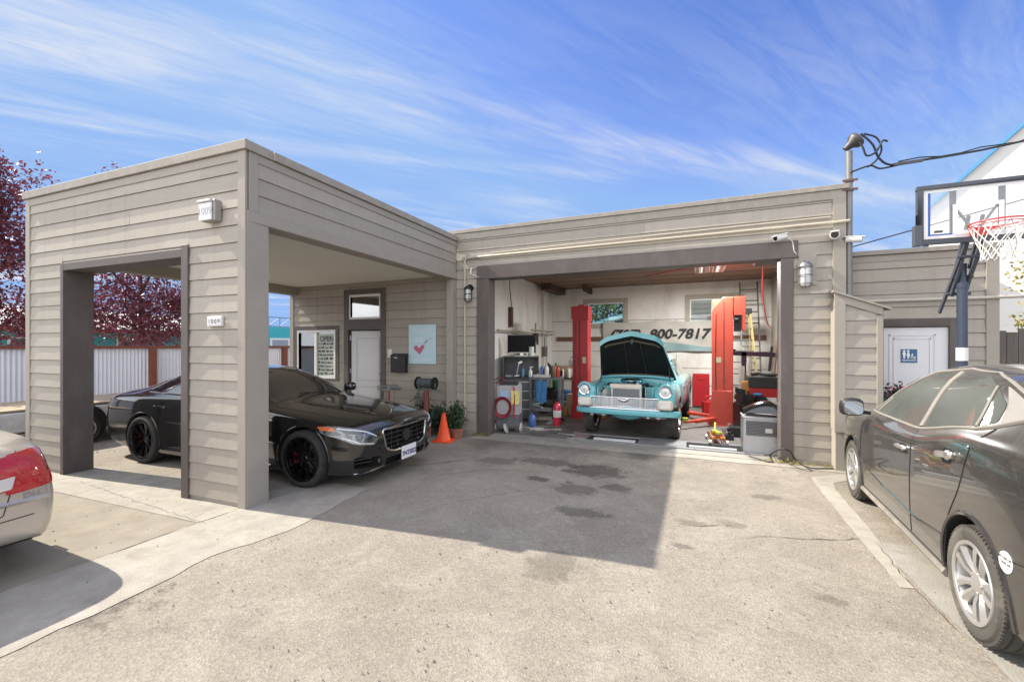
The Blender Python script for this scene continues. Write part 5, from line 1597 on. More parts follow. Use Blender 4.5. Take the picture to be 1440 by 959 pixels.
    # folded lip at the free end, latch and stiffening frame on the underside
    q = MB(); tip = [Vector(p) for p in bot[NU*m:]]; tt = [Vector(p) for p in top[NU*m:]]
    dn = Vector((-math.cos(ang) * .0 + .0, 0, -1))
    vs = tt + [t + Vector((.012, 0, -.10)) for t in tt] + [t + Vector((-.03, 0, -.10)) for t in tt]
    fs2 = []
    for j in range(NV):
        fs2 += [(j, j+1, m + j + 1, m + j), (m + j, m + j + 1, 2*m + j + 1, 2*m + j)]
    q.add(vs, fs2); q.build('front_lip', teal, bon, world=False, ang=50)
    q = MB(); c = tip[NV // 2]; q.cyl(c + Vector((-.03, 0, -.08)), c + Vector((.02, 0, -.16)), .03); q.build('latch', alu, bon, world=False)
    q = MB()
    b = [Vector(p) for p in bot]
    q.tube([b[(NU-1)*m + j] + Vector((.02, 0, -.03)) for j in range(1, NV)], .022, 6); q.tube([b[1*m + j] + Vector((.02, 0, -.03)) for j in range(1, NV)], .018, 6)
    q.tube([b[i*m + 6] + Vector((.02, 0, -.02)) for i in range(1, NU)], .008, 5); q.tube([b[i*m + 10] + Vector((.02, 0, -.02)) for i in range(1, NU)], .008, 5)
    q.build('stiffener', M('dull_bronze', (.11, .09, .06), .5, .4), bon, world=False)
    for s in (1, -1):
        q = MB(); q.bar((.85, s * .74, 1.06), (1.02, s * .66, 1.42), .03, .02); q.bar((1.18, s * .70, 1.04), (1.02, s * .66, 1.42), .02, .02); q.build('hinge', dark, bon, world=False)
classic()
# ================================================================ fittings on the outside of the building
white_pl = M('white_plastic', (.72, .72, .70), .4, var=.04)
cone_m = M('orange_cone_plastic', (.80, .075, .012), .5, var=.08, dirt=.25, dirtcol=(.35, .08, .03), dscale=12)
galv = M('galvanised_steel', (.22, .22, .22), .5, .6, var=.12, dirt=.3)
black_cable = M('black_cable', (.015, .015, .016), .6, var=0)
cream_pipe = M('cream_conduit_paint', (.46, .42, .34), .5, var=.06)
frost = M('frosted_glass', (.62, .64, .64), .15, coat=1, var=.05)
cage_m = M('grey_lantern_metal', (.22, .22, .22), .4, .8)
dark_cage = M('dark_lantern_metal', (.03, .03, .032), .4, .7)

def lantern(label, x, z, y, metal, s=1.0, group=None):
    t = thing('wall_lantern', label, 'wall lamp', (x, y, z - .2 * s), 0, group)
    q = MB(); q.cyl((0, -.03, .30*s), (0, 0, .30*s), .075*s, n=20); q.tube([(0, -.02, .30*s), (0, -.08*s, .335*s), (0, -.11*s, .31*s)], .016*s)
    q.build('backplate', metal, t, world=False)
    q = MB(); c = (0, -.11*s); T = Matrix.Translation((0, -.11*s, 0))
    q.lathe([(.0, .335*s), (.045*s, .325*s), (.075*s, .29*s), (.08*s, .27*s)], T, 20, caps=False)
    q.build('lamp_cap', metal, t, world=False)
    q = MB(); q.lathe([(.055*s, .27*s), (.06*s, .25*s), (.06*s, .05*s), (.045*s, .02*s), (0, .015*s)], T, 20, caps=False); q.build('lamp_glass', frost, t, world=False)
    q = MB()
    for z_ in (.265, .16, .05): q.lathe([(.074*s, z_*s - .006), (.082*s, z_*s - .006), (.082*s, z_*s + .006), (.074*s, z_*s + .006)], T, 24, closed=True)
    for k in range(6):
        an = 2 * math.pi * k / 6 + .3; a = Vector((math.cos(an) * .079*s, -.11*s + math.sin(an) * .079*s, 0))
        q.tube([a + Vector((0, 0, .28*s)), a + Vector((0, 0, .03*s)), Vector((a.x * .4, -.11*s + (a.y + .11*s) * .4, .005*s))], .005*s, 6)
    q.build('cage', metal, t, world=False)
    return t
p = onY(1132, 383, WY - .12); lantern('grey caged wall lamp right of the bay opening', p.x, p.z, WY - .016, cage_m, 1.15)
p = onY(658, 411, WY - .12); lantern('dark caged wall lamp at the inside corner left of the bay', p.x, p.z, WY - .016, dark_cage, .95)
q = MB(); p = onY(1134, 380, WY); q.bx(p.x - .10, p.x + .12, WY - .026, WY - .006, p.z - .22, p.z + .24)
solo(q, 'lamp_mounting_board', taupe_trim, 'small taupe board behind the grey caged wall lamp', 'mounting board')

# conduits along the front
zc0 = onY(655, 363, WY - .05).z; xA = onY(653.5, 400, WY - .05).x
q = MB(); q.tube([(xA, WY - .045, .35), (xA, WY - .045, zc0 - .06), (xA + .06, WY - .045, zc0 + .0), (1.86, WY - .052, zc0 + .03), (2.02, WY - .06, zc0 + .035)], .021, 8)
for z in (.6, 1.4, 2.3): q.bx(xA - .03, xA + .03, WY - .03, WY - .014, z, z + .03)
solo(q, 'conduit_pipe', cream_pipe, 'cream conduit pipe running up the corner and along above the bay', 'pipe')
q = MB(); q.tube([(xA + .62, WY - .05, zc0 + .055), (xA + 2.2, WY - .052, zc0 + .075), (1.80, WY - .052, zc0 + .115)], .012, 8)
solo(q, 'conduit_pipe', cream_pipe, 'thinner cream pipe running just above the long conduit', 'pipe')
q = MB(); q.tube([(-4.12, WY - .10, 3.20), (-4.12, WY - .06, 3.32), (-4.10, WY - .05, 3.30)], .014, 6); q.tube([(-4.12, WY - .09, 3.2), (-3.95, WY - .06, 3.12)], .006, 6)
solo(q, 'bracket_hook', white_pl, 'small white hook on the brown beam above the bay', 'hook')

# service mast with weather head
mx = onY(1187.5, 300, WY + .02).x + .055
mast_top = onY(1190, 213, WY).z
mt = thing('service_mast', 'grey electrical service mast with weather head and looped cables', 'utility mast', (mx, WY + .02, 2.45))
q = MB(); q.cyl((mx, WY + .02, 2.45), (mx, WY + .02, mast_top), .042, n=18); q.build('mast_pipe', galv, mt)
q = MB()
for z in (3.3, 4.0, mast_top - .45): q.cyl((mx, WY + .02, z), (mx, WY + .02, z + .03), .055); q.bar((mx - .09, WY - .03, z + .015), (mx + .09, WY - .03, z + .015), .02, .03)
q.build('clamp', M('rusty_clamp', (.16, .11, .09), .7, .4), mt)
T = Matrix.Translation((mx + .03, WY - .0, mast_top + .10)) @ Matrix.Rotation(R(50), 4, 'Y') @ Matrix.Scale(.8, 4)
q = MB(T); q.lathe([(.042, -.14), (.055, -.10), (.075, -.03), (.13, .03), (.145, .075), (.135, .11), (.07, .125), (0, .12)], None, 18); q.build('weather_head', M('dark_weathered_metal', (.085, .08, .085), .5, .6), mt)
q = MB(); B = Vector((mx, WY, mast_top))
q.tube([B + Vector((.05, -.06, .16)), B + Vector((.12, -.10, -.0)), B + Vector((.17, -.10, -.14)), B + Vector((.28, -.08, -.10)), B + Vector((.36, -.06, .05)), B + Vector((.42, -.06, .03))], .013, 7, smooth=5)
q.tube([B + Vector((.12, -.05, .20)), B + Vector((.25, -.06, .02)), B + Vector((.32, -.06, -.18)), B + Vector((.45, -.06, -.30)), B + Vector((.72, -.06, -.30))], .014, 7, smooth=5)
q.tube([B + Vector((.16, -.03, .20)), B + Vector((.30, -.03, .12)), B + Vector((.36, -.03, -.05)), B + Vector((.30, -.03, -.2)), B + Vector((.20, -.03, -.28))], .012, 7, smooth=5)
q.tube([B + Vector((0, -.05, -.33)), B + Vector((.22, -.05, -.27)), B + Vector((.34, -.05, -.33)), B + Vector((.55, -.05, -.31))], .012, 7, smooth=5)
q.build('service_cable', black_cable, mt)
q = MB(); q.bar(B + Vector((.48, -.06, -.305)), B + Vector((.80, -.06, -.295)), .035, .035); q.build('splice', M('dark_splice', (.05, .05, .055), .5), mt)
q = MB(); end = onY(1440, 158, 9.5) + (onY(1440, 158, 9.5) - B) * 1.5
mid = B + Vector((.55, -.05, -.29)); pts = []
for k in range(21):
    t = k / 20; pts.append(mid.lerp(end, t) - Vector((0, 0, .55 * 4 * t * (1 - t) * .45)))
q.tube(pts, .016, 6); q.tube([a + Vector((.0, .03, .035 + .02 * math.sin(i * 1.9))) for i, a in enumerate(pts)], .009, 6)
solo(q, 'power_cable', black_cable, 'black power cable sagging from the mast towards the upper right', 'cable')
q = MB(); a = onY(1196, 348, 14); b = onY(1290, 322, 14); d = b - a; pts = [a - d * 1.0 + Vector((0, 0, -.08)), a, b, b + d * 3]
q.tube(pts, .016, 5); solo(q, 'telephone_wire', black_cable, 'thin wire crossing the sky behind the annex roof', 'wire')

# security cameras
def cam_bullet(label, c, d, s=1.0, mount=None):
    t = thing('security_camera', label, 'camera', c)
    d = Vector(d).normalized()
    q = MB(); q.cyl(-d * .09 * s, d * .08 * s, .034 * s, .040 * s, n=18); q.bar(-d * .10 * s + Vector((0, 0, .036 * s)), d * .115 * s + Vector((0, 0, .030 * s)), .07 * s, .012 * s)
    q.build('housing', white_pl, t, world=False, bevel=.003)
    q = MB(); q.cyl(d * .081 * s, d * .085 * s, .030 * s, n=18); q.build('lens', M('lens_black', (.01, .01, .012), .1, coat=1), t, world=False)
    q = MB(); q.tube([-d * .07 * s, -d * .10 * s + Vector((0, .03, .01)), Vector(mount or (0, .12, .05))], .014 * s, 7); q.build('bracket', white_pl, t, world=False)
    return t
p = onY(1097, 334, WY - .16); ct = cam_bullet('white bullet camera above the right end of the bay beam', p, (-.75, -.6, -.25), 1.15, (.10, .12, .03))
q = MB(); q.tube([p + Vector((.08, .06, .02)), p + Vector((.17, .10, -.05)), p + Vector((.20, .11, -.20)), p + Vector((.26, .13, -.27))], .006, 6, smooth=4); q.build('lead', white_pl, ct)
p = onY(1174, 331, WY - .12); cam_bullet('white box camera on the corner board facing outwards', p, (-.25, -1, -.15), 1.55, (.02, .10, .10))
p = onY(1201, 337, WY - .05); cam_bullet('small white camera sticking out right of the service mast', p, (1, -.25, -.1), 1.1, (-.14, .04, .03))

# lamp box and house number on the canopy
TFi = TF
def on_canopy(u, v, off=0.0):
    # point on the canopy front plane
    x, y, k = ray(u, v); n = Vector((math.sin(R(2.0)), -math.cos(R(2.0)), 0)); P0 = Vector((-4.49, 3.18, 0)) + n * off
    O = Vector((0, 0, 1.76)); d = Vector((x, y, k)); t = (P0 - O).dot(n) / d.dot(n)
    return O + d * t
p = on_canopy(298, 298, .05); lx = (TF.inverted() @ p).x; lz = p.z
fl_ = thing('address_lamp', 'white and grey lamp box with faint number 1009 high on the canopy corner', 'wall lamp', p, R(2.0))
q = MB(TF); q.bx(lx - .10, lx + .115, -.10, -.018, lz - .115, lz + .115); q.build('housing', M('grey_lamp_housing', (.33, .32, .31), .5, .4), fl_, bevel=.006)
q = MB(TF); q.bx(lx - .12, lx + .085, -.118, -.101, lz - .11, lz + .085); q.build('diffuser', M('ribbed_diffuser', (.70, .71, .72), .3, var=.05), fl_, bevel=.006)
q = MB(TF); vs, fs = text_geo('1009', .115, .001, bold=-.001); q.add(vs, fs, Matrix.Translation((lx - .018, -.1195, lz - .015)))
q.build('numeral', M('pale_numeral', (.42, .43, .44), .4), fl_)
q = MB(TF); q.bx(lx - .125, lx + .09, -.135, -.10, lz + .087, lz + .112); q.build('visor', M('pale_visor', (.55, .54, .52), .5), fl_, bevel=.004)
p = on_canopy(303, 452, .03); lx = (TF.inverted() @ p).x; lz = p.z
nb = thing('house_number_plaque', 'white house number plaque reading 1009 on the canopy pier', 'number plaque', p, R(2.0))
q = MB(TF); q.bx(lx - .118, lx + .118, -.045, -.016, lz - .055, lz + .055); q.build('plaque', M('pale_plaque', (.62, .61, .60), .5), nb, bevel=.004)
for k in range(4):
    cx = lx - .078 + k * .052
    q = MB(TF); q.bx(cx - .022, cx + .022, -.049, -.0455, lz - .036, lz + .036); tl = q.build('tile', M('white_tile', (.82, .82, .82), .25), nb)
    q = MB(TF); vs, fs = text_geo('1009'[k], .072, .001, bold=.002); q.add(vs, fs, Matrix.Translation((cx, -.0505, lz - .002))); q.build('numeral', M('grey_numeral', (.20, .20, .22), .4), tl)

# poster, letter box, doorbell plate
p0 = onY(575, 457, WY - .03); p1 = onY(613, 512, WY - .03)
pos = thing('poster_board', 'pale blue poster with red tick and dotted trail on the office wall', 'poster', ((p0.x + p1.x)/2, WY - .03, p1.z))
q = MB(); q.bx(p0.x, p1.x, WY - .036, WY - .022, p1.z, p0.z); q.build('board', M('pale_blue_print', (.50, .68, .76), .45, var=.06, scale=1.5), pos)
w_, h_ = p1.x - p0.x, p0.z - p1.z
def pp(a, b): return (p0.x + w_ * a, p0.z - h_ * b)
q = MB(); yy0, yy1 = WY - .0385, WY - .0362
ck = [pp(.17, .60), (pp(.27, .52)), pp(.40, .60), pp(.52, .50), pp(.60, .56), pp(.42, .76)]
q.prism(ck, 'y', yy0, yy1)
q.build('tick_mark', M('faded_red_print', (.52, .12, .20), .5), pos)
q = MB()
for a, b, r in ((.60, .47, .022), (.66, .43, .02), (.69, .405, .018), (.78, .36, .016), (.83, .345, .012)):
    c = pp(a, b); q.bx(c[0] - r * w_, c[0] + r * w_, yy0, yy1, c[1] - r * w_, c[1] + r * w_)
q.build('dot_trail', M('grey_red_print', (.25, .10, .14), .5), pos)
q = MB()
rr = random.Random(5)
for (r0, hh, x0, x1) in ((.10, .018, .12, .9), (.15, .03, .2, .8), (.20, .03, .25, .78), (.32, .05, .22, .5), (.39, .05, .22, .55), (.86, .018, .1, .9), (.90, .018, .15, .8)):
    x = x0
    while x < x1:
        l = rr.uniform(.05, .14); a = pp(x, r0); b = pp(min(x + l, x1), r0 + hh); q.bx(a[0], b[0], yy0 + .0005, yy1, b[1], a[1]); x += l + .02
q.build('print_line', M('pale_print', (.66, .74, .80), .5), pos)
a, b = onY(551, 497, WY - .08), onY(571, 524, WY - .08)
lb = thing('letter_box', 'black wall letter box beside the office door', 'mailbox', ((a.x + b.x)/2, WY - .06, b.z))
q = MB(); q.bx(a.x, b.x, WY - .13, WY - .016, b.z, a.z - .05); q.build('box', black_plastic, lb, bevel=.008)
q = MB(); q.prism([(WY - .14, a.z - .06), (WY - .015, a.z - .02), (WY - .015, a.z), (WY - .14, a.z - .045)], 'x', a.x - .008, b.x + .008); q.build('lid', black_plastic, lb)
q = MB(); q.bx(a.x + .10, a.x + .19, WY - .136, WY - .131, a.z - .10, a.z - .08); q.build('name_plate', alu, lb)
p = onY(548.5, 497, WY - .02); q = MB(); q.bx(p.x - .055, p.x + .05, WY - .03, WY - .016, p.z - .09, p.z + .09)
solo(q, 'wall_plate', white_pl, 'white rectangular plate on the wall just left of the letter box', 'wall plate', bevel=.004)

# hose reel on its red post, cone, plants
hp = onG(604, 614); hp = Vector((hp.x, min(hp.y, WY - .45), 0))
hp = Vector((-4.90, 7.18, 0))
hr = thing('hose_reel_post', 'black hose reel on a rust red post by the office wall', 'hose reel', hp)
zt = 1.76 - (541 - 487) / 608 * 8.53
q = MB(); q.cyl((0, 0, 0), (0, 0, zt - .09), .055, n=16); q.build('post', M('rust_red_post', (.19, .055, .045), .6, var=.15, dirt=.3), hr, world=False)
q = MB(); q.bx(-.18, .30, -.06, .06, zt - .10, zt - .085); q.tube([(-.17, 0, zt - .09), (-.20, 0, zt - .04), (-.2, 0, zt + .04)], .012); q.tube([(.17, 0, zt - .09), (.20, 0, zt - .04), (.2, 0, zt + .04)], .012); q.build('bracket', galv, hr, world=False)
q = MB()
for s in (-.19, .19): q.cyl((s - .012, 0, zt + .03), (s + .012, 0, zt + .03), .125, n=24)
q.cyl((-.2, 0, zt + .03), (.2, 0, zt + .03), .035); q.build('drum', M('dark_reel_metal', (.03, .03, .032), .35, .6), hr, world=False)
q = MB()
for k in range(9): 
    x = -.16 + k * .04; q.lathe([(.085 + .016 * math.cos(a), .016 * math.sin(a)) for a in [i * math.pi / 4 for i in range(8)]], Matrix.Translation((x, 0, zt + .03)) @ Matrix.Rotation(R(90), 4, 'Y'), 22, closed=True)
q.tube([(-.12, -.09, zt), (-.14, -.10, zt - .3), (-.18, -.08, zt - .55), (-.22, -.05, .05)], .012, 6, smooth=4); q.build('hose', M('grey_green_hose', (.085, .095, .095), .4), hr, world=False)
cp = onG(624, 620)
cp = Vector((cp.x, cp.y, 0))
cn = thing('traffic_cone', 'bright orange traffic cone standing before the shrubs', 'cone', cp, R(12))
q = MB(); q.lathe([(.14, .02), (.135, .045), (.125, .055), (.085, .25), (.038, .48), (.033, .51), (.022, .52)], None, 28); q.build('cone_body', cone_m, cn, world=False)
q = MB(); q.prism(round_poly([(-.18, -.18), (.18, -.18), (.18, .18), (-.18, .18)], .05, 4), 'z', 0, .022); q.build('cone_base', cone_m, cn, world=False, bevel=.004)
# axle stand / red handled tool behind the bonnet
p = onY(547, 560, 7.2)
jt = thing('hand_truck', 'small silver cart with upright red handle by the office door', 'cart', (p.x, p.y, 0))
q = MB(); q.cyl((0, 0, .35), (.0, 0, p.z + .16), .018); q.build('handle', M('red_tool_paint', (.42, .03, .03), .4), jt, world=False)
q = MB(); q.bx(-.22, .22, -.10, .10, .86, .89); q.cyl((-.1, 0, .3), (-.1, 0, .86), .02); q.cyl((.12, 0, .3), (.12, 0, .86), .02); q.cyl((-.15, -.13, .92), (-.15, .13, .92), .05); q.cyl((.10, -.13, .93), (.10, .13, .93), .045); q.bx(-.05, .32, -.02, .02, .90, .93); q.build('frame', M('silver_grey_metal', (.45, .45, .45), .35, .8), jt, world=False)
q = MB(); 
for s in (-.2, .2): q.cyl((s, -.1, .12), (s, -.06, .12), .12); q.cyl((s, -.08, .12), (s * .8, -.05, .6), .02)
q.build('cart_wheel', rubber, jt, world=False)

# ---- leaves
def leaf_cloud(mb, pts, size, rr, up=.3, fold=True):
    """leaf-sized faces at the given points"""
    for p in pts:
        s = size * rr.uniform(.6, 1.25)
        n = Vector((rr.gauss(0, 1), rr.gauss(0, 1), rr.gauss(0, 1) + up)).normalized()
        a = n.orthogonal().normalized(); a = (Matrix.Rotation(rr.uniform(0, 6.28), 3, n) @ a); b = n.cross(a)
        k = len(mb.v)
        mb.v += [p - a * s, p - b * s * .5 + n * s * .12, p + a * s, p + b * s * .5 + n * s * .12]
        mb.f += [[k, k+1, k+2], [k, k+2, k+3]]; mb.m += [mb.cur, mb.cur]
def leaf_mat(name, c, var=.45, trans=.25, rough=.5):
    m = M(name, c, rough, var=var, scale=9)
    nt = m.node_tree; N, L = nt.nodes, nt.links
    b = N['Principled BSDF']; out = N['Material Output']
    tl = N.new('ShaderNodeBsdfTranslucent'); mx = N.new('ShaderNodeMixShader'); mx.inputs[0].default_value = trans
    src = b.inputs['Base Color'].links[0].from_socket
    L.new(src, tl.inputs[0]); L.new(b.outputs[0], mx.inputs[1]); L.new(tl.outputs[0], mx.inputs[2]); L.new(mx.outputs[0], out.inputs['Surface'])
    return m
bark = M('grey_bark', (.10, .08, .065), .9, var=.3, scale=8, bump=.6, bscale=30, stretch=(1, 1, .3))
shrub_m = leaf_mat('shrub_leaf', (.045, .085, .040), .5)
shrub_d = leaf_mat('dark_shrub_leaf', (.028, .060, .036), .5)
def shrub(name, label, loc, h, r, n, mat, seed, pot=False, cone_=False):
    rr = random.Random(seed)
    t = thing(name, label, 'shrub', loc)
    q = MB(); tips = []
    z0 = .16 if pot else 0
    for k in range(14):
        an = rr.uniform(0, 6.28); rad = r * rr.uniform(.2, .9); zz = z0 + (h - z0) * rr.uniform(.45, 1)
        if cone_: rad *= max(.12, 1.05 - zz / h)
        e = Vector((math.cos(an) * rad, math.sin(an) * rad, zz)); q.tube([Vector((0, 0, z0 * .8)), e * .5 + Vector((0, 0, zz * .12)), e], [.012, .008, .004], 5)
        tips.append(e)
    q.build('stem', bark, t, world=False)
    lf = MB(); pts = []
    for i in range(n):
        e = rr.choice(tips); u = rr.uniform(.3, 1.05)
        pts.append(Vector((e.x * u, e.y * u, z0 + (e.z - z0) * u)) + Vector((rr.gauss(0, r * .16), rr.gauss(0, r * .16), rr.gauss(0, h * .06))))
    pts = [p for p in pts if p.z > .01]
    leaf_cloud(lf, pts, .034, rr); lf.build('leaves', mat, t, world=False, merge=False, fixn=False)
    if pot:
        q = MB(); q.lathe([(.09, 0), (.12, .16), (.135, .17), (.135, .20), (.115, .20), (.11, .15), (0, .15)], None, 20); q.build('pot', M('terracotta', (.26, .12, .08), .8, var=.15), t, world=False)
    return t
shrub('shrub', 'green leafy shrub growing behind the orange cone', (-4.73, 7.38, 0), .58, .36, 1500, shrub_d, 3)
shrub('shrub', 'thin variegated shrub left of the rust red post', (-5.15, 7.38, 0), .78, .22, 700, leaf_mat('grey_shrub_leaf', (.075, .10, .065), .5), 4)
shrub('potted_shrub', 'pointed shrub in a terracotta pot left of the bay opening', (-4.20, 7.18, 0), .66, .36, 1400, shrub_m, 6, True, True)

# ---- basketball hoop
navy = M('navy_hoop_steel', (.045, .06, .095), .4, .3, var=.08)
slate = M('slate_backboard_frame', (.06, .07, .09), .45, var=.06)
bhx, bhy = 3.03, 7.12
hoop = thing('basketball_hoop', 'portable basketball hoop with clear backboard on a navy pole', 'basketball hoop', (bhx, bhy, 0))
by = 6.80; bw, z0b, z1b = .56, 2.985, 3.70
q = MB(); q.cyl((bhx, bhy, .10), (bhx, bhy, 2.55), .050, n=20); q.cyl((bhx, bhy, 2.5), (bhx, bhy, 2.78), .042, n=20); q.cyl((bhx, bhy, 2.48), (bhx, bhy, 2.54), .056, n=20); q.build('pole', navy, hoop)
zb_ = onY(1352, 489, bhy).z
q = MB(); q.cyl((bhx, bhy, zb_ - .16), (bhx, bhy, zb_), .056, n=20); q.build('label_sleeve', white_pl, hoop)
q = MB(); q.prism(round_poly([(bhx - .38, bhy - .05), (bhx + .38, bhy - .05), (bhx + .30, bhy + .75), (bhx - .30, bhy + .75)], .12, 4), 'z', 0, .16); q.build('base', black_plastic, hoop, bevel=.03, seg=2)
q = MB()
for s in (-1, 1):
    x = bhx + s * .062
    q.bar((x, bhy + .10, 2.40), (x, by + .03, z0b + .08), .028, .045); q.bar((x, bhy - .01, 2.72), (x, by + .03, z0b + .32), .024, .04)
    q.bar((bhx + s * .09, bhy + .32, 2.20), (bhx + s * .075, by + .05, z0b + .02), .026, .04)
q.cyl((bhx - .10, bhy, 2.62), (bhx + .10, bhy, 2.62), .02); q.cyl((bhx - .12, bhy + .1, 2.42), (bhx + .12, bhy + .1, 2.42), .02); q.cyl((bhx - .12, bhy - .18, 2.84), (bhx + .12, bhy - .18, 2.84), .018)
q.build('support_arm', slate, hoop)
X0, X1 = bhx - bw, bhx + bw
q = MB()
for a in ((X0, X1, z1b - .05, z1b), (X0, X1, z0b, z0b + .06), (X0, X0 + .065, z0b + .06, z1b - .05), (X1 - .065, X1, z0b + .06, z1b - .05)):
    q.bx(a[0] + .001, a[1] - .001, by - .028, by + .02, a[2], a[3])
q.bx(X0 - .03, X0 + .05, by - .038, by + .03, z0b - .01, z0b + .24).bx(X1 - .05, X1 + .03, by - .038, by + .03, z0b - .01, z0b + .24)
q.bx(bhx - .245, bhx - .185, by + .002, by + .02, z0b + .06, z1b - .05); q.bx(bhx + .185, bhx + .245, by + .002, by + .02, z0b + .06, z1b - .05)
bf = q.build('backboard_frame', slate, hoop, bevel=.004)
q = MB(); q.bx(X0 + .06, X1 - .06, by - .006, by + .001, z0b + .055, z1b - .045); q.build('backboard_panel', glass_mat('clear_acrylic', (.93, .95, .97), .08), hoop)
q = MB()
a0, a1, c0, c1 = X0 + .066, X1 - .066, z0b + .061, z1b - .051
for a in ((a0, a1, c1 - .042, c1), (a0, a1, c0, c0 + .042), (a0, a0 + .042, c0 + .042, c1 - .042), (a1 - .042, a1, c0 + .042, c1 - .042)): q.bx(a[0], a[1], by - .0095, by - .0065, a[2], a[3])
sx, sz0, sz1 = .225, z0b + .10, z0b + .46
for a in ((bhx - sx, bhx + sx, sz1 - .045, sz1), (bhx - sx, bhx + sx, sz0, sz0 + .045), (bhx - sx, bhx - sx + .045, sz0 + .045, sz1 - .045), (bhx + sx - .045, bhx + sx, sz0 + .045, sz1 - .045)): q.bx(a[0], a[1], by - .0125, by - .0098, a[2], a[3])
q.build('painted_border', M('white_board_paint', (.74, .75, .76), .4, var=.03), hoop)
q = MB(); 
q.bx(a0 + .043, a0 + .066, by - .0095, by - .0065, c0 + .043, c1 - .043); q.bx(a0 + .066, a0 + .28, by - .0095, by - .0065, c0 + .043, c0 + .062)
q.build('blue_edging', M('blue_board_print', (.03, .10, .42), .4), hoop)
q = MB(); q.bx(a0 + .10, a0 + .18, by - .0095, by - .0065, c0 + .075, c0 + .105); q.build('maker_badge', M('dark_badge', (.06, .07, .05), .5), hoop)
for s in (-1, 1):
    q = MB(); q.bar((bhx + s * .03, by + .03, z0b + .16), (bhx + s * .19, by + .03, z0b + .43), .035, .018); q.build('brace', slate, hoop)
rimz, rimy, rr_ = z0b + .13, by - .37, .225
q = MB()
ring = [(bhx + rr_ * math.cos(2*math.pi*k/48), rimy + rr_ * math.sin(2*math.pi*k/48), rimz) for k in range(49)]
q.tube(ring, .009, 8); q.tube([(a, b, c - .03) for a, b, c in ring], .005, 6)
q.bar((bhx - .06, by - .03, rimz), (bhx - .10, rimy + .16, rimz - .01), .03, .012); q.bar((bhx + .06, by - .03, rimz), (bhx + .10, rimy + .16, rimz - .01), .03, .012)
q.bx(bhx - .08, bhx + .08, by - .032, by - .013, rimz - .07, rimz + .03)
q.build('rim', M('red_rim_paint', (.55, .045, .04), .4, var=.1), hoop)
q = MB(); NN = 12; levels = [(0, .222), (-.10, .19), (-.18, .165), (-.25, .14), (-.32, .125), (-.39, .13)]
for k in range(NN):
    for sgn in (1, -1):
        pts = []
        for li, (dz, r_) in enumerate(levels):
            an = 2 * math.pi * (k + sgn * .5 * li) / NN
            pts.append((bhx + r_ * math.cos(an), rimy + r_ * math.sin(an), rimz - .015 + dz))
        q.tube(pts, .0055, 5)
q.build('net', M('white_net_cord', (.70, .69, .66), .8, var=.08), hoop)

# restroom sign on the door
p0 = onY(1267, 491, AY - .01); p1 = onY(1290, 510, AY - .01)
rs = thing('restroom_sign', 'blue restroom sign with man, woman and wheelchair symbols on white door', 'sign', ((p0.x + p1.x)/2, AY - .012, p1.z))
q = MB(); q.bx(p0.x, p1.x, AY - .008, AY - .002, p1.z, p0.z); q.build('sign_panel', M('sign_blue', (.035, .12, .26), .4, var=.04), rs)
W_, H_ = p1.x - p0.x, p0.z - p1.z
wh = M('sign_white', (.78, .78, .78), .5, var=0)
def sp(a, b): return (p0.x + W_ * a, p0.z - H_ * b)
q = MB(); y0, y1 = AY - .0105, AY - .0082
for cx, fem in ((.20, False), (.45, True)):
    c = sp(cx, .14); q.cyl((c[0], y0, c[1]), (c[0], y1, c[1]), H_ * .075, n=14)
    if fem: q.prism([sp(cx - .05, .23), sp(cx + .05, .23), sp(cx + .11, .52), sp(cx + .05, .52), sp(cx + .05, .70), sp(cx - .05, .70), sp(cx - .05, .52), sp(cx - .11, .52)], 'y', y0, y1)
    else: q.prism([sp(cx - .09, .23), sp(cx + .09, .23), sp(cx + .09, .46), sp(cx + .055, .46), sp(cx + .055, .70), sp(cx - .055, .70), sp(cx - .055, .46), sp(cx - .09, .46)], 'y', y0, y1)
c = sp(.70, .38); q.cyl((c[0], y0, c[1]), (c[0], y1, c[1]), H_ * .05, n=12)
c = sp(.75, .57); q.tube([(c[0] + H_ * .13 * math.cos(R(a)), y1, c[1] + H_ * .13 * math.sin(R(a))) for a in range(120, 371, 20)], H_ * .022, 6)
q.tube([(sp(.69, .43)[0], y1, sp(.69, .43)[1]), (sp(.71, .56)[0], y1, sp(.71, .56)[1]), (sp(.82, .57)[0], y1, sp(.82, .57)[1]), (sp(.88, .70)[0], y1, sp(.88, .70)[1])], H_ * .03, 6)
q.build('pictogram', wh, rs)
q = MB(); vs, fs = text_geo('RESTROOM', H_ * .15, .001, bold=.0005); sc = W_ * .84 / (max(v[0] for v in vs) - min(v[0] for v in vs))
q.add([(v[0] * sc, v[1], v[2]) for v in vs], fs, Matrix.Translation((sp(.5, .84)[0], AY - .0095, sp(.5, .84)[1]))); q.build('lettering', wh, rs)
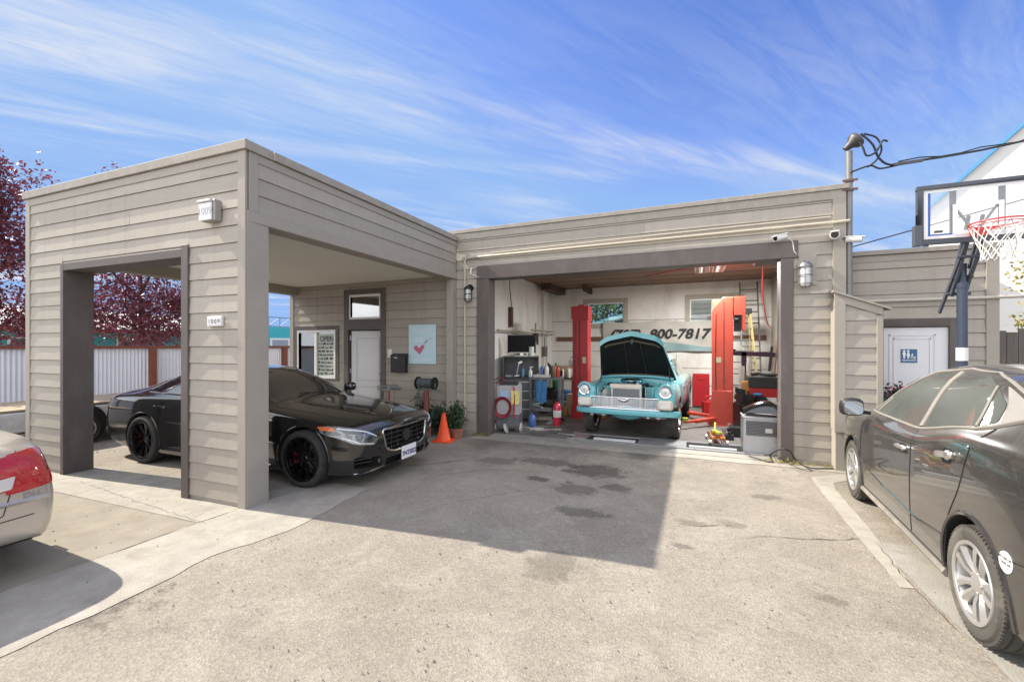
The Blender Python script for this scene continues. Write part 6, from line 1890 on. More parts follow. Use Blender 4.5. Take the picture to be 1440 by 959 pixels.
# red and black bag/plant pot beside the restroom door, seen over the bonnet
p = onY(1262, 535, 7.75)
bg_ = thing('flower_planter', 'dark planter with red flowers beside the restroom door', 'planter', (p.x, 7.75, 0))
q = MB(); q.lathe([(.12, 0), (.17, .55), (.19, .58), (.19, .64), (.16, .64), (0, .60)], None, 18); q.build('pot', black_plastic, bg_, world=False)
rr = random.Random(9); lf = MB(); lf.use(shrub_d); leaf_cloud(lf, [Vector((rr.gauss(0, .10), rr.gauss(0, .08), .98 + rr.gauss(0, .11))) for _ in range(300)], .035, rr); lf.build('leaves', shrub_d, bg_, world=False, merge=False, fixn=False)
lf = MB(); leaf_cloud(lf, [Vector((.04 + rr.gauss(0, .07), rr.gauss(0, .06), 1.13 + rr.gauss(0, .04))) for _ in range(120)], .03, rr); lf.build('flowers', leaf_mat('red_petal', (.45, .06, .08), .3), bg_, world=False, merge=False, fixn=False)

# cable on the ground by the bay jamb
a = onG(1170, 659, .012); q = MB()
q.tube([onG(1092, 648, .012) + Vector((-.35, .15, 0)), onG(1085, 650, .012), onG(1083, 640, .03), onY(1096, 632, 7.3), onY(1110, 634, 7.25), onG(1122, 650, .012), onG(1140, 658, .012), a, a + Vector((.35, .02, 0))], .011, 8, smooth=6)
solo(q, 'ground_cable', black_cable, 'black cable curling over the ground at the right jamb of the bay', 'cable')
# ================================================================ inside the work bay
lift_red = M('red_lift_paint', (.42, .012, .018), .38, var=.12, scale=3, dirt=.3, dirtcol=(.20, .03, .03), dscale=5)
lift_orange = M('orange_red_lift_paint', (.60, .075, .045), .42, var=.12, scale=3, dirt=.3, dirtcol=(.30, .05, .03), dscale=5)
steel_d = M('dark_steel', (.05, .05, .052), .45, .6, var=.2)
grey_box = M('grey_cabinet_paint', (.10, .105, .115), .4, var=.12, dirt=.3, dirtcol=(.05, .05, .05), dscale=5)
grey_lt = M('light_grey_cabinet', (.34, .34, .345), .45, var=.1, dirt=.4, dirtcol=(.16, .15, .14), dscale=5)
cardboard = M('cardboard', (.34, .22, .13), .85, var=.12)
yel = M('lime_yellow', (.50, .55, .06), .5, var=.15)

def lift(label, x, y, h, mat, hooded):
    t = thing('lift_column', label, 'car lift', (x, y, 0), 0, 'columns of the two-post car lift')
    s = -1 if hooded else 1
    q = MB()
    w = .19
    if hooded:
        q.prism([(-.20, 0), (.20, 0), (.20, h - .02), (.16, h), (.02, h), (-.20, h - .28)], 'y', -.17, -.15)
        q.bx(-.20, -.18, -.149, .17, 0, h - .30); q.bx(-.18, .20, .15, .17, 0, h - .02)
        q.bx(.201, .22, -.17, .17, 0, h - .02)
    else:
        q.bx(-w, w, -.17, -.15, 0, h - .0); q.bx(-w, -w + .02, -.149, .17, 0, h); q.bx(w - .02, w, -.149, .17, 0, h); q.bx(-w + .02, w - .02, .15, .17, 0, h)
    q.build('post', mat, t, world=False, bevel=.004)
    q = MB()
    if hooded:
        q.prism([(.02, h - .0), (.46, h - .0), (.46, h - .78), (.40, h - .70), (.40, h - .40), (.235, h - .40), (.235, h - .02)], 'y', -.165, .16)
    else: q.bx(-w - .025, w + .025, -.195, .19, h - .30, h + .02); q.bx(-.06, .10, -.12, .12, h + .02, h + .06)
    q.build('head_cover', mat, t, world=False, bevel=.005)
    q = MB()
    if hooded: q.prism([(-.30, 0), (.21, 0), (.21, .78), (-.20, .78)], 'y', -.20, -.171); q.bx(-.30, .24, -.21, .21, 0, .02)
    else: q.bx(-.26, .26, -.24, .24, 0, .02); q.bx(-w - .012, w + .012, -.19, -.171, .02, .35)
    q.build('base_plate', mat, t, world=False, bevel=.003)
    q = MB(); q.bx(-.03, .0, -.176, -.1705, .80, h - .32) if not hooded else q.bx(.03, .045, -.176, -.1705, .80, h - .1); q.build('guide_slot', steel_d, t, world=False)
    q = MB()
    for bx0 in (-.22, .2) if not hooded else (-.25, .2):
        for by0 in (-.225,): q.cyl((bx0, -.19, .02), (bx0, -.19, .045), .018, n=6); q.cyl((bx0, .19, .02), (bx0, .19, .045), .018, n=6)
    q.build_split('anchor_bolt', galv, t, world=False)
    q = MB(); q.bx(.06, .15, -.1725, -.1705, 1.35, 1.50) if not hooded else q.bx(-.12, -.02, -.1725, -.1705, 1.40, 1.52); q.build('warning_label', M('label_cream', (.55, .50, .32), .5, var=.4, scale=40), t, world=False)
    q = MB(); q.tube([(-.12, -.178, .5), (-.13, -.18, 1.5), (-.12, -.178, h - .35)], .008, 6); q.build('hydraulic_line', black_plastic, t, world=False)
    d = 1 if not hooded else -1
    for yy in (-1, 1):
        q = MB(); q.bar((d * .10, yy * .12, .16), (d * (.55 if yy < 0 else .7), yy * .62, .14), .10, .07); q.bar((d * .5, yy * .56, .15), (d * .75, yy * .85, .15), .07, .05)
        ar = q.build('lift_arm', mat, t, world=False, bevel=.006)
        q = MB(); q.cyl((d * .74, yy * .84, .17), (d * .74, yy * .84, .24), .06); q.build('pad', M('lift_pad_yellow', (.45, .50, .06), .5, var=.1), ar, world=False)
    if hooded:
        q = MB(); q.bx(.25, .38, -.10, .10, h - .75, h - .41); q.cyl((.24, -.12, h - .5), (.32, -.12, h - .5), .05); q.build('motor', steel_d, t, world=False)
        q = MB(); q.tube([(-.02, -.18, .45), (-.02, -.185, .72), (.13, -.185, .74)], .008, 6); q.cyl((.13, -.19, .66), (.13, -.17, .66), .03); q.build('lock_lever', steel_d, t, world=False)
    return t
lift('dark red lift column left of the turquoise car', -2.62, 10.55, 2.72, lift_red, False)
lift('orange red lift column with chamfered hooded top right of the turquoise car', .52, 10.75, 2.84, lift_orange, True)

# banner on the back wall
b0 = onY(848, 452, YB - .10); b1 = onY(1026, 494, YB - .10)
ban = thing('phone_banner', 'grey sagging banner with the phone number (707) 800-7817 on back wall', 'banner', ((b0.x + b1.x)/2, YB - .1, b1.z))
def ban_y(x, z):
    u = (x - b0.x) / (b1.x - b0.x); v = (z - b1.z) / (b0.z - b1.z)
    k = abs(u - .46)
    return YB - .10 + .022 * math.sin(9 * (u * 1.2 + (1 - v) * .8 * (1 if u > .46 else -1))) * (1 - v * .4) + .018 * math.sin(26 * k - 9 * (1 - v)) * (1 - v * .5)
vs, fs = [], []
NX, NZ = 70, 24
for i in range(NX + 1):
    for j in range(NZ + 1):
        u, v = i / NX, j / NZ
        x = b0.x + (b1.x - b0.x) * u
        zt_ = b0.z - .10 * abs(math.sin(math.pi * (u / .46 if u < .46 else (u - .46) / .54))) * .6
        z = b1.z + (zt_ - b1.z) * v
        vs.append((x, ban_y(x, z), z))
for i in range(NX):
    for j in range(NZ):
        a = i * (NZ + 1) + j; fs.append((a, a + NZ + 1, a + NZ + 2, a + 1))
q = MB(); q.add(vs, fs); n0 = len(vs); q.add([(x, y + .004, z) for x, y, z in vs], [f[::-1] for f in fs])
q.build('cloth', M('grey_white_banner', (.46, .44, .40), .7, var=.08, dirt=.3, dirtcol=(.32, .30, .27)), ban, merge=False)
q = MB(); zlo = b1.z + .02
st_ = MB(); u0, u1 = .45, 1.0
vs2, fs2 = [], []
for i in range(31):
    u = i / 30; x = b0.x + (b1.x - b0.x) * (.50 + .46 * u); zt_ = b1.z + (b0.z - b1.z) * (.30 - .22 * u)
    for z in (b1.z + .01, zt_): vs2.append((x, ban_y(x, z) - .005, z))
for i in range(30): fs2.append((2*i, 2*i+2, 2*i+3, 2*i+1))
st_.add(vs2, fs2); st_.build('printed_stripe', M('grey_teal_print', (.20, .30, .31), .7), ban)
tx = MB(); vs, fs = text_geo('(707)  800-7817', .40, .0005, bold=.012)
xs = [v[0] for v in vs]; wtxt = max(xs) - min(xs); tgt0 = onY(860, 470, YB - .1).x; tgt1 = onY(999, 466, YB - .1).x
sx_ = (tgt1 - tgt0) / wtxt; zc_ = onY(950, 470, YB - .1).z
out = []
for v in vs:
    x = tgt0 + (v[0] - min(xs)) * sx_ + v[2] * .22; z = zc_ + v[2] * .95
    out.append((x, ban_y(x, z) - .040 + v[1], z))
tx.add(out, fs); tx.build('lettering', M('black_banner_print', (.02, .02, .02), .7), ban, merge=False)

# ladders
al = M('dull_aluminium', (.17, .165, .155), .5, .5, var=.1)
t = thing('extension_ladder', 'tall grey aluminium ladder leaning at the right rear of the bay', 'ladder', (1.35, 12.0, 0))
f0, f1 = onY(1060, 560, 12.6), onY(1082, 560, 12.6)
q = MB()
for s in (-.21, .21): q.bar((1.30 + s, 12.3, .02), (1.30 + s, 13.35, 3.50), .03, .07)
q.build('rail', al, t)
q = MB()
for k in range(11):
    u = .06 + k * .088; q.cyl((1.09, 12.3 + 1.05 * u, .02 + 3.48 * u), (1.51, 12.3 + 1.05 * u, .02 + 3.48 * u), .017, n=8)
q.build('rung', al, t)
fib = M('yellowed_fibreglass', (.42, .34, .14), .6, var=.15, dirt=.3)
t = thing('step_ladder', 'yellowish fibreglass stepladder with black top behind the right lift column', 'ladder', (1.0, 12.4, 0))
q = MB()
for s in (-1, 1):
    q.bar((1.05 + s * .38, 11.9, .02), (1.05 + s * .20, 12.45, 2.60), .03, .075); q.bar((1.05 + s * .34, 13.1, .02), (1.05 + s * .18, 12.55, 2.60), .025, .05)
q.build('rail', fib, t)
q = MB()
for k in range(8):
    u = .08 + k * .11; w_ = .38 - .18 * u; q.bx(1.05 - w_, 1.05 + w_, 11.9 + .55 * u - .03, 11.9 + .55 * u + .05, .02 + 2.58 * u - .012, .02 + 2.58 * u + .012)
q.build('step', al, t)
q = MB(); q.bx(.81, 1.29, 12.40, 12.62, 2.58, 2.72); q.build('top_cap', black_plastic, t, bevel=.01)

# tool chest with hutch and screen at the left wall
tc_ = thing('tool_chest', 'grey workshop tool chest with open hutch at the left wall', 'tool chest', (-3.86, 9.62, 0), R(20))
q = MB(); q.bx(-.42, .42, -.25, .25, .10, 1.0); q.build('cabinet', grey_box, tc_, world=False, bevel=.006)
for k in range(4):
    q = MB(); q.bx(-.39, .39, -.262, -.251, .14 + k * .21, .32 + k * .21); dr = q.build('drawer', grey_box, tc_, world=False, bevel=.003)
    q = MB(); q.bx(-.3, .3, -.285, -.263, .29 + k * .21, .305 + k * .21); q.build('drawer_handle', alu, dr, world=False)
q = MB(); q.bx(-.44, .44, -.28, .27, 1.0, 1.04); q.build('worktop', steel_d, tc_, world=False)
q = MB(); q.bx(-.42, .42, .22, .25, 1.04, 1.50); q.bx(-.42, -.40, -.2, .219, 1.04, 1.50); q.bx(.40, .42, -.2, .219, 1.04, 1.50); q.bx(-.42, .42, -.2, .25, 1.501, 1.53); q.build('hutch', grey_box, tc_, world=False)
sc_ = thing('flat_screen', 'black flat screen standing on the grey tool chest', 'screen', (-3.86, 9.64, 1.531), R(20))
q = MB(); q.bx(-.34, .34, -.02, .02, .07, .50); q.build('casing', black_plastic, sc_, world=False, bevel=.006)
q = MB(); q.bx(-.32, .32, -.024, -.021, .09, .48); q.build('display', M('screen_off', (.004, .004, .006), .45, var=0, spec=.15), sc_, world=False)
q = MB(); q.bx(-.30, .30, -.026, -.0205, .072, .084); q.bx(-.04, .04, -.01, .02, .01, .07); q.bx(-.16, .16, -.09, .09, 0, .012); q.build('stand', alu, sc_, world=False)
# small things on the chest
def wpt(u, v, Y): return onY(u, v, Y)
q = MB(); q.lathe([(.035, 0), (.035, .16), (.02, .19), (.012, .20), (.012, .23)], Matrix.Translation((-3.74, 9.42, 1.045)), 14); solo(q, 'spray_can', M('blue_can', (.06, .16, .34), .3), 'blue spray can on the tool chest worktop', 'can')
q = MB(); q.cyl((-3.90, 9.40, 1.045), (-3.84, 9.44, 1.40), .014); q.bar((-3.86, 9.42, 1.36), (-3.78, 9.46, 1.40), .05, .04); q.cyl((-3.94, 9.38, 1.06), (-3.84, 9.44, 1.07), .03); solo(q, 'air_tool', alu, 'silver air tool lying upright in the chest hutch', 'tool')
q = MB(); q.bx(-4.14, -4.0, 9.30, 9.44, 1.045, 1.075); solo(q, 'folded_rag', M('pale_blue_rag', (.40, .48, .55), .9), 'pale folded rag at the left end of the chest top', 'rag')

# refrigerant machine by the left jamb
ac = thing('service_machine', 'grey wheeled service machine with red hoses by the left jamb', 'machine', (-3.60, 8.30, 0), R(14))
q = MB(); q.prism([(-.22, .12), (.20, .12), (.20, .92), (.10, 1.0), (-.22, .96)], 'x', -.24, .24, None); q.build('cabinet', grey_lt, ac, world=False, bevel=.02, seg=2)
q = MB(); q.bx(-.25, .25, -.225, .21, .11, .38); q.build('lower_cover', grey_box, ac, world=False, bevel=.015)
q = MB(); q.bx(-.16, .02, -.232, -.2235, .72, .85); q.build('label_panel', M('blue_white_label', (.30, .42, .58), .4), ac, world=False)
q = MB(); q.bx(-.18, .20, -.20, .05, .955, 1.02); q.build('console', black_plastic, ac, world=False, bevel=.01)
for s in (-.26, .26):
    q = MB(); q.lathe([(.0, -.02), (.05, -.028), (.09, -.02), (.10, -.02), (.10, .02), (.09, .02), (0, .02)], Matrix.Translation((s, -.12, .10)) @ Matrix.Rotation(R(90), 4, 'Y'), 24); q.build('wheel', M('pale_wheel_plastic', (.46, .46, .45), .5), ac, world=False)
q = MB(); q.lathe([(0, -.02), (.10, -.02), (.105, 0), (.10, .02), (0, .02)], Matrix.Translation((-.02, -.30, .10)) @ Matrix.Rotation(R(70), 4, 'Y'), 24); q.build('wheel', M('pale_wheel_plastic', (.46, .46, .45), .5), ac, world=False)
q = MB(); rr = random.Random(3)
for k in range(5):
    r_ = .14 + .012 * k; q.tube([(-.10 + r_ * math.cos(a), -.25 - .012 * k, .52 + r_ * 1.15 * math.sin(a)) for a in [i * .3 for i in range(22)]], .009, 6)
q.tube([(-.12, -.2, 1.02), (-.30, -.22, .98), (-.34, -.22, .7), (-.26, -.25, .5)], .010, 6, smooth=5); q.tube([(.0, -.2, 1.03), (-.2, -.2, 1.12), (-.36, -.18, .9), (-.36, -.2, .55), (-.24, -.26, .42)], .010, 6, smooth=5)
q.build('hose', M('dark_red_hose', (.22, .015, .03), .45), ac, world=False)
q = MB(); q.tube([(.13, -.24, .95), (.15, -.25, .7), (.13, -.25, .4), (.17, -.25, .3)], .016, 8, smooth=4); q.build('hose', M('red_hose', (.38, .02, .03), .45), ac, world=False)
q = MB()
for k in range(4): q.bx(.08 + k*.04, .13 + k*.04, -.255 - .006 * k, -.24 - .006 * k, .58 + .02 * (k % 2), .86)
q.use(M('coloured_tags', (.55, .50, .18), .6, var=.6, scale=14)); q.m = [0] * len(q.m); q.mats = [MATS['coloured_tags']]; q.build('hanging_tag', MATS['coloured_tags'], ac, world=False)

# dark cart with blue cloth, jumble of bench tools
ct = thing('service_cart', 'dark two-shelf service cart with a blue cloth hanging inside', 'cart', (-3.20, 9.55, 0), R(8))
q = MB()
for x in (-.34, .34):
    for y in (-.22, .22): q.bx(x - .025, x + .025, y - .025, y + .025, .08, 1.0)
q.build('upright', grey_box, ct, world=False)
q = MB(); q.bx(-.37, .37, -.25, .25, 1.001, 1.05); q.bx(-.31, .31, -.24, .24, .28, .31); q.bx(-.315, -.30, -.24, .24, .32, 1.0); q.build('shelf', grey_box, ct, world=False)
q = MB()
for x in (-.34, .34): q.cyl((x, -.24, .04), (x, -.20, .04), .04); q.cyl((x, .2, .04), (x, .24, .04), .04)
q.build('castor', rubber, ct, world=False)
q = MB(); vs = []; fs = []
for i in range(9):
    for j in range(8):
        vs.append((-.22 + .26 * i / 8, -.20 + .03 * math.sin(i * 1.7 + j * .5), .99 - .52 * j / 7 + .03 * math.sin(i)))
for i in range(8):
    for j in range(7): a = i * 8 + j; fs.append((a, a+1, a+9, a+8))
q.T = ct.matrix_basis.copy(); q.add(vs, fs); q2 = [(x, y + .004, z) for x, y, z in vs]; q.add(q2, [f[::-1] for f in fs]); solo(q, 'blue_cloth', M('blue_shop_cloth', (.06, .20, .42), .85, var=.15), 'bright blue cloth hanging from the dark cart', 'cloth', merge=False)
q = MB(); q.tube([(-.2 + .3 * math.cos(a * .5) * .4, -.1 + .1 * math.sin(a * .5), .33 + .012 * a) for a in range(18)], .018, 6); q.T = ct.matrix_basis.copy(); q.v = [ct.matrix_basis @ p for p in q.v]; solo(q, 'coiled_hose', M('pale_green_hose', (.30, .40, .36), .5), 'pale green hose coiled on the low cart shelf', 'hose')
q = MB(); q.bx(-3.46, -3.08, 9.36, 9.59, 1.052, 1.075); q.bx(-3.46, -3.08, 9.36, 9.38, 1.0755, 1.11); q.bx(-3.46, -3.08, 9.57, 9.59, 1.0755, 1.11); solo(q, 'parts_tray', M('pale_tray', (.50, .50, .50), .4), 'white parts tray on top of the dark cart', 'tray')
q = MB(); q.bx(-3.44, -3.34, 9.65, 9.75, 1.052, 1.22); solo(q, 'paper_label_box', M('white_carton', (.6, .6, .58), .7), 'small white carton at the back of the cart top', 'box', bevel=.004)
bench = thing('work_bench', 'cluttered dark workbench along the left wall behind the cart', 'bench', (-3.6, 11.9, 0))
q = MB(); q.bx(-4.36, -2.95, 11.2, 12.6, .86, .92); q.build('bench_top', M('oily_bench_wood', (.10, .075, .055), .6, var=.3), bench)
q = MB()
for x in (-4.25, -3.02):
    for y in (11.25, 12.5): q.bx(x - .04, x + .04, y - .04, y + .04, 0, .859)
q.build('leg', steel_d, bench)
q = MB(); q.bx(-4.30, -3.0, 11.26, 12.5, .30, .33); q.build('low_shelf', steel_d, bench)
bx_ = thing('cardboard_box', 'open cardboard box on the workbench near the screen', 'box', (-3.35, 11.45, .921), R(8))
q = MB(); q.bx(-.33, .33, -.12, .12, 0, .30); q.build('carton', cardboard, bx_, world=False)
q = MB(); q.bx(.12, .29, -.124, -.1205, .04, .24); q.build('paper_label', M('white_carton', (.6, .6, .58), .7), bx_, world=False)
for (nm, lab, cat_, x, y, z, sx, sy, sz, mat, rz) in (
    ('parts_bin', 'red parts bin on the right end of the workbench', 'bin', -3.05, 11.9, .921, .18, .2, .42, lift_red, 0),
    ('paper_box', 'white box high on the left wall above the bench', 'box', XL + .09, 11.55, 1.42, .15, .22, .46, M('white_carton', (.6, .6, .58), .7), 0),
    ('breaker_box', 'small black switch box on the left wall beside the white box', 'switch box', XL + .06, 11.9, 1.80, .10, .22, .34, black_plastic, 0),
    ('meter_box', 'small grey box low on the left wall near the corner', 'switch box', XL + .06, 12.7, 1.45, .10, .26, .30, grey_box, 0),
    ('battery_charger', 'grey battery charger on the bench beside the back wall', 'charger', -3.2, 12.4, .921, .5, .3, .42, grey_lt, 10),
    ('oil_carton', 'tan oil carton standing under the bench by the left lift column', 'box', -2.98, 10.95, .007, .22, .25, .52, cardboard, 0)):
    q = MB(Tw(x, y, R(rz))); q.bx(-sx/2, sx/2, -sy/2, sy/2, z, z + sz)
    if nm == 'battery_charger': q.tube([(-.2, 0, z + sz), (-.2, 0, z + sz + .10), (.2, 0, z + sz + .12), (.2, 0, z + sz)], .025, 8); q.bx(-.2, .2, -.156, -.151, z + .1, z + .3)
    if nm in ('breaker_box', 'meter_box'): q.cyl((0, 0, z + sz), (0, 0, z + sz + .3), .015)
    if nm == 'parts_bin': q.bx(.05, .07, -sy/2 - .004, -sy/2 - .001, z + .05, z + .38)
    solo(q, nm, mat, lab, cat_, bevel=.006)
# jumble: bottles and cans on and under the bench
kinds = [('oil_bottle', 'bottle', [(.045, 0), (.05, .02), (.05, .17), (.03, .22), (.018, .23), (.018, .27)]), ('spray_can', 'can', [(.033, 0), (.033, .19), (.025, .21), (.012, .22), (.012, .245)]), ('jug', 'jug', [(.09, 0), (.095, .03), (.095, .22), (.05, .28), (.025, .29), (.025, .32)])]
cols = [M('bottle_white', (.58, .58, .56), .4), M('bottle_black', (.02, .02, .022), .35), M('bottle_green', (.05, .22, .12), .35), M('bottle_red', (.35, .03, .03), .35), M('bottle_blue', (.05, .12, .32), .35), M('bottle_amber', (.35, .18, .04), .35), M('bottle_grey', (.22, .22, .22), .4)]
cn_ = ['white', 'black', 'green', 'red', 'blue', 'amber', 'grey']
spots = [(-3.15, 11.28, .921, 0, 0), (-3.02, 11.30, .921, 1, 3), (-3.30, 11.22, .921, 1, 0), (-3.50, 11.22, .921, 0, 1), (-3.62, 11.30, .921, 2, 6), (-3.20, 11.75, .921, 2, 1), (-3.02, 11.62, .921, 0, 4),
         (-2.98, 12.2, .921, 2, 0), (-3.25, 12.0, .921, 1, 2), (-3.12, 11.05, .007, 2, 2), (-3.28, 10.95, .007, 2, 0), (-3.45, 11.05, .007, 2, 1), (-3.05, 10.62, .007, 0, 5), (-3.2, 10.6, .007, 0, 0), (-3.02, 9.42, 1.052, 1, 1), (-2.95, 9.62, 1.052, 0, 3), (-3.05, 9.7, 1.052, 1, 5), (-3.2, 9.68, 1.052, 2, 1), (-3.28, 9.46, 1.076, 1, 4), (-3.18, 9.5, 1.076, 0, 0)]
where = {0: 'on the front edge of the workbench', 1: 'on the floor under the workbench', 2: 'on top of the dark cart'}
seen = {}
for i, (x, y, z, k, c) in enumerate(spots):
    nm, cat_, prof = kinds[k]
    w_ = where[2 if z > 1 else 0 if z > .5 else 1]
    q = MB(); q.lathe(prof, Matrix.Translation((x, y, z)), 14)
    lab = f'{cn_[c]} {nm.replace("_", " ")} {w_}' + (' towards its rear end' if z < 1 and z > .5 and y > 11.5 else '')
    solo(q, nm, cols[c], lab, cat_)
q = MB(); q.bx(-2.98, -2.72, 11.0, 11.3, .95, 1.0)
# fire extinguisher
fe = onG(783.5, 598)
ex = thing('fire_extinguisher', 'red fire extinguisher on the floor left of the dark red lift column', 'extinguisher', (fe.x, fe.y, .007))
q = MB(); q.lathe([(.085, 0), (.09, .02), (.09, .40), (.07, .46), (.03, .49), (.03, .52)], None, 22); q.build('cylinder', M('extinguisher_red', (.50, .02, .05), .3, coat=.5), ex, world=False)
q = MB(); q.cyl((0, 0, .52), (0, 0, .56), .025); q.bar((-.02, 0, .55), (.11, 0, .60), .02, .012); q.bar((-.02, 0, .57), (.10, 0, .64), .02, .012); q.build('valve', steel_d, ex, world=False)
q = MB(); q.tube([(-.02, 0, .54), (-.11, .0, .48), (-.11, 0, .2), (-.10, 0, .12)], .013, 7, smooth=4); q.build('hose', black_plastic, ex, world=False)
q = MB(); q.lathe([(.0905, .18), (.0915, .19), (.0915, .32), (.0905, .33)], None, 22, caps=False); q.build('paper_label', M('white_carton', (.6, .6, .58), .7), ex, world=False)
# tangle of cords on the floor at the left
q = MB(); rr = random.Random(2); pts = [onG(726, 600, .02)]
for k in range(26): pts.append(pts[-1] + Vector((rr.uniform(-.14, .18), rr.uniform(-.10, .10), 0)))
pts = [Vector((min(max(p.x, -3.5), -2.6), min(max(p.y, 8.15), 8.7), .018)) for p in pts]
q.tube(pts, .009, 6, smooth=3); solo(q, 'cord_tangle', M('white_cord', (.55, .53, .50), .5), 'pale tangled cord on the floor beside the service machine', 'cord')
q = MB(); q.tube([(-2.6, 8.35, .018), (-2.2, 8.30, .018), (-1.95, 8.42, .018)], .008, 6, smooth=5); q.bar((-2.75, 8.40, .04), (-2.55, 8.34, .05), .05, .05); solo(q, 'grease_gun', alu, 'silver grease gun with its hose on the floor', 'tool')

# trench with plates in front of the classic car
def plate(label, x0, x1, y0, y1, mat, h=.02, z=.008, cat_='floor plate', nm='floor_plate'):
    q = MB(); q.bx(x0, x1, y0, y1, z, z + h); return solo(q, nm, mat, label, cat_, bevel=.003)
stl = M('scuffed_steel_plate', (.33, .33, .34), .5, .5, var=.2, dirt=.4, dirtcol=(.12, .11, .10), dscale=4)
TRY0, TRY1 = 8.0, 8.46
q = MB(); q.bx(-2.25, 1.0, TRY1, TRY1 + .06, .007, .032); q.bx(-2.25, 1.0, TRY0 - .06, TRY0, .007, .028)
solo(q, 'trench_edging', stl, 'long steel edging of the floor trench before the turquoise car', 'edging')
q = MB(); q.quad((-2.25, TRY0 + .001, .0085), (1.0, TRY0 + .001, .0085), (1.0, TRY1 - .001, .0085), (-2.25, TRY1 - .001, .0085)); struct(q, 'trench_floor', M('trench_dark', (.02, .02, .02), .9))
plate('steel plate in the middle of the floor trench', -.98, -.16, TRY0 + .004, TRY1 - .004, stl)
plate('crumpled silver plate at the left end of the floor trench', -2.2, -1.9, TRY0 + .02, TRY1 - .02, M('bright_steel_plate', (.50, .50, .50), .35, .7, var=.3, scale=20, bump=.8, bscale=14))
plate('white board in the left slot of the trench', -1.78, -1.02, TRY0 + .06, TRY0 + .18, M('white_board', (.62, .62, .60), .5), .03, .010, 'board', 'trench_board')
plate('white board in the right slot of the trench', -.12, .62, TRY0 + .06, TRY0 + .17, M('white_board', (.62, .62, .60), .5), .03, .010, 'board', 'trench_board')

# right side: swamp cooler cabinet, bumper skin, red chest, jack, hoist, fuel can
swl = onG(1045, 632); sx0 = .71; sy0 = 8.02
sw = thing('air_cooler', 'silver box air cooler with louvred front at the right jamb', 'air cooler', (sx0 + .33, sy0 + .25, .007))
q = MB(); q.bx(-.33, .36, -.25, .25, 0, .58); q.build('cabinet', M('silver_grey_cabinet', (.46, .47, .49), .42, .4, var=.08, dirt=.25, dirtcol=(.28, .26, .23), dscale=4), sw, world=False, bevel=.012, seg=2)
q = MB(); q.bx(-.29, .34, -.253, -.2505, .30, .54); q.build('grille_back', M('dark_steel', (.05,)*3), sw, world=False)
q = MB()
for k in range(10): q.box((.025, -.262, .315 + k * .0235), (.62, .016, .010), (R(35), 0, 0))
q.build('louvre', M('grey_louvre', (.20, .20, .21), .5), sw, world=False)
q = MB(); q.bx(-.02, .08, -.276, -.270, .36, .43); q.build('badge', M('pale_visor', (.55, .54, .52), .5), sw, world=False)
q = MB(); q.bx(-.34, .37, -.26, .26, .581, .60); q.build('top_edge', M('pale_cabinet_edge', (.5, .5, .5), .4), sw, world=False, bevel=.004)
bs = []
q = MB(); prof = []
for i in range(17):
    u = i / 16; x = -.36 + .72 * u; b_ = .16 * math.sin(math.pi * u)
    for j in range(9):
        v = j / 8; an = R(15 + 150 * v); prof.append((x, -.20 * math.cos(an) * (1 + .2 * u) , .01 + (.10 + b_ * .9) * math.sin(an)))
fs = [(i*9 + j, i*9 + j + 1, (i+1)*9 + j + 1, (i+1)*9 + j) for i in range(16) for j in range(8)]
q.T = Matrix.Translation((sx0 + .38, sy0 + .24, .608)) @ Matrix.Rotation(R(-12), 4, 'Z'); q.add(prof, fs); n0 = len(prof); q.add([(a * .97, b * .95, c - .012) for a, b, c in prof], [f[::-1] for f in fs])
solo(q, 'bumper_skin', M('gloss_black_skin', (.02, .021, .022), .15, coat=1, var=.1, dirt=.3, dirtcol=(.12, .11, .10)), 'curved black bumper skin lying on the air cooler', 'car part', merge=False)
rc = onY(1072, 560, 10.0)
rt = thing('red_tool_chest', 'red tool chest with black top tray at the right wall', 'tool chest', (rc.x, 10.1, .007))
q = MB(); q.bx(-.25, .25, -.22, .22, .10, .92); q.build('cabinet', lift_red, rt, world=False, bevel=.008)
q = MB(); q.bx(-.26, .26, -.23, .23, .922, 1.14); q.build('top_tray', black_plastic, rt, world=False, bevel=.006)
q = MB(); q.bx(-.03, .23, -.232, -.2205, .66, .74); q.bx(-.0, .24, -.232, -.2205, .60, .655); q.build('white_sticker', white_pl, rt, world=False)
q = MB()
for x in (-.2, .2): q.cyl((x, -.15, .05), (x + .02, -.15, .05), .05); q.cyl((x, .15, .05), (x + .02, .15, .05), .05)
q.build('castor', rubber, rt, world=False)
jp = onG(1008, 626)
jk = thing('floor_jack', 'orange floor jack with lime handle at the bay mouth', 'jack', (jp.x, jp.y + .25, .007), R(6))
jo = M('jack_orange', (.62, .17, .02), .4, var=.15, dirt=.3, dirtcol=(.2, .08, .03))
q = MB()
for s in (-1, 1): q.prism([(-.30, .05), (.30, .05), (.34, .12), (.1, .17), (-.28, .13)], 'x', s * .10 - .008, s * .10 + .008)
q.bx(-.092, .092, -.24, -.10, .10, .125); q.build('side_frame', jo, jk, world=False)
q = MB(); q.bar((0, .10, .12), (0, -.25, .20), .09, .05); q.build('lift_beam', jo, jk, world=False)
q = MB(); q.cyl((0, -.25, .20), (0, -.25, .235), .055); q.build('saddle', M('lime_yellow', (.50, .55, .06), .5), jk, world=False)
q = MB(); q.cyl((0, .20, .14), (0.06, .55, .26), .018); q.bx(-.05, .05, .14, .26, .10, .18); q.build('handle', M('lime_yellow', (.50, .55, .06), .5), jk, world=False)
for s in (-1, 1):
    q = MB(); q.cyl((s * .12, -.26, .04), (s * .16, -.26, .04), .045, n=18); q.cyl((s * .12, .27, .04), (s * .15, .27, .04), .035, n=18); q.build('jack_wheel', alu, jk, world=False)
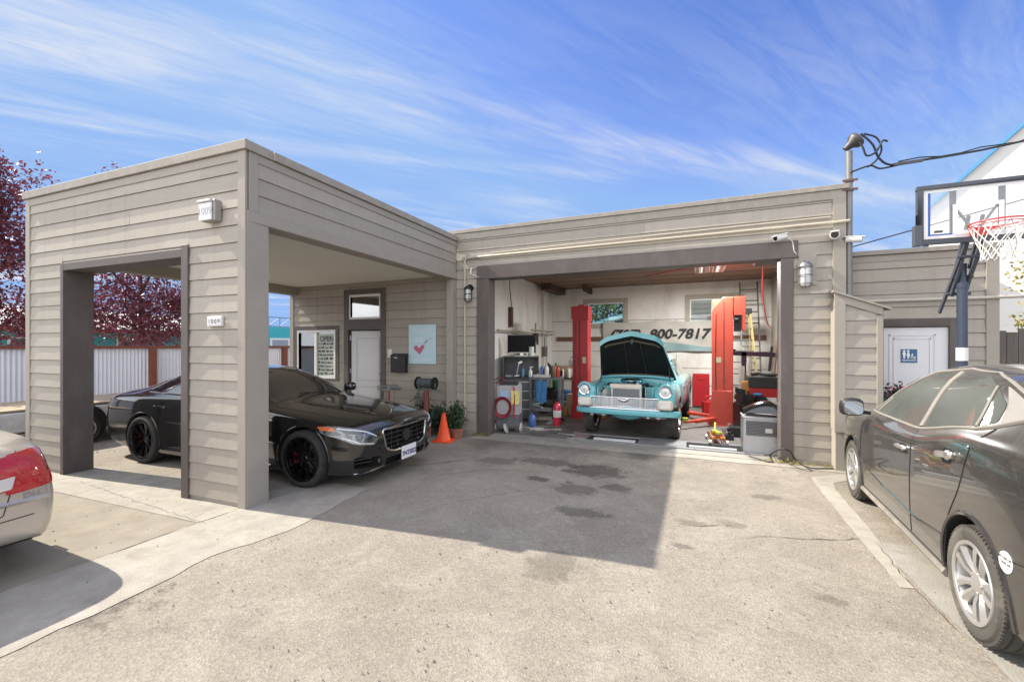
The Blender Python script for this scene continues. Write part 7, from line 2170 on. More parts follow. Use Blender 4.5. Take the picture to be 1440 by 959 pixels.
# engine hoist: purple/black arms
hoist = thing('engine_hoist', 'dark purple engine hoist with hydraulic ram between column and red chest', 'hoist', (1.0, 11.2, .007))
hm = M('dark_purple_paint', (.05, .015, .045), .4, var=.2)
q = MB(); q.bx(-.05, .05, -.05, .05, .1, 1.62); q.bar((-.35, 0, 1.60), (.62, 0, 1.56), .10, .10); q.build('boom', hm, hoist, world=False)
q = MB(); q.cyl((.04, -.08, .55), (.10, -.08, 1.5), .045); q.cyl((-.05, -.08, .9), (-.05, -.08, 1.3), .06); q.build('ram', white_pl, hoist, world=False)
q = MB(); q.bar((-.3, -.6, .09), (-.3, .4, .09), .08, .08); q.bar((.35, -.6, .09), (.35, .4, .09), .08, .08); q.bar((-.3, .35, .09), (.35, .35, .09), .08, .08); q.bar((.5, -.05, 1.2), (.55, -.05, 1.75), .05, .05); q.build('frame', steel_d, hoist, world=False)
q = MB()
for k in range(6): q.cyl((-.28 + .02 * k, -.07, 1.66), (-.28 + .02 * k, -.04, 1.66), .03)
q.build('hook', alu, hoist, world=False)
# engine and gearbox pieces on the floor
em = M('oily_black_metal', (.025, .026, .028), .35, .5, var=.4, scale=14, dirt=.3, dirtcol=(.09, .08, .07))
e1 = thing('spare_engine', 'oily black engine on the floor right of the orange lift column', 'engine', (.98, 9.95, .007), R(15))
q = MB(); q.bx(-.24, .26, -.22, .22, .06, .62); q.bx(-.20, .0, -.25, .25, .62, .80); q.bx(.06, .26, -.25, .25, .60, .76); q.build('block', em, e1, world=False, bevel=.03, seg=2)
q = MB()
for k in range(4): q.cyl((-.18, -.20 + k * .12, .80), (-.18, -.20 + k * .12, .90), .03); q.tube([(.27, -.18 + k * .12, .65), (.38, -.18 + k * .12, .58), (.40, -.1 + k * .05, .35)], .028, 8, smooth=4)
q.cyl((-.03, -.26, .34), (-.03, -.23, .34), .13); q.cyl((.16, -.26, .50), (.16, -.23, .50), .075); q.cyl((-.16, -.27, .55), (-.16, -.23, .55), .07); q.build_split('manifold', em, e1, world=False)
q = MB(); q.cyl((.02, -.29, .50), (.16, -.31, .34), .05); q.bar((-.12, -.28, .22), (.10, -.28, .40), .04, .04); q.build('starter', alu, e1, world=False)
q = MB(); q.tube([(.0, -.25, .6), (.3, -.3, .45), (.45, -.3, .3), (.3, -.3, .1)], .02, 7, smooth=4); q.build('hose', black_plastic, e1, world=False)
q = MB(); q.cyl((.92, 9.95, .86), (.92, 9.95, 1.02), .09); q.cyl((.92, 9.95, 1.02), (.92, 9.95, 1.05), .07); q.cyl((.92, 9.95, .80), (.92, 9.95, .86), .05); solo(q, 'oil_filter', M('filter_orange', (.45, .20, .05), .5), 'orange filter canister on the spare engine', 'filter')
rr = random.Random(12)
for i, (u, v, kind) in enumerate(((1018, 612, 0), (1030, 607, 1), (1040, 613, 2), (1026, 618, 3), (1036, 603, 0), (1022, 604, 2), (1046, 606, 1))):
    p = onG(u, v, .007)
    q = MB()
    if kind == 0: q.cyl(p + Vector((0, 0, .0)), p + Vector((0, 0, .06)), .07, n=16); q.cyl(p + Vector((0, 0, .06)), p + Vector((0, 0, .12)), .03)
    elif kind == 1: q.ball(p + Vector((0, 0, .06)), .06); q.bar(p + Vector((-.1, 0, .03)), p + Vector((.12, .04, .05)), .05, .05)
    elif kind == 2: q.bar(p + Vector((-.10, .0, .02)), p + Vector((.10, .03, .03)), .06, .035); q.cyl(p + Vector((.05, 0, .04)), p + Vector((.05, 0, .13)), .035)
    else: q.bx(p.x - .07, p.x + .07, p.y - .05, p.y + .05, .008, .10); q.cyl(p + Vector((0, 0, .10)), p + Vector((0, 0, .14)), .03)
    lab = ['round steel hub on the floor left of the air cooler', 'ball ended rod on the floor behind the orange jack', 'dark bracket with a stub beside the air cooler', 'dark square bottle jack in front of the engine',
           'second steel hub close to the spare engine', 'grey bracket near the foot of the orange lift column', 'steel ball joint at the foot of the air cooler'][i]
    solo(q, ['wheel_hub', 'ball_joint', 'bracket', 'bottle_jack'][kind], [alu, M('dark_red_part', (.22, .03, .04), .5), steel_d, grey_lt][(kind + i) % 4], lab, 'car part')
fc = onG(987, 583)
fcn = thing('fuel_can', 'red fuel can on the floor behind the turquoise car', 'fuel can', (.34, 12.1, .007), R(20))
q = MB(); q.bx(-.20, .20, -.13, .13, 0, .40); q.build('can_body', M('fuel_can_red', (.42, .02, .02), .4), fcn, world=False, bevel=.05, seg=3)
q = MB(); q.tube([(-.14, 0, .39), (-.12, 0, .48), (.08, 0, .48), (.10, 0, .39)], .025, 8, smooth=3); q.build('handle', M('fuel_can_red', (.42, .02, .02), .4), fcn, world=False)
q = MB(); q.tube([(.13, 0, .38), (.20, 0, .46), (.30, 0, .50)], .02, 8); q.build('spout', black_plastic, fcn, world=False)
# ceiling light, door opener, hanging hoses
cl_ = onY(906, 386, 10.5)
lf_ = thing('ceiling_light', 'louvred fluorescent fitting under the brown ceiling', 'ceiling light', (.28, 10.6, ZC - .12))
q = MB(); q.bx(-.32, .32, -.55, .55, .05, .12); q.build('housing', M('pale_plaque', (.62, .61, .60), .5), lf_, world=False)
q = MB()
for k in range(9): q.bx(-.30 + k * .07, -.285 + k * .07, -.54, .54, 0, .049)
for k in range(5): q.bx(-.30, .30, -.54 + k * .27, -.53 + k * .27, .005, .0485)
q.build('louvre', M('pale_louvre', (.60, .59, .56), .4, .3), lf_, world=False)
# fitting taken as lit: light and tube glow added to brighten the bay
ld = bpy.data.lights.new('added_bay_light', 'AREA'); ld.shape = 'RECTANGLE'; ld.size = .6; ld.size_y = 1.1; ld.energy = 105; ld.color = (1.0, .98, .94)
lo = bpy.data.objects.new('added_bay_light', ld); col.objects.link(lo); lo.parent = lf_; lo.location = (0, 0, -.02)
q = MB()
for x in (-.16, .16): q.cyl((x, -.52, .035), (x, .52, .035), .013, n=10)
em_ = M('added_tube_glow', (.9, .9, .85), .4, var=0); em_.node_tree.nodes['Principled BSDF'].inputs['Emission Color'].default_value = (1, .95, .86, 1); em_.node_tree.nodes['Principled BSDF'].inputs['Emission Strength'].default_value = .8
q.build('tube', em_, lf_, world=False)
op = onY(1076, 373, 9.6)
do = thing('door_opener', 'dark motor unit of the door opener under the ceiling at right', 'door opener', (1.30, 9.7, ZC - .22))
q = MB(); q.bx(-.24, .24, -.30, .30, 0, .16); q.build('motor_case', steel_d, do, world=False, bevel=.02)
q = MB(); q.bx(-.02, .02, -.2, .2, .16, .22); q.build('hanger', galv, do, world=False)
q = MB(); q.tube([(1.22, 9.85, ZC - .22), (1.30, 10.6, 2.9), (1.48, 11.4, 2.35), (1.62, 11.8, 2.2)], .012, 6, smooth=5); solo(q, 'air_hose', M('red_hose', (.38, .02, .03), .45), 'red air hose hanging from the ceiling at the right', 'hose')
q = MB(); q.tube([(1.2, 9.8, ZC - .04), (.2, 10.2, ZC - .08), (-1.2, 11.5, ZC - .05)], .01, 6, smooth=5); solo(q, 'air_hose', M('red_hose', (.38, .02, .03), .45), 'red hose strung along the ceiling to the door opener', 'hose')
q = MB(); q.tube([(-4.30, 10.06, 2.75), (-4.28, 9.9, 3.2), (-4.2, 9.75, ZC - .01)], .010, 6, smooth=4); solo(q, 'hanging_cable', black_cable, 'dark cable rising from the red block on the left wall', 'cable')
q = MB(); q.bx(XL + .001, XL + .02, 8.02, 8.16, 2.15, 2.55); solo(q, 'notice_board', M('grey_notice', (.30, .30, .31), .6, var=.3, scale=20), 'grey notice on the left wall next to the jamb', 'notice')
q = MB(); q.tube([(XL + .03, 8.2, 1.3), (XL + .10, 8.4, 1.35), (XL + .16, 8.5, 1.42)], .015, 6); solo(q, 'wall_hook', alu, 'metal hook on the left wall near the jamb', 'hook')
q = MB(); q.tube([(1.86, 11.2, 1.3), (1.80, 11.2, 2.35)], .012, 6); q.bx(1.80, 1.86, 11.14, 11.26, 2.3, 2.5); solo(q, 'wall_lamp_lead', black_plastic, 'black lead and socket on the right inner wall', 'lead')

# ---- more of the jumble along both walls
def item(nm, lab, cat_, mat, f, **k):
    q = MB(); f(q); solo(q, nm, mat, lab, cat_, **k)
wc = M('white_carton', (.6, .6, .58), .7)
item('paper_roll', 'white paper roll standing on the tool chest hutch', 'paper roll', wc, lambda q: q.lathe([(.02, 0), (.06, 0), (.06, .22), (.02, .22)], Matrix.Translation((-3.60, 9.62, 1.531)), 18))
item('funnel', 'red funnel upside down on the cart top', 'funnel', cols[3], lambda q: q.lathe([(.08, 0), (.08, .02), (.02, .10), (.012, .18)], Matrix.Translation((-3.35, 9.74, 1.052)), 16, caps=False))
item('hanging_belt', 'black drive belt hanging high on the left wall', 'belt', black_plastic, lambda q: q.tube([(XL + .03, 8.6 + .14 * math.cos(a * .35), 1.62 + .26 * math.sin(a * .35)) for a in range(19)], .012, 6))
item('hanging_belt', 'smaller black belt hanging beside the first on the left wall', 'belt', black_plastic, lambda q: q.tube([(XL + .03, 8.92 + .10 * math.cos(a * .35), 1.68 + .18 * math.sin(a * .35)) for a in range(19)], .010, 6))
item('tool_rack', 'dark rack of wrenches on the left wall above the bench', 'rack', steel_d, lambda q: (q.bx(XL + .001, XL + .03, 10.5, 11.2, 1.72, 1.76), [q.bx(XL + .031, XL + .045, 10.53 + i * .085, 10.56 + i * .085, 1.42 + .02 * (i % 3), 1.75) for i in range(8)]))
item('wall_clipboard', 'brown clipboard on the left wall by the tool rack', 'clipboard', cardboard, lambda q: q.bx(XL + .001, XL + .012, 11.25, 11.47, 1.15, 1.45))
item('bench_vice', 'grey vice clamped to the front edge of the workbench', 'vice', steel_d, lambda q: (q.bx(-3.45, -3.28, 11.2, 11.42, .921, 1.02), q.bx(-3.44, -3.29, 11.10, 11.18, 1.0, 1.10), q.bx(-3.44, -3.29, 11.3, 11.38, 1.0201, 1.11), q.cyl((-3.365, 10.95, 1.03), (-3.365, 11.3, 1.03), .018)))
item('bench_grinder', 'black twin wheel grinder on the workbench under the white box', 'grinder', em, lambda q: (q.cyl((-4.0, 11.6, 1.06), (-3.75, 11.6, 1.06), .08), q.cyl((-4.06, 11.6, 1.06), (-4.02, 11.6, 1.06), .11), q.cyl((-3.73, 11.6, 1.06), (-3.69, 11.6, 1.06), .11), q.bx(-3.95, -3.8, 11.52, 11.68, .921, 1.0)))
item('oil_drain_pan', 'black oil drain pan leaning under the workbench', 'pan', black_plastic, lambda q: q.lathe([(0, 0), (.22, 0), (.26, .10), (.25, .10), (.21, .012), (0, .012)], Matrix.Translation((-3.7, 10.95, .01)), 22))
item('crate', 'black plastic crate on the low shelf under the bench', 'crate', black_plastic, lambda q: (q.bx(-4.0, -3.6, 11.3, 11.7, .331, .60)), bevel=.01)
item('crate', 'blue plastic crate on the low shelf under the bench', 'crate', M('blue_shop_cloth', (.06, .20, .42), .85), lambda q: (q.bx(-3.5, -3.1, 11.35, 11.7, .331, .56)), bevel=.01)
item('tyre_stack_tyre', 'worn tyre lying flat behind the dark red lift column', 'tyre', rubber, lambda q: q.lathe([(.19, 0), (.30, .01), (.32, .05), (.32, .15), (.30, .19), (.19, .20)], Matrix.Translation((-2.75, 12.7, .008)), 30, closed=True))
item('tyre_stack_tyre', 'worn tyre stacked on top of the tyre behind the dark red column', 'tyre', rubber, lambda q: q.lathe([(.19, 0), (.30, .01), (.32, .05), (.32, .15), (.30, .19), (.19, .20)], Matrix.Translation((-2.70, 12.74, .210)), 30, closed=True))
item('welding_bottle', 'dark green gas bottle in the left rear corner', 'gas bottle', cols[2], lambda q: q.lathe([(.10, 0), (.115, .02), (.115, .95), (.08, 1.08), (.03, 1.14), (.03, 1.22)], Matrix.Translation((-4.15, 13.3, .007)), 20))
item('car_battery', 'black car battery on the floor before the spare engine', 'battery', black_plastic, lambda q: (q.bx(.62, .86, 9.40, 9.56, .008, .19), q.cyl((.67, 9.5, .19), (.67, 9.5, .215), .015), q.cyl((.81, 9.5, .19), (.81, 9.5, .215), .015)), bevel=.006)
item('exhaust_pipe', 'rusty exhaust pipe leaning in the right rear of the bay', 'pipe', M('rusty_clamp', (.16, .11, .09), .7, .4), lambda q: q.tube([(1.55, 11.2, .03), (1.60, 11.5, .8), (1.70, 11.9, 1.25), (1.78, 12.0, 1.9)], .035, 10, smooth=4))
item('exhaust_silencer', 'dull oval silencer standing beside the red tool chest', 'silencer', M('dull_metal', (.3, .29, .28), .4, .9), lambda q: q.lathe([(.0, 0), (.09, .0), (.10, .02), (.10, .55), (.09, .57), (.03, .57), (.03, .70)], Matrix.Translation((1.70, 10.75, .008)) @ Matrix.Rotation(R(8), 4, 'Y'), 18))
item('radiator_hose', 'black radiator hose draped over the red tool chest top', 'hose', black_plastic, lambda q: q.tube([(rc.x - .20, 9.95, 1.19), (rc.x - .05, 10.0, 1.21), (rc.x + .10, 9.92, 1.19), (rc.x + .24, 10.05, 1.19)], .035, 9, smooth=5))
item('coil_spring', 'rusty coil spring on the floor beside the spare engine', 'spring', M('rusty_clamp', (.16, .11, .09), .7, .4), lambda q: q.tube([(1.32 + .06 * math.cos(i * .5), 9.55 + .06 * math.sin(i * .5), .02 + .0042 * i) for i in range(76)], .009, 6))
item('brake_drum', 'dark brake drum lying before the spare engine', 'brake drum', em, lambda q: q.lathe([(0, .08), (.05, .08), (.05, .10), (.13, .10), (.15, .0), (.14, .0), (.12, .085), (.05, .07)], Matrix.Translation((1.05, 9.42, .008)), 24))
item('wall_hose', 'black hose looped on the right inner wall', 'hose', black_plastic, lambda q: q.tube([(1.85, 10.2 + .18 * math.cos(a * .35), 1.75 + .26 * math.sin(a * .35)) for a in range(19)], .018, 6))
item('trolley_board', 'red mechanic creeper board standing against the back wall', 'creeper', lift_red, lambda q: (q.bx(-.1, .34, 13.46, 13.50, .06, .98), q.bx(.02, .22, 13.44, 13.459, .80, .95)), bevel=.006)
item('blue_rag', 'blue rag bunched on the spare engine', 'rag', M('blue_shop_cloth', (.06, .20, .42), .85), lambda q: q.ball((1.12, 9.86, .80), .07, 10, 6, (1.3, .8, .5)))
item('washer_fluid_jug', 'blue jug on the floor between the service machine and the cart', 'jug', cols[4], lambda q: q.lathe([(.08, 0), (.085, .03), (.085, .20), (.045, .26), (.022, .27), (.022, .30)], Matrix.Translation((-3.30, 8.85, .008)), 14))
item('spray_bottle', 'white spray bottle on the right end of the chest top', 'bottle', cols[0], lambda q: (q.lathe([(.04, 0), (.045, .02), (.045, .13), (.015, .18), (.015, .22)], Matrix.Translation((-3.58, 9.50, 1.041)), 14), q.bar((-3.60, 9.50, 1.27), (-3.53, 9.48, 1.275), .025, .03)))
item('grease_tub', 'amber grease tub on the left part of the workbench', 'tub', cols[5], lambda q: q.lathe([(.08, 0), (.09, .16), (.095, .16), (.095, .18), (0, .185)], Matrix.Translation((-4.1, 11.3, .921)), 18))
item('socket_case', 'open dark socket case on the workbench before the grinder', 'tool case', grey_box, lambda q: (q.bx(-4.0, -3.65, 11.25, 11.45, .921, .96), q.bx(-4.0, -3.65, 11.452, 11.48, .925, 1.12)), bevel=.004)
# ================================================================ beyond the lot
rust = M('rust_red_timber', (.20, .062, .040), .75, var=.2, scale=4, dirt=.3, dirtcol=(.08, .035, .025), stretch=(1, 1, .3))
corr = M('white_corrugated_sheet', (.70, .72, .76), .5, .1, var=.05, scale=1.5, dirt=.25, dirtcol=(.40, .39, .38), dscale=1.5, stretch=(1, 1, .3))
FX = -14.0
fence = thing('corrugated_fence', 'white corrugated metal fence with rust red rail and posts on the left', 'fence', (FX, 7, 0))
q = MB(); vs = []; fs = []; n = 0
y = -3.0
while y < 17.0:
    ph = 2 * math.pi * (y / .085)
    x = FX + .014 * math.sin(ph); vs += [(x, y, .06), (x, y, 1.70)]; y += .085 / 8; n += 1
fs = [(2*i, 2*i+2, 2*i+3, 2*i+1) for i in range(n - 1)]
q.add(vs, fs); q.add([(a - .002, b, c) for a, b, c in vs], [f[::-1] for f in fs]); q.build('sheet', corr, fence, merge=False)
q = MB(); q.bx(FX - .05, FX + .07, -3, 17, 1.70, 1.775); q.build('rail', rust, fence)
for u in (-260, 212, 398):
    yy = onX(u, 550, FX).y
    q = MB(); q.bx(FX + .02, FX + .16, yy - .07, yy + .07, 0, 1.70); q.build('fence_post', rust, fence)

def tree(name, label, loc, h, blobs, mat, nleaf, lsize, seed, trunk_r=.13, sparse=1.0, group=None):
    """blobs: (x, y, z, rx, rz) clumps of the crown, local to the trunk's foot"""
    rr = random.Random(seed)
    t = thing(name, label, 'tree', loc, 0, group)
    q = MB(); base = Vector((0, 0, 0)); fork = Vector((rr.uniform(-.1, .1), rr.uniform(-.1, .1), h * .22))
    top = Vector((0, 0, h * .72))
    q.tube([base, base + (fork - base) * .5, fork, fork.lerp(top, .5) + Vector((rr.uniform(-.2, .2), rr.uniform(-.2, .2), 0)), top], [trunk_r * 1.3, trunk_r, trunk_r * .8, trunk_r * .5, trunk_r * .2], 10, smooth=3)
    clumps = []
    for (bx_, by_, bz, rx, rz) in blobs:
        c = Vector((bx_, by_, bz)); st = fork.lerp(top, max(0, min(1, (bz - fork.z) / (top.z - fork.z) * .6)))
        mid = st.lerp(c, .5) + Vector((rr.uniform(-.15, .15), rr.uniform(-.15, .15), .1))
        q.tube([st, mid, c], [trunk_r * .45, trunk_r * .28, trunk_r * .1], 7, smooth=3)
        for k in range(7):
            d = Vector((rr.gauss(0, 1), rr.gauss(0, 1), rr.gauss(.2, 1))).normalized()
            e = c + Vector((d.x * rx, d.y * rx, d.z * rz)) * rr.uniform(.7, 1.05)
            q.tube([c.lerp(mid, rr.uniform(0, .6)), c.lerp(e, .5) + Vector((0, 0, .05)), e], [trunk_r * .12, trunk_r * .08, .006], 5, smooth=2)
            clumps.append((e, rx * .30, rz * .30)); clumps.append((c.lerp(e, .5), rx * .36, rz * .36))
    q.build('trunk', bark, t, world=False, merge=False)
    lf = MB(); pts = []
    while len(pts) < nleaf:
        e, a, b = rr.choice(clumps)
        tw = e + Vector((rr.gauss(0, a), rr.gauss(0, a), rr.gauss(0, b)))
        for k in range(rr.randint(3, 9)):        # leaves come in sprays along a twig
            pts.append(tw + Vector((rr.gauss(0, lsize * 2), rr.gauss(0, lsize * 2), rr.gauss(0, lsize * 2))))
    leaf_cloud(lf, pts, lsize, rr); lf.build('crown', mat, t, world=False, merge=False, fixn=False)
    return t
plum = leaf_mat('plum_leaf', (.15, .038, .055), .9, .40, .35)
tree('plum_tree', 'purple leaved plum tree at the far left, taller clump rising beside the canopy', (-15.9, 4.6, 0), 6.2,
     [(0, -.6, 3.2, 1.0, .9), (.2, .4, 3.9, 1.1, .9), (-.2, -.5, 4.9, .95, .9), (.1, .3, 5.3, .8, .8), (0, -.1, 6.0, .4, .45), (.3, -.7, 2.3, 1.0, .6), (.2, -1.5, 4.0, .9, .9), (0, -1.2, 5.0, .7, .6), (.2, .7, 2.5, .9, .6)], plum, 21000, .056, 5)
tree('plum_tree', 'purple leaved plum tree with two topping sprigs, seen through the canopy opening', (-16.3, 8.0, 0), 7.2,
     [(0, -.4, 3.1, 1.1, .9), (.2, .7, 3.2, 1.1, .8), (-.1, -.9, 4.4, 1.0, .9), (.1, .4, 4.7, .9, .8), (.0, -.65, 6.0, .38, .75), (.1, .35, 6.3, .30, .75), (.4, 1.6, 2.9, .9, .5), (.3, -1.4, 2.7, .9, .7), (.4, .2, 2.2, 1.2, .4)], plum, 21000, .056, 8)

teal_w = M('teal_painted_wall', (.06, .34, .36), .7, var=.08, scale=2)
pale_roof = M('pale_roofing', (.55, .56, .56), .6, var=.08, scale=2)
hs = thing('teal_house', 'low teal house with pale roof and rust posts beyond the left fence', 'house', (-31, 14, 0))
q = MB(); q.bx(-34, -28.6, 8, 20.5, 0, 2.75); q.build('wall', teal_w, hs)
q = MB(); q.prism([(-27.6, 2.62), (-31.4, 3.75), (-35, 2.62), (-35, 2.5), (-27.6, 2.5)], 'y', 7.4, 21); q.build('roof', pale_roof, hs)
q = MB(); q.bx(-27.62, -27.56, 7.4, 21, 2.42, 2.64); q.build('fascia', rust, hs)
for yy in (8.2, 11.2, 12.9, 14.6, 16.8, 19.5):
    q = MB(); q.bx(-28.0, -27.85, yy - .09, yy + .09, 0, 2.5); q.build('porch_post', rust, hs)
for yy in (9.6, 13.6, 18.0):
    q = MB(); q.bx(-28.62, -28.55, yy - .6, yy + .6, 1.1, 2.2); w_ = q.build('window', white_trim, hs); q = MB(); q.bx(-28.56, -28.53, yy - .52, yy + .52, 1.18, 2.12); q.build('pane', M('dark_side_glass', (.03, .035, .035), .04), w_)
hb = thing('teal_shed', 'bright teal flat topped shed with roof railing beside the office corner', 'shed', (-30, 27, 0))
q = MB(); q.bx(-37, -28, 21.5, 33, 0, 3.15); q.build('wall', M('bright_teal_wall', (.05, .42, .46), .6, var=.06, scale=2), hb)
q = MB()
for z in (3.2, 3.85): q.bar((-28, 21.5, z), (-28, 33, z), .05, .05); q.bar((-28, 21.5, z), (-37, 21.5, z), .05, .05)
for k in range(13):
    y0 = 21.5 + k * .9; q.bar((-28, y0, 3.2), (-28, y0, 3.85), .04, .04); q.bar((-28, y0, 3.2), (-28, y0 + .9, 3.85), .035, .035)
q.build('roof_railing', galv, hb)
q = MB(); p = onX(395, 482, -28); q.bx(-28.0, -27.94, p.y - .9, p.y + .7, 1.0, 2.35); w_ = q.build('window', white_trim, hb); q = MB(); q.bx(-27.95, -27.92, p.y - .75, p.y + .55, 1.1, 2.22); q.build('pane', M('pale_pane', (.30, .33, .36), .1), w_)

# seen through the rear windows of the bay
rh = thing('rear_house', 'pale teal clapboard house behind the shop, seen through the rear windows', 'house', (1.5, 25, 0))
s = MB(Tw(0, 22)); siding(s, -1.2, 9, 0, 5.0, [], reveal=.22, t=.018, seed=60, joints=False); s.build('siding', M('pale_teal_siding', (.22, .46, .50), .6, var=.06), rh, merge=False)
q = MB(); q.bx(-1.2, 9, 22, 29, 0, 5.0); q.build('wall', MATS['pale_teal_siding'], rh)
q = MB(); q.prism([(-1.8, 4.9), (-1.8, 5.05), (3.9, 5.7), (9.6, 5.05), (9.6, 4.9), (3.9, 5.5)], 'y', 21.4, 29.4); q.build('roof', pale_roof, rh)
q = MB(); q.bx(1.9, 2.6, 21.9, 21.99, 3.4, 4.3); q.build('window', white_trim, rh)
lt = thing('rear_lean_to', 'teal lean-to roof sloping up behind the left rear window', 'shed', (-3.4, 22, 0))
q = MB(); q.bx(-5.6, -1.6, 20.5, 25, 0, 2.4); q.build('wall', MATS['pale_teal_siding'], lt)
q = MB(); q.prism([(-6.2, 2.25), (-6.2, 2.40), (-1.3, 3.75), (-1.3, 3.6)], 'y', 20.2, 25.2); q.build('roof', M('teal_roof_sheet', (.20, .46, .50), .5, var=.05), lt)
green = leaf_mat('green_leaf', (.075, .125, .035), .6)
tree('green_tree', 'bushy green tree behind the shop, seen through the left rear window', (-5.5, 29, 0), 7,
     [(0, 0, 4.5, 2.0, 1.4), (1.8, .3, 4.6, 1.8, 1.4), (-1.6, .2, 4.2, 1.7, 1.4), (.6, 0, 6.0, 1.8, 1.2), (3.2, 0, 5.4, 1.6, 1.5), (2.5, 0, 3.2, 1.8, 1.0), (-1, 0, 3.0, 1.8, 1.0)], green, 9000, .11, 21)

# right hand side: white gabled building, board fence, tree
wb = thing('white_gable_building', 'tall white gabled building with blue roof edge behind the basketball hoop', 'building', (14, 24, 0))
dd = Vector(ray(1300, 487)).xy.normalized(); ww = Vector((dd.y, -dd.x))
O2 = Vector(ray(1350, 487)).xy * 17.0
def on_gable(u, v):
    r_ = ray(u, v); d2 = Vector((r_[0], r_[1])); t = O2.dot(dd) / d2.dot(dd)
    p2 = d2 * t - O2; return p2.dot(ww), 1.76 + r_[2] * t
(ga, za), (gb, zb2) = on_gable(1308, 292), on_gable(1440, 165)
sl = (zb2 - za) / (gb - ga); hw_ = 6.5; zr = za + sl * hw_
TG = Tw(O2.x, O2.y, math.atan2(ww.y, ww.x))
q = MB(TG); q.prism([(ga, 0), (2 * hw_, 0), (2 * hw_, za), (hw_, zr), (ga, za)], 'y', 0, 14); q.build('wall', M('white_stucco', (.60, .60, .595), .8, var=.03, scale=1, bump=.15, bscale=40), wb)
q = MB(TG)
q.prism([(ga - .25, za - .25 * sl), (hw_, zr), (hw_, zr + .15), (ga - .25, za - .25 * sl + .15)], 'y', -.15, 14.2)
q.prism([(2*hw_ + .25, za - .25 * sl), (hw_ + .001, zr), (hw_ + .001, zr + .15), (2*hw_ + .25, za - .25 * sl + .15)], 'y', -.15, 14.2); q.build('roof_edge', M('bright_blue_fascia', (.06, .25, .50), .5, var=.05), wb)
wood = M('weathered_fence_board', (.13, .115, .105), .9, var=.35, scale=5, bump=.5, bscale=30, stretch=(3, 3, .25))
bf_ = thing('board_fence', 'weathered dark board fence right of the annex', 'fence', (6.4, 9.6, 0))
q = MB(); rr = random.Random(7); x = ax1 + .15
while x < 9.5:
    w_ = rr.uniform(.13, .15); h_ = 2.02 + rr.uniform(-.04, .04); q.bx(x, x + w_, 9.6, 9.62, .03, h_); x += w_ + .008
q.build('board', wood, bf_)
q = MB()
for z in (.4, 1.6): q.bx(ax1 + .15, 9.5, 9.625, 9.66, z, z + .09)
q.build('rail', wood, bf_)
yl = leaf_mat('yellow_green_leaf', (.30, .26, .05), .7, .3)
tree('young_tree', 'small tree with sparse yellow green leaves over the board fence', (6.7, 11.9, 0), 4.2,
     [(-.3, -.1, 2.5, .50, .4), (.2, .0, 2.9, .5, .4), (-.4, .1, 3.2, .38, .4), (.5, 0, 3.4, .5, .45), (-.2, 0, 3.75, .3, .3), (.9, 0, 2.8, .6, .5), (-.1, -.2, 2.0, .5, .3), (.8, 0, 2.1, .6, .4)], yl, 2600, .052, 31, .06)
# weeds along the foot of the wall
wd = MB(); rr = random.Random(17); wm = leaf_mat('dry_weed', (.28, .23, .07), .5)
for i in range(420):
    x = rr.uniform(.95, 1.95) if i % 3 else rr.uniform(-4.1, -3.7); y = WY - .06 - abs(rr.gauss(0, .05)) if x > 0 else WY - .05 - abs(rr.gauss(0, .06))
    leaf_cloud(wd, [Vector((x, y, abs(rr.gauss(0, .03)) + .012))], .016, rr)
o = wd.build('weeds', wm, None, merge=False, fixn=False); tag(o, 'dry weeds and grit along the foot of the wall', 'weeds', kind='stuff')
# fallen leaves and grit under the canopy
lt_ = MB(); rr = random.Random(19)
for i in range(260): leaf_cloud(lt_, [Vector((rr.uniform(-12.5, -8), rr.uniform(3.4, 7.5), .012))], .022, rr, up=4)
o = lt_.build('fallen_leaves', plum, None, merge=False, fixn=False); tag(o, 'fallen plum leaves scattered on the ground under the canopy', 'leaf litter', kind='stuff')

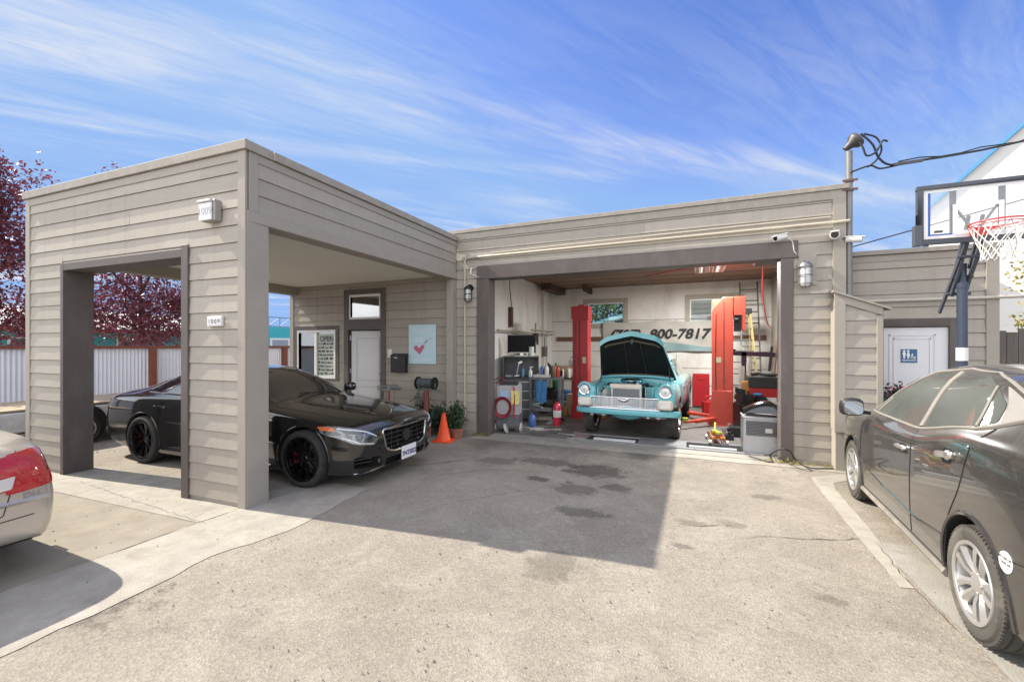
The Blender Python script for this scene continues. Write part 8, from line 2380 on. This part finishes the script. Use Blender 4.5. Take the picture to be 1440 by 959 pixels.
# low trailer standing beside the corrugated fence
dk = M('chalky_white_panel', (.50, .51, .53), .6, var=.15, scale=2.5, dirt=.6, dirtcol=(.24, .23, .22), dscale=3.5)
tr = thing('flatbed_trailer', 'low dusty white trailer with plank deck beside the corrugated fence', 'trailer', (-10.9, 4.4, 0), R(93))
q = MB(); q.prism(round_poly([(-2.1, .36), (1.9, .36), (2.15, .55), (2.1, .66), (-2.1, .70)], .08, 4), 'y', -.80, .80); q.build('side_panel', dk, tr, world=False, bevel=.02)
q = MB()
for k in range(8): q.bx(-2.0, 1.95, -.78 + k * .197, -.78 + k * .197 + .185, .705, .735)
q.build('deck', M('tan_plank', (.30, .24, .17), .85, var=.25, scale=5, stretch=(.3, 3, 1)), tr, world=False)
q = MB(); q.bx(-1.9, 1.7, -.78, -.74, .27, .34); q.bx(-1.9, 1.7, .74, .78, .27, .34); q.build('sill', alu, tr, world=False)
for s in (-1, 1):
    q = MB(); q.cyl((-.35, s * .795, .36), (-.35, s * .815, .36), .36, n=28); q.build('arch', well_m, tr, world=False)
    wheel(tr, -.35, s * .73, .28, .19, .18, s, alu, sp_multi(5, False, .04, .06, .03))
q = MB(); q.bar((2.1, 0, .45), (3.0, 0, .45), .08, .10); q.cyl((2.8, 0, .0), (2.8, 0, .6), .03); q.build('drawbar', steel_d, tr, world=False)

# loose grit on the lot
gm_ = MB(); rr = random.Random(77); gmat = M('grit_stone', (.20, .18, .155), .9, var=.8, scale=3)
for i in range(1100):
    x = rr.uniform(-3.6, 1.4) if i % 4 else rr.uniform(-6, 2.4); y = 1.6 + 6.0 * rr.random() ** 1.3; r_ = rr.uniform(.003, .008) * (1.5 if rr.random() < .06 else 1)
    p = Vector((x, y, .006)); k = len(gm_.v); a = rr.uniform(0, 6.28)
    gm_.v += [p + Vector((math.cos(a) * r_ * 1.3, math.sin(a) * r_ * 1.3, 0)), p + Vector((math.cos(a + 2.1) * r_, math.sin(a + 2.1) * r_, 0)), p + Vector((math.cos(a + 4.2) * r_, math.sin(a + 4.2) * r_, 0)), p + Vector((rr.gauss(0, .001), rr.gauss(0, .001), r_ * 1.1))]
    gm_.f += [[k, k+1, k+3], [k+1, k+2, k+3], [k+2, k, k+3]]; gm_.m += [0, 0, 0]
o = gm_.build('grit', gmat, None, merge=False, fixn=False, ang=5); tag(o, 'loose grit and small stones scattered over the asphalt lot', 'grit', kind='stuff')
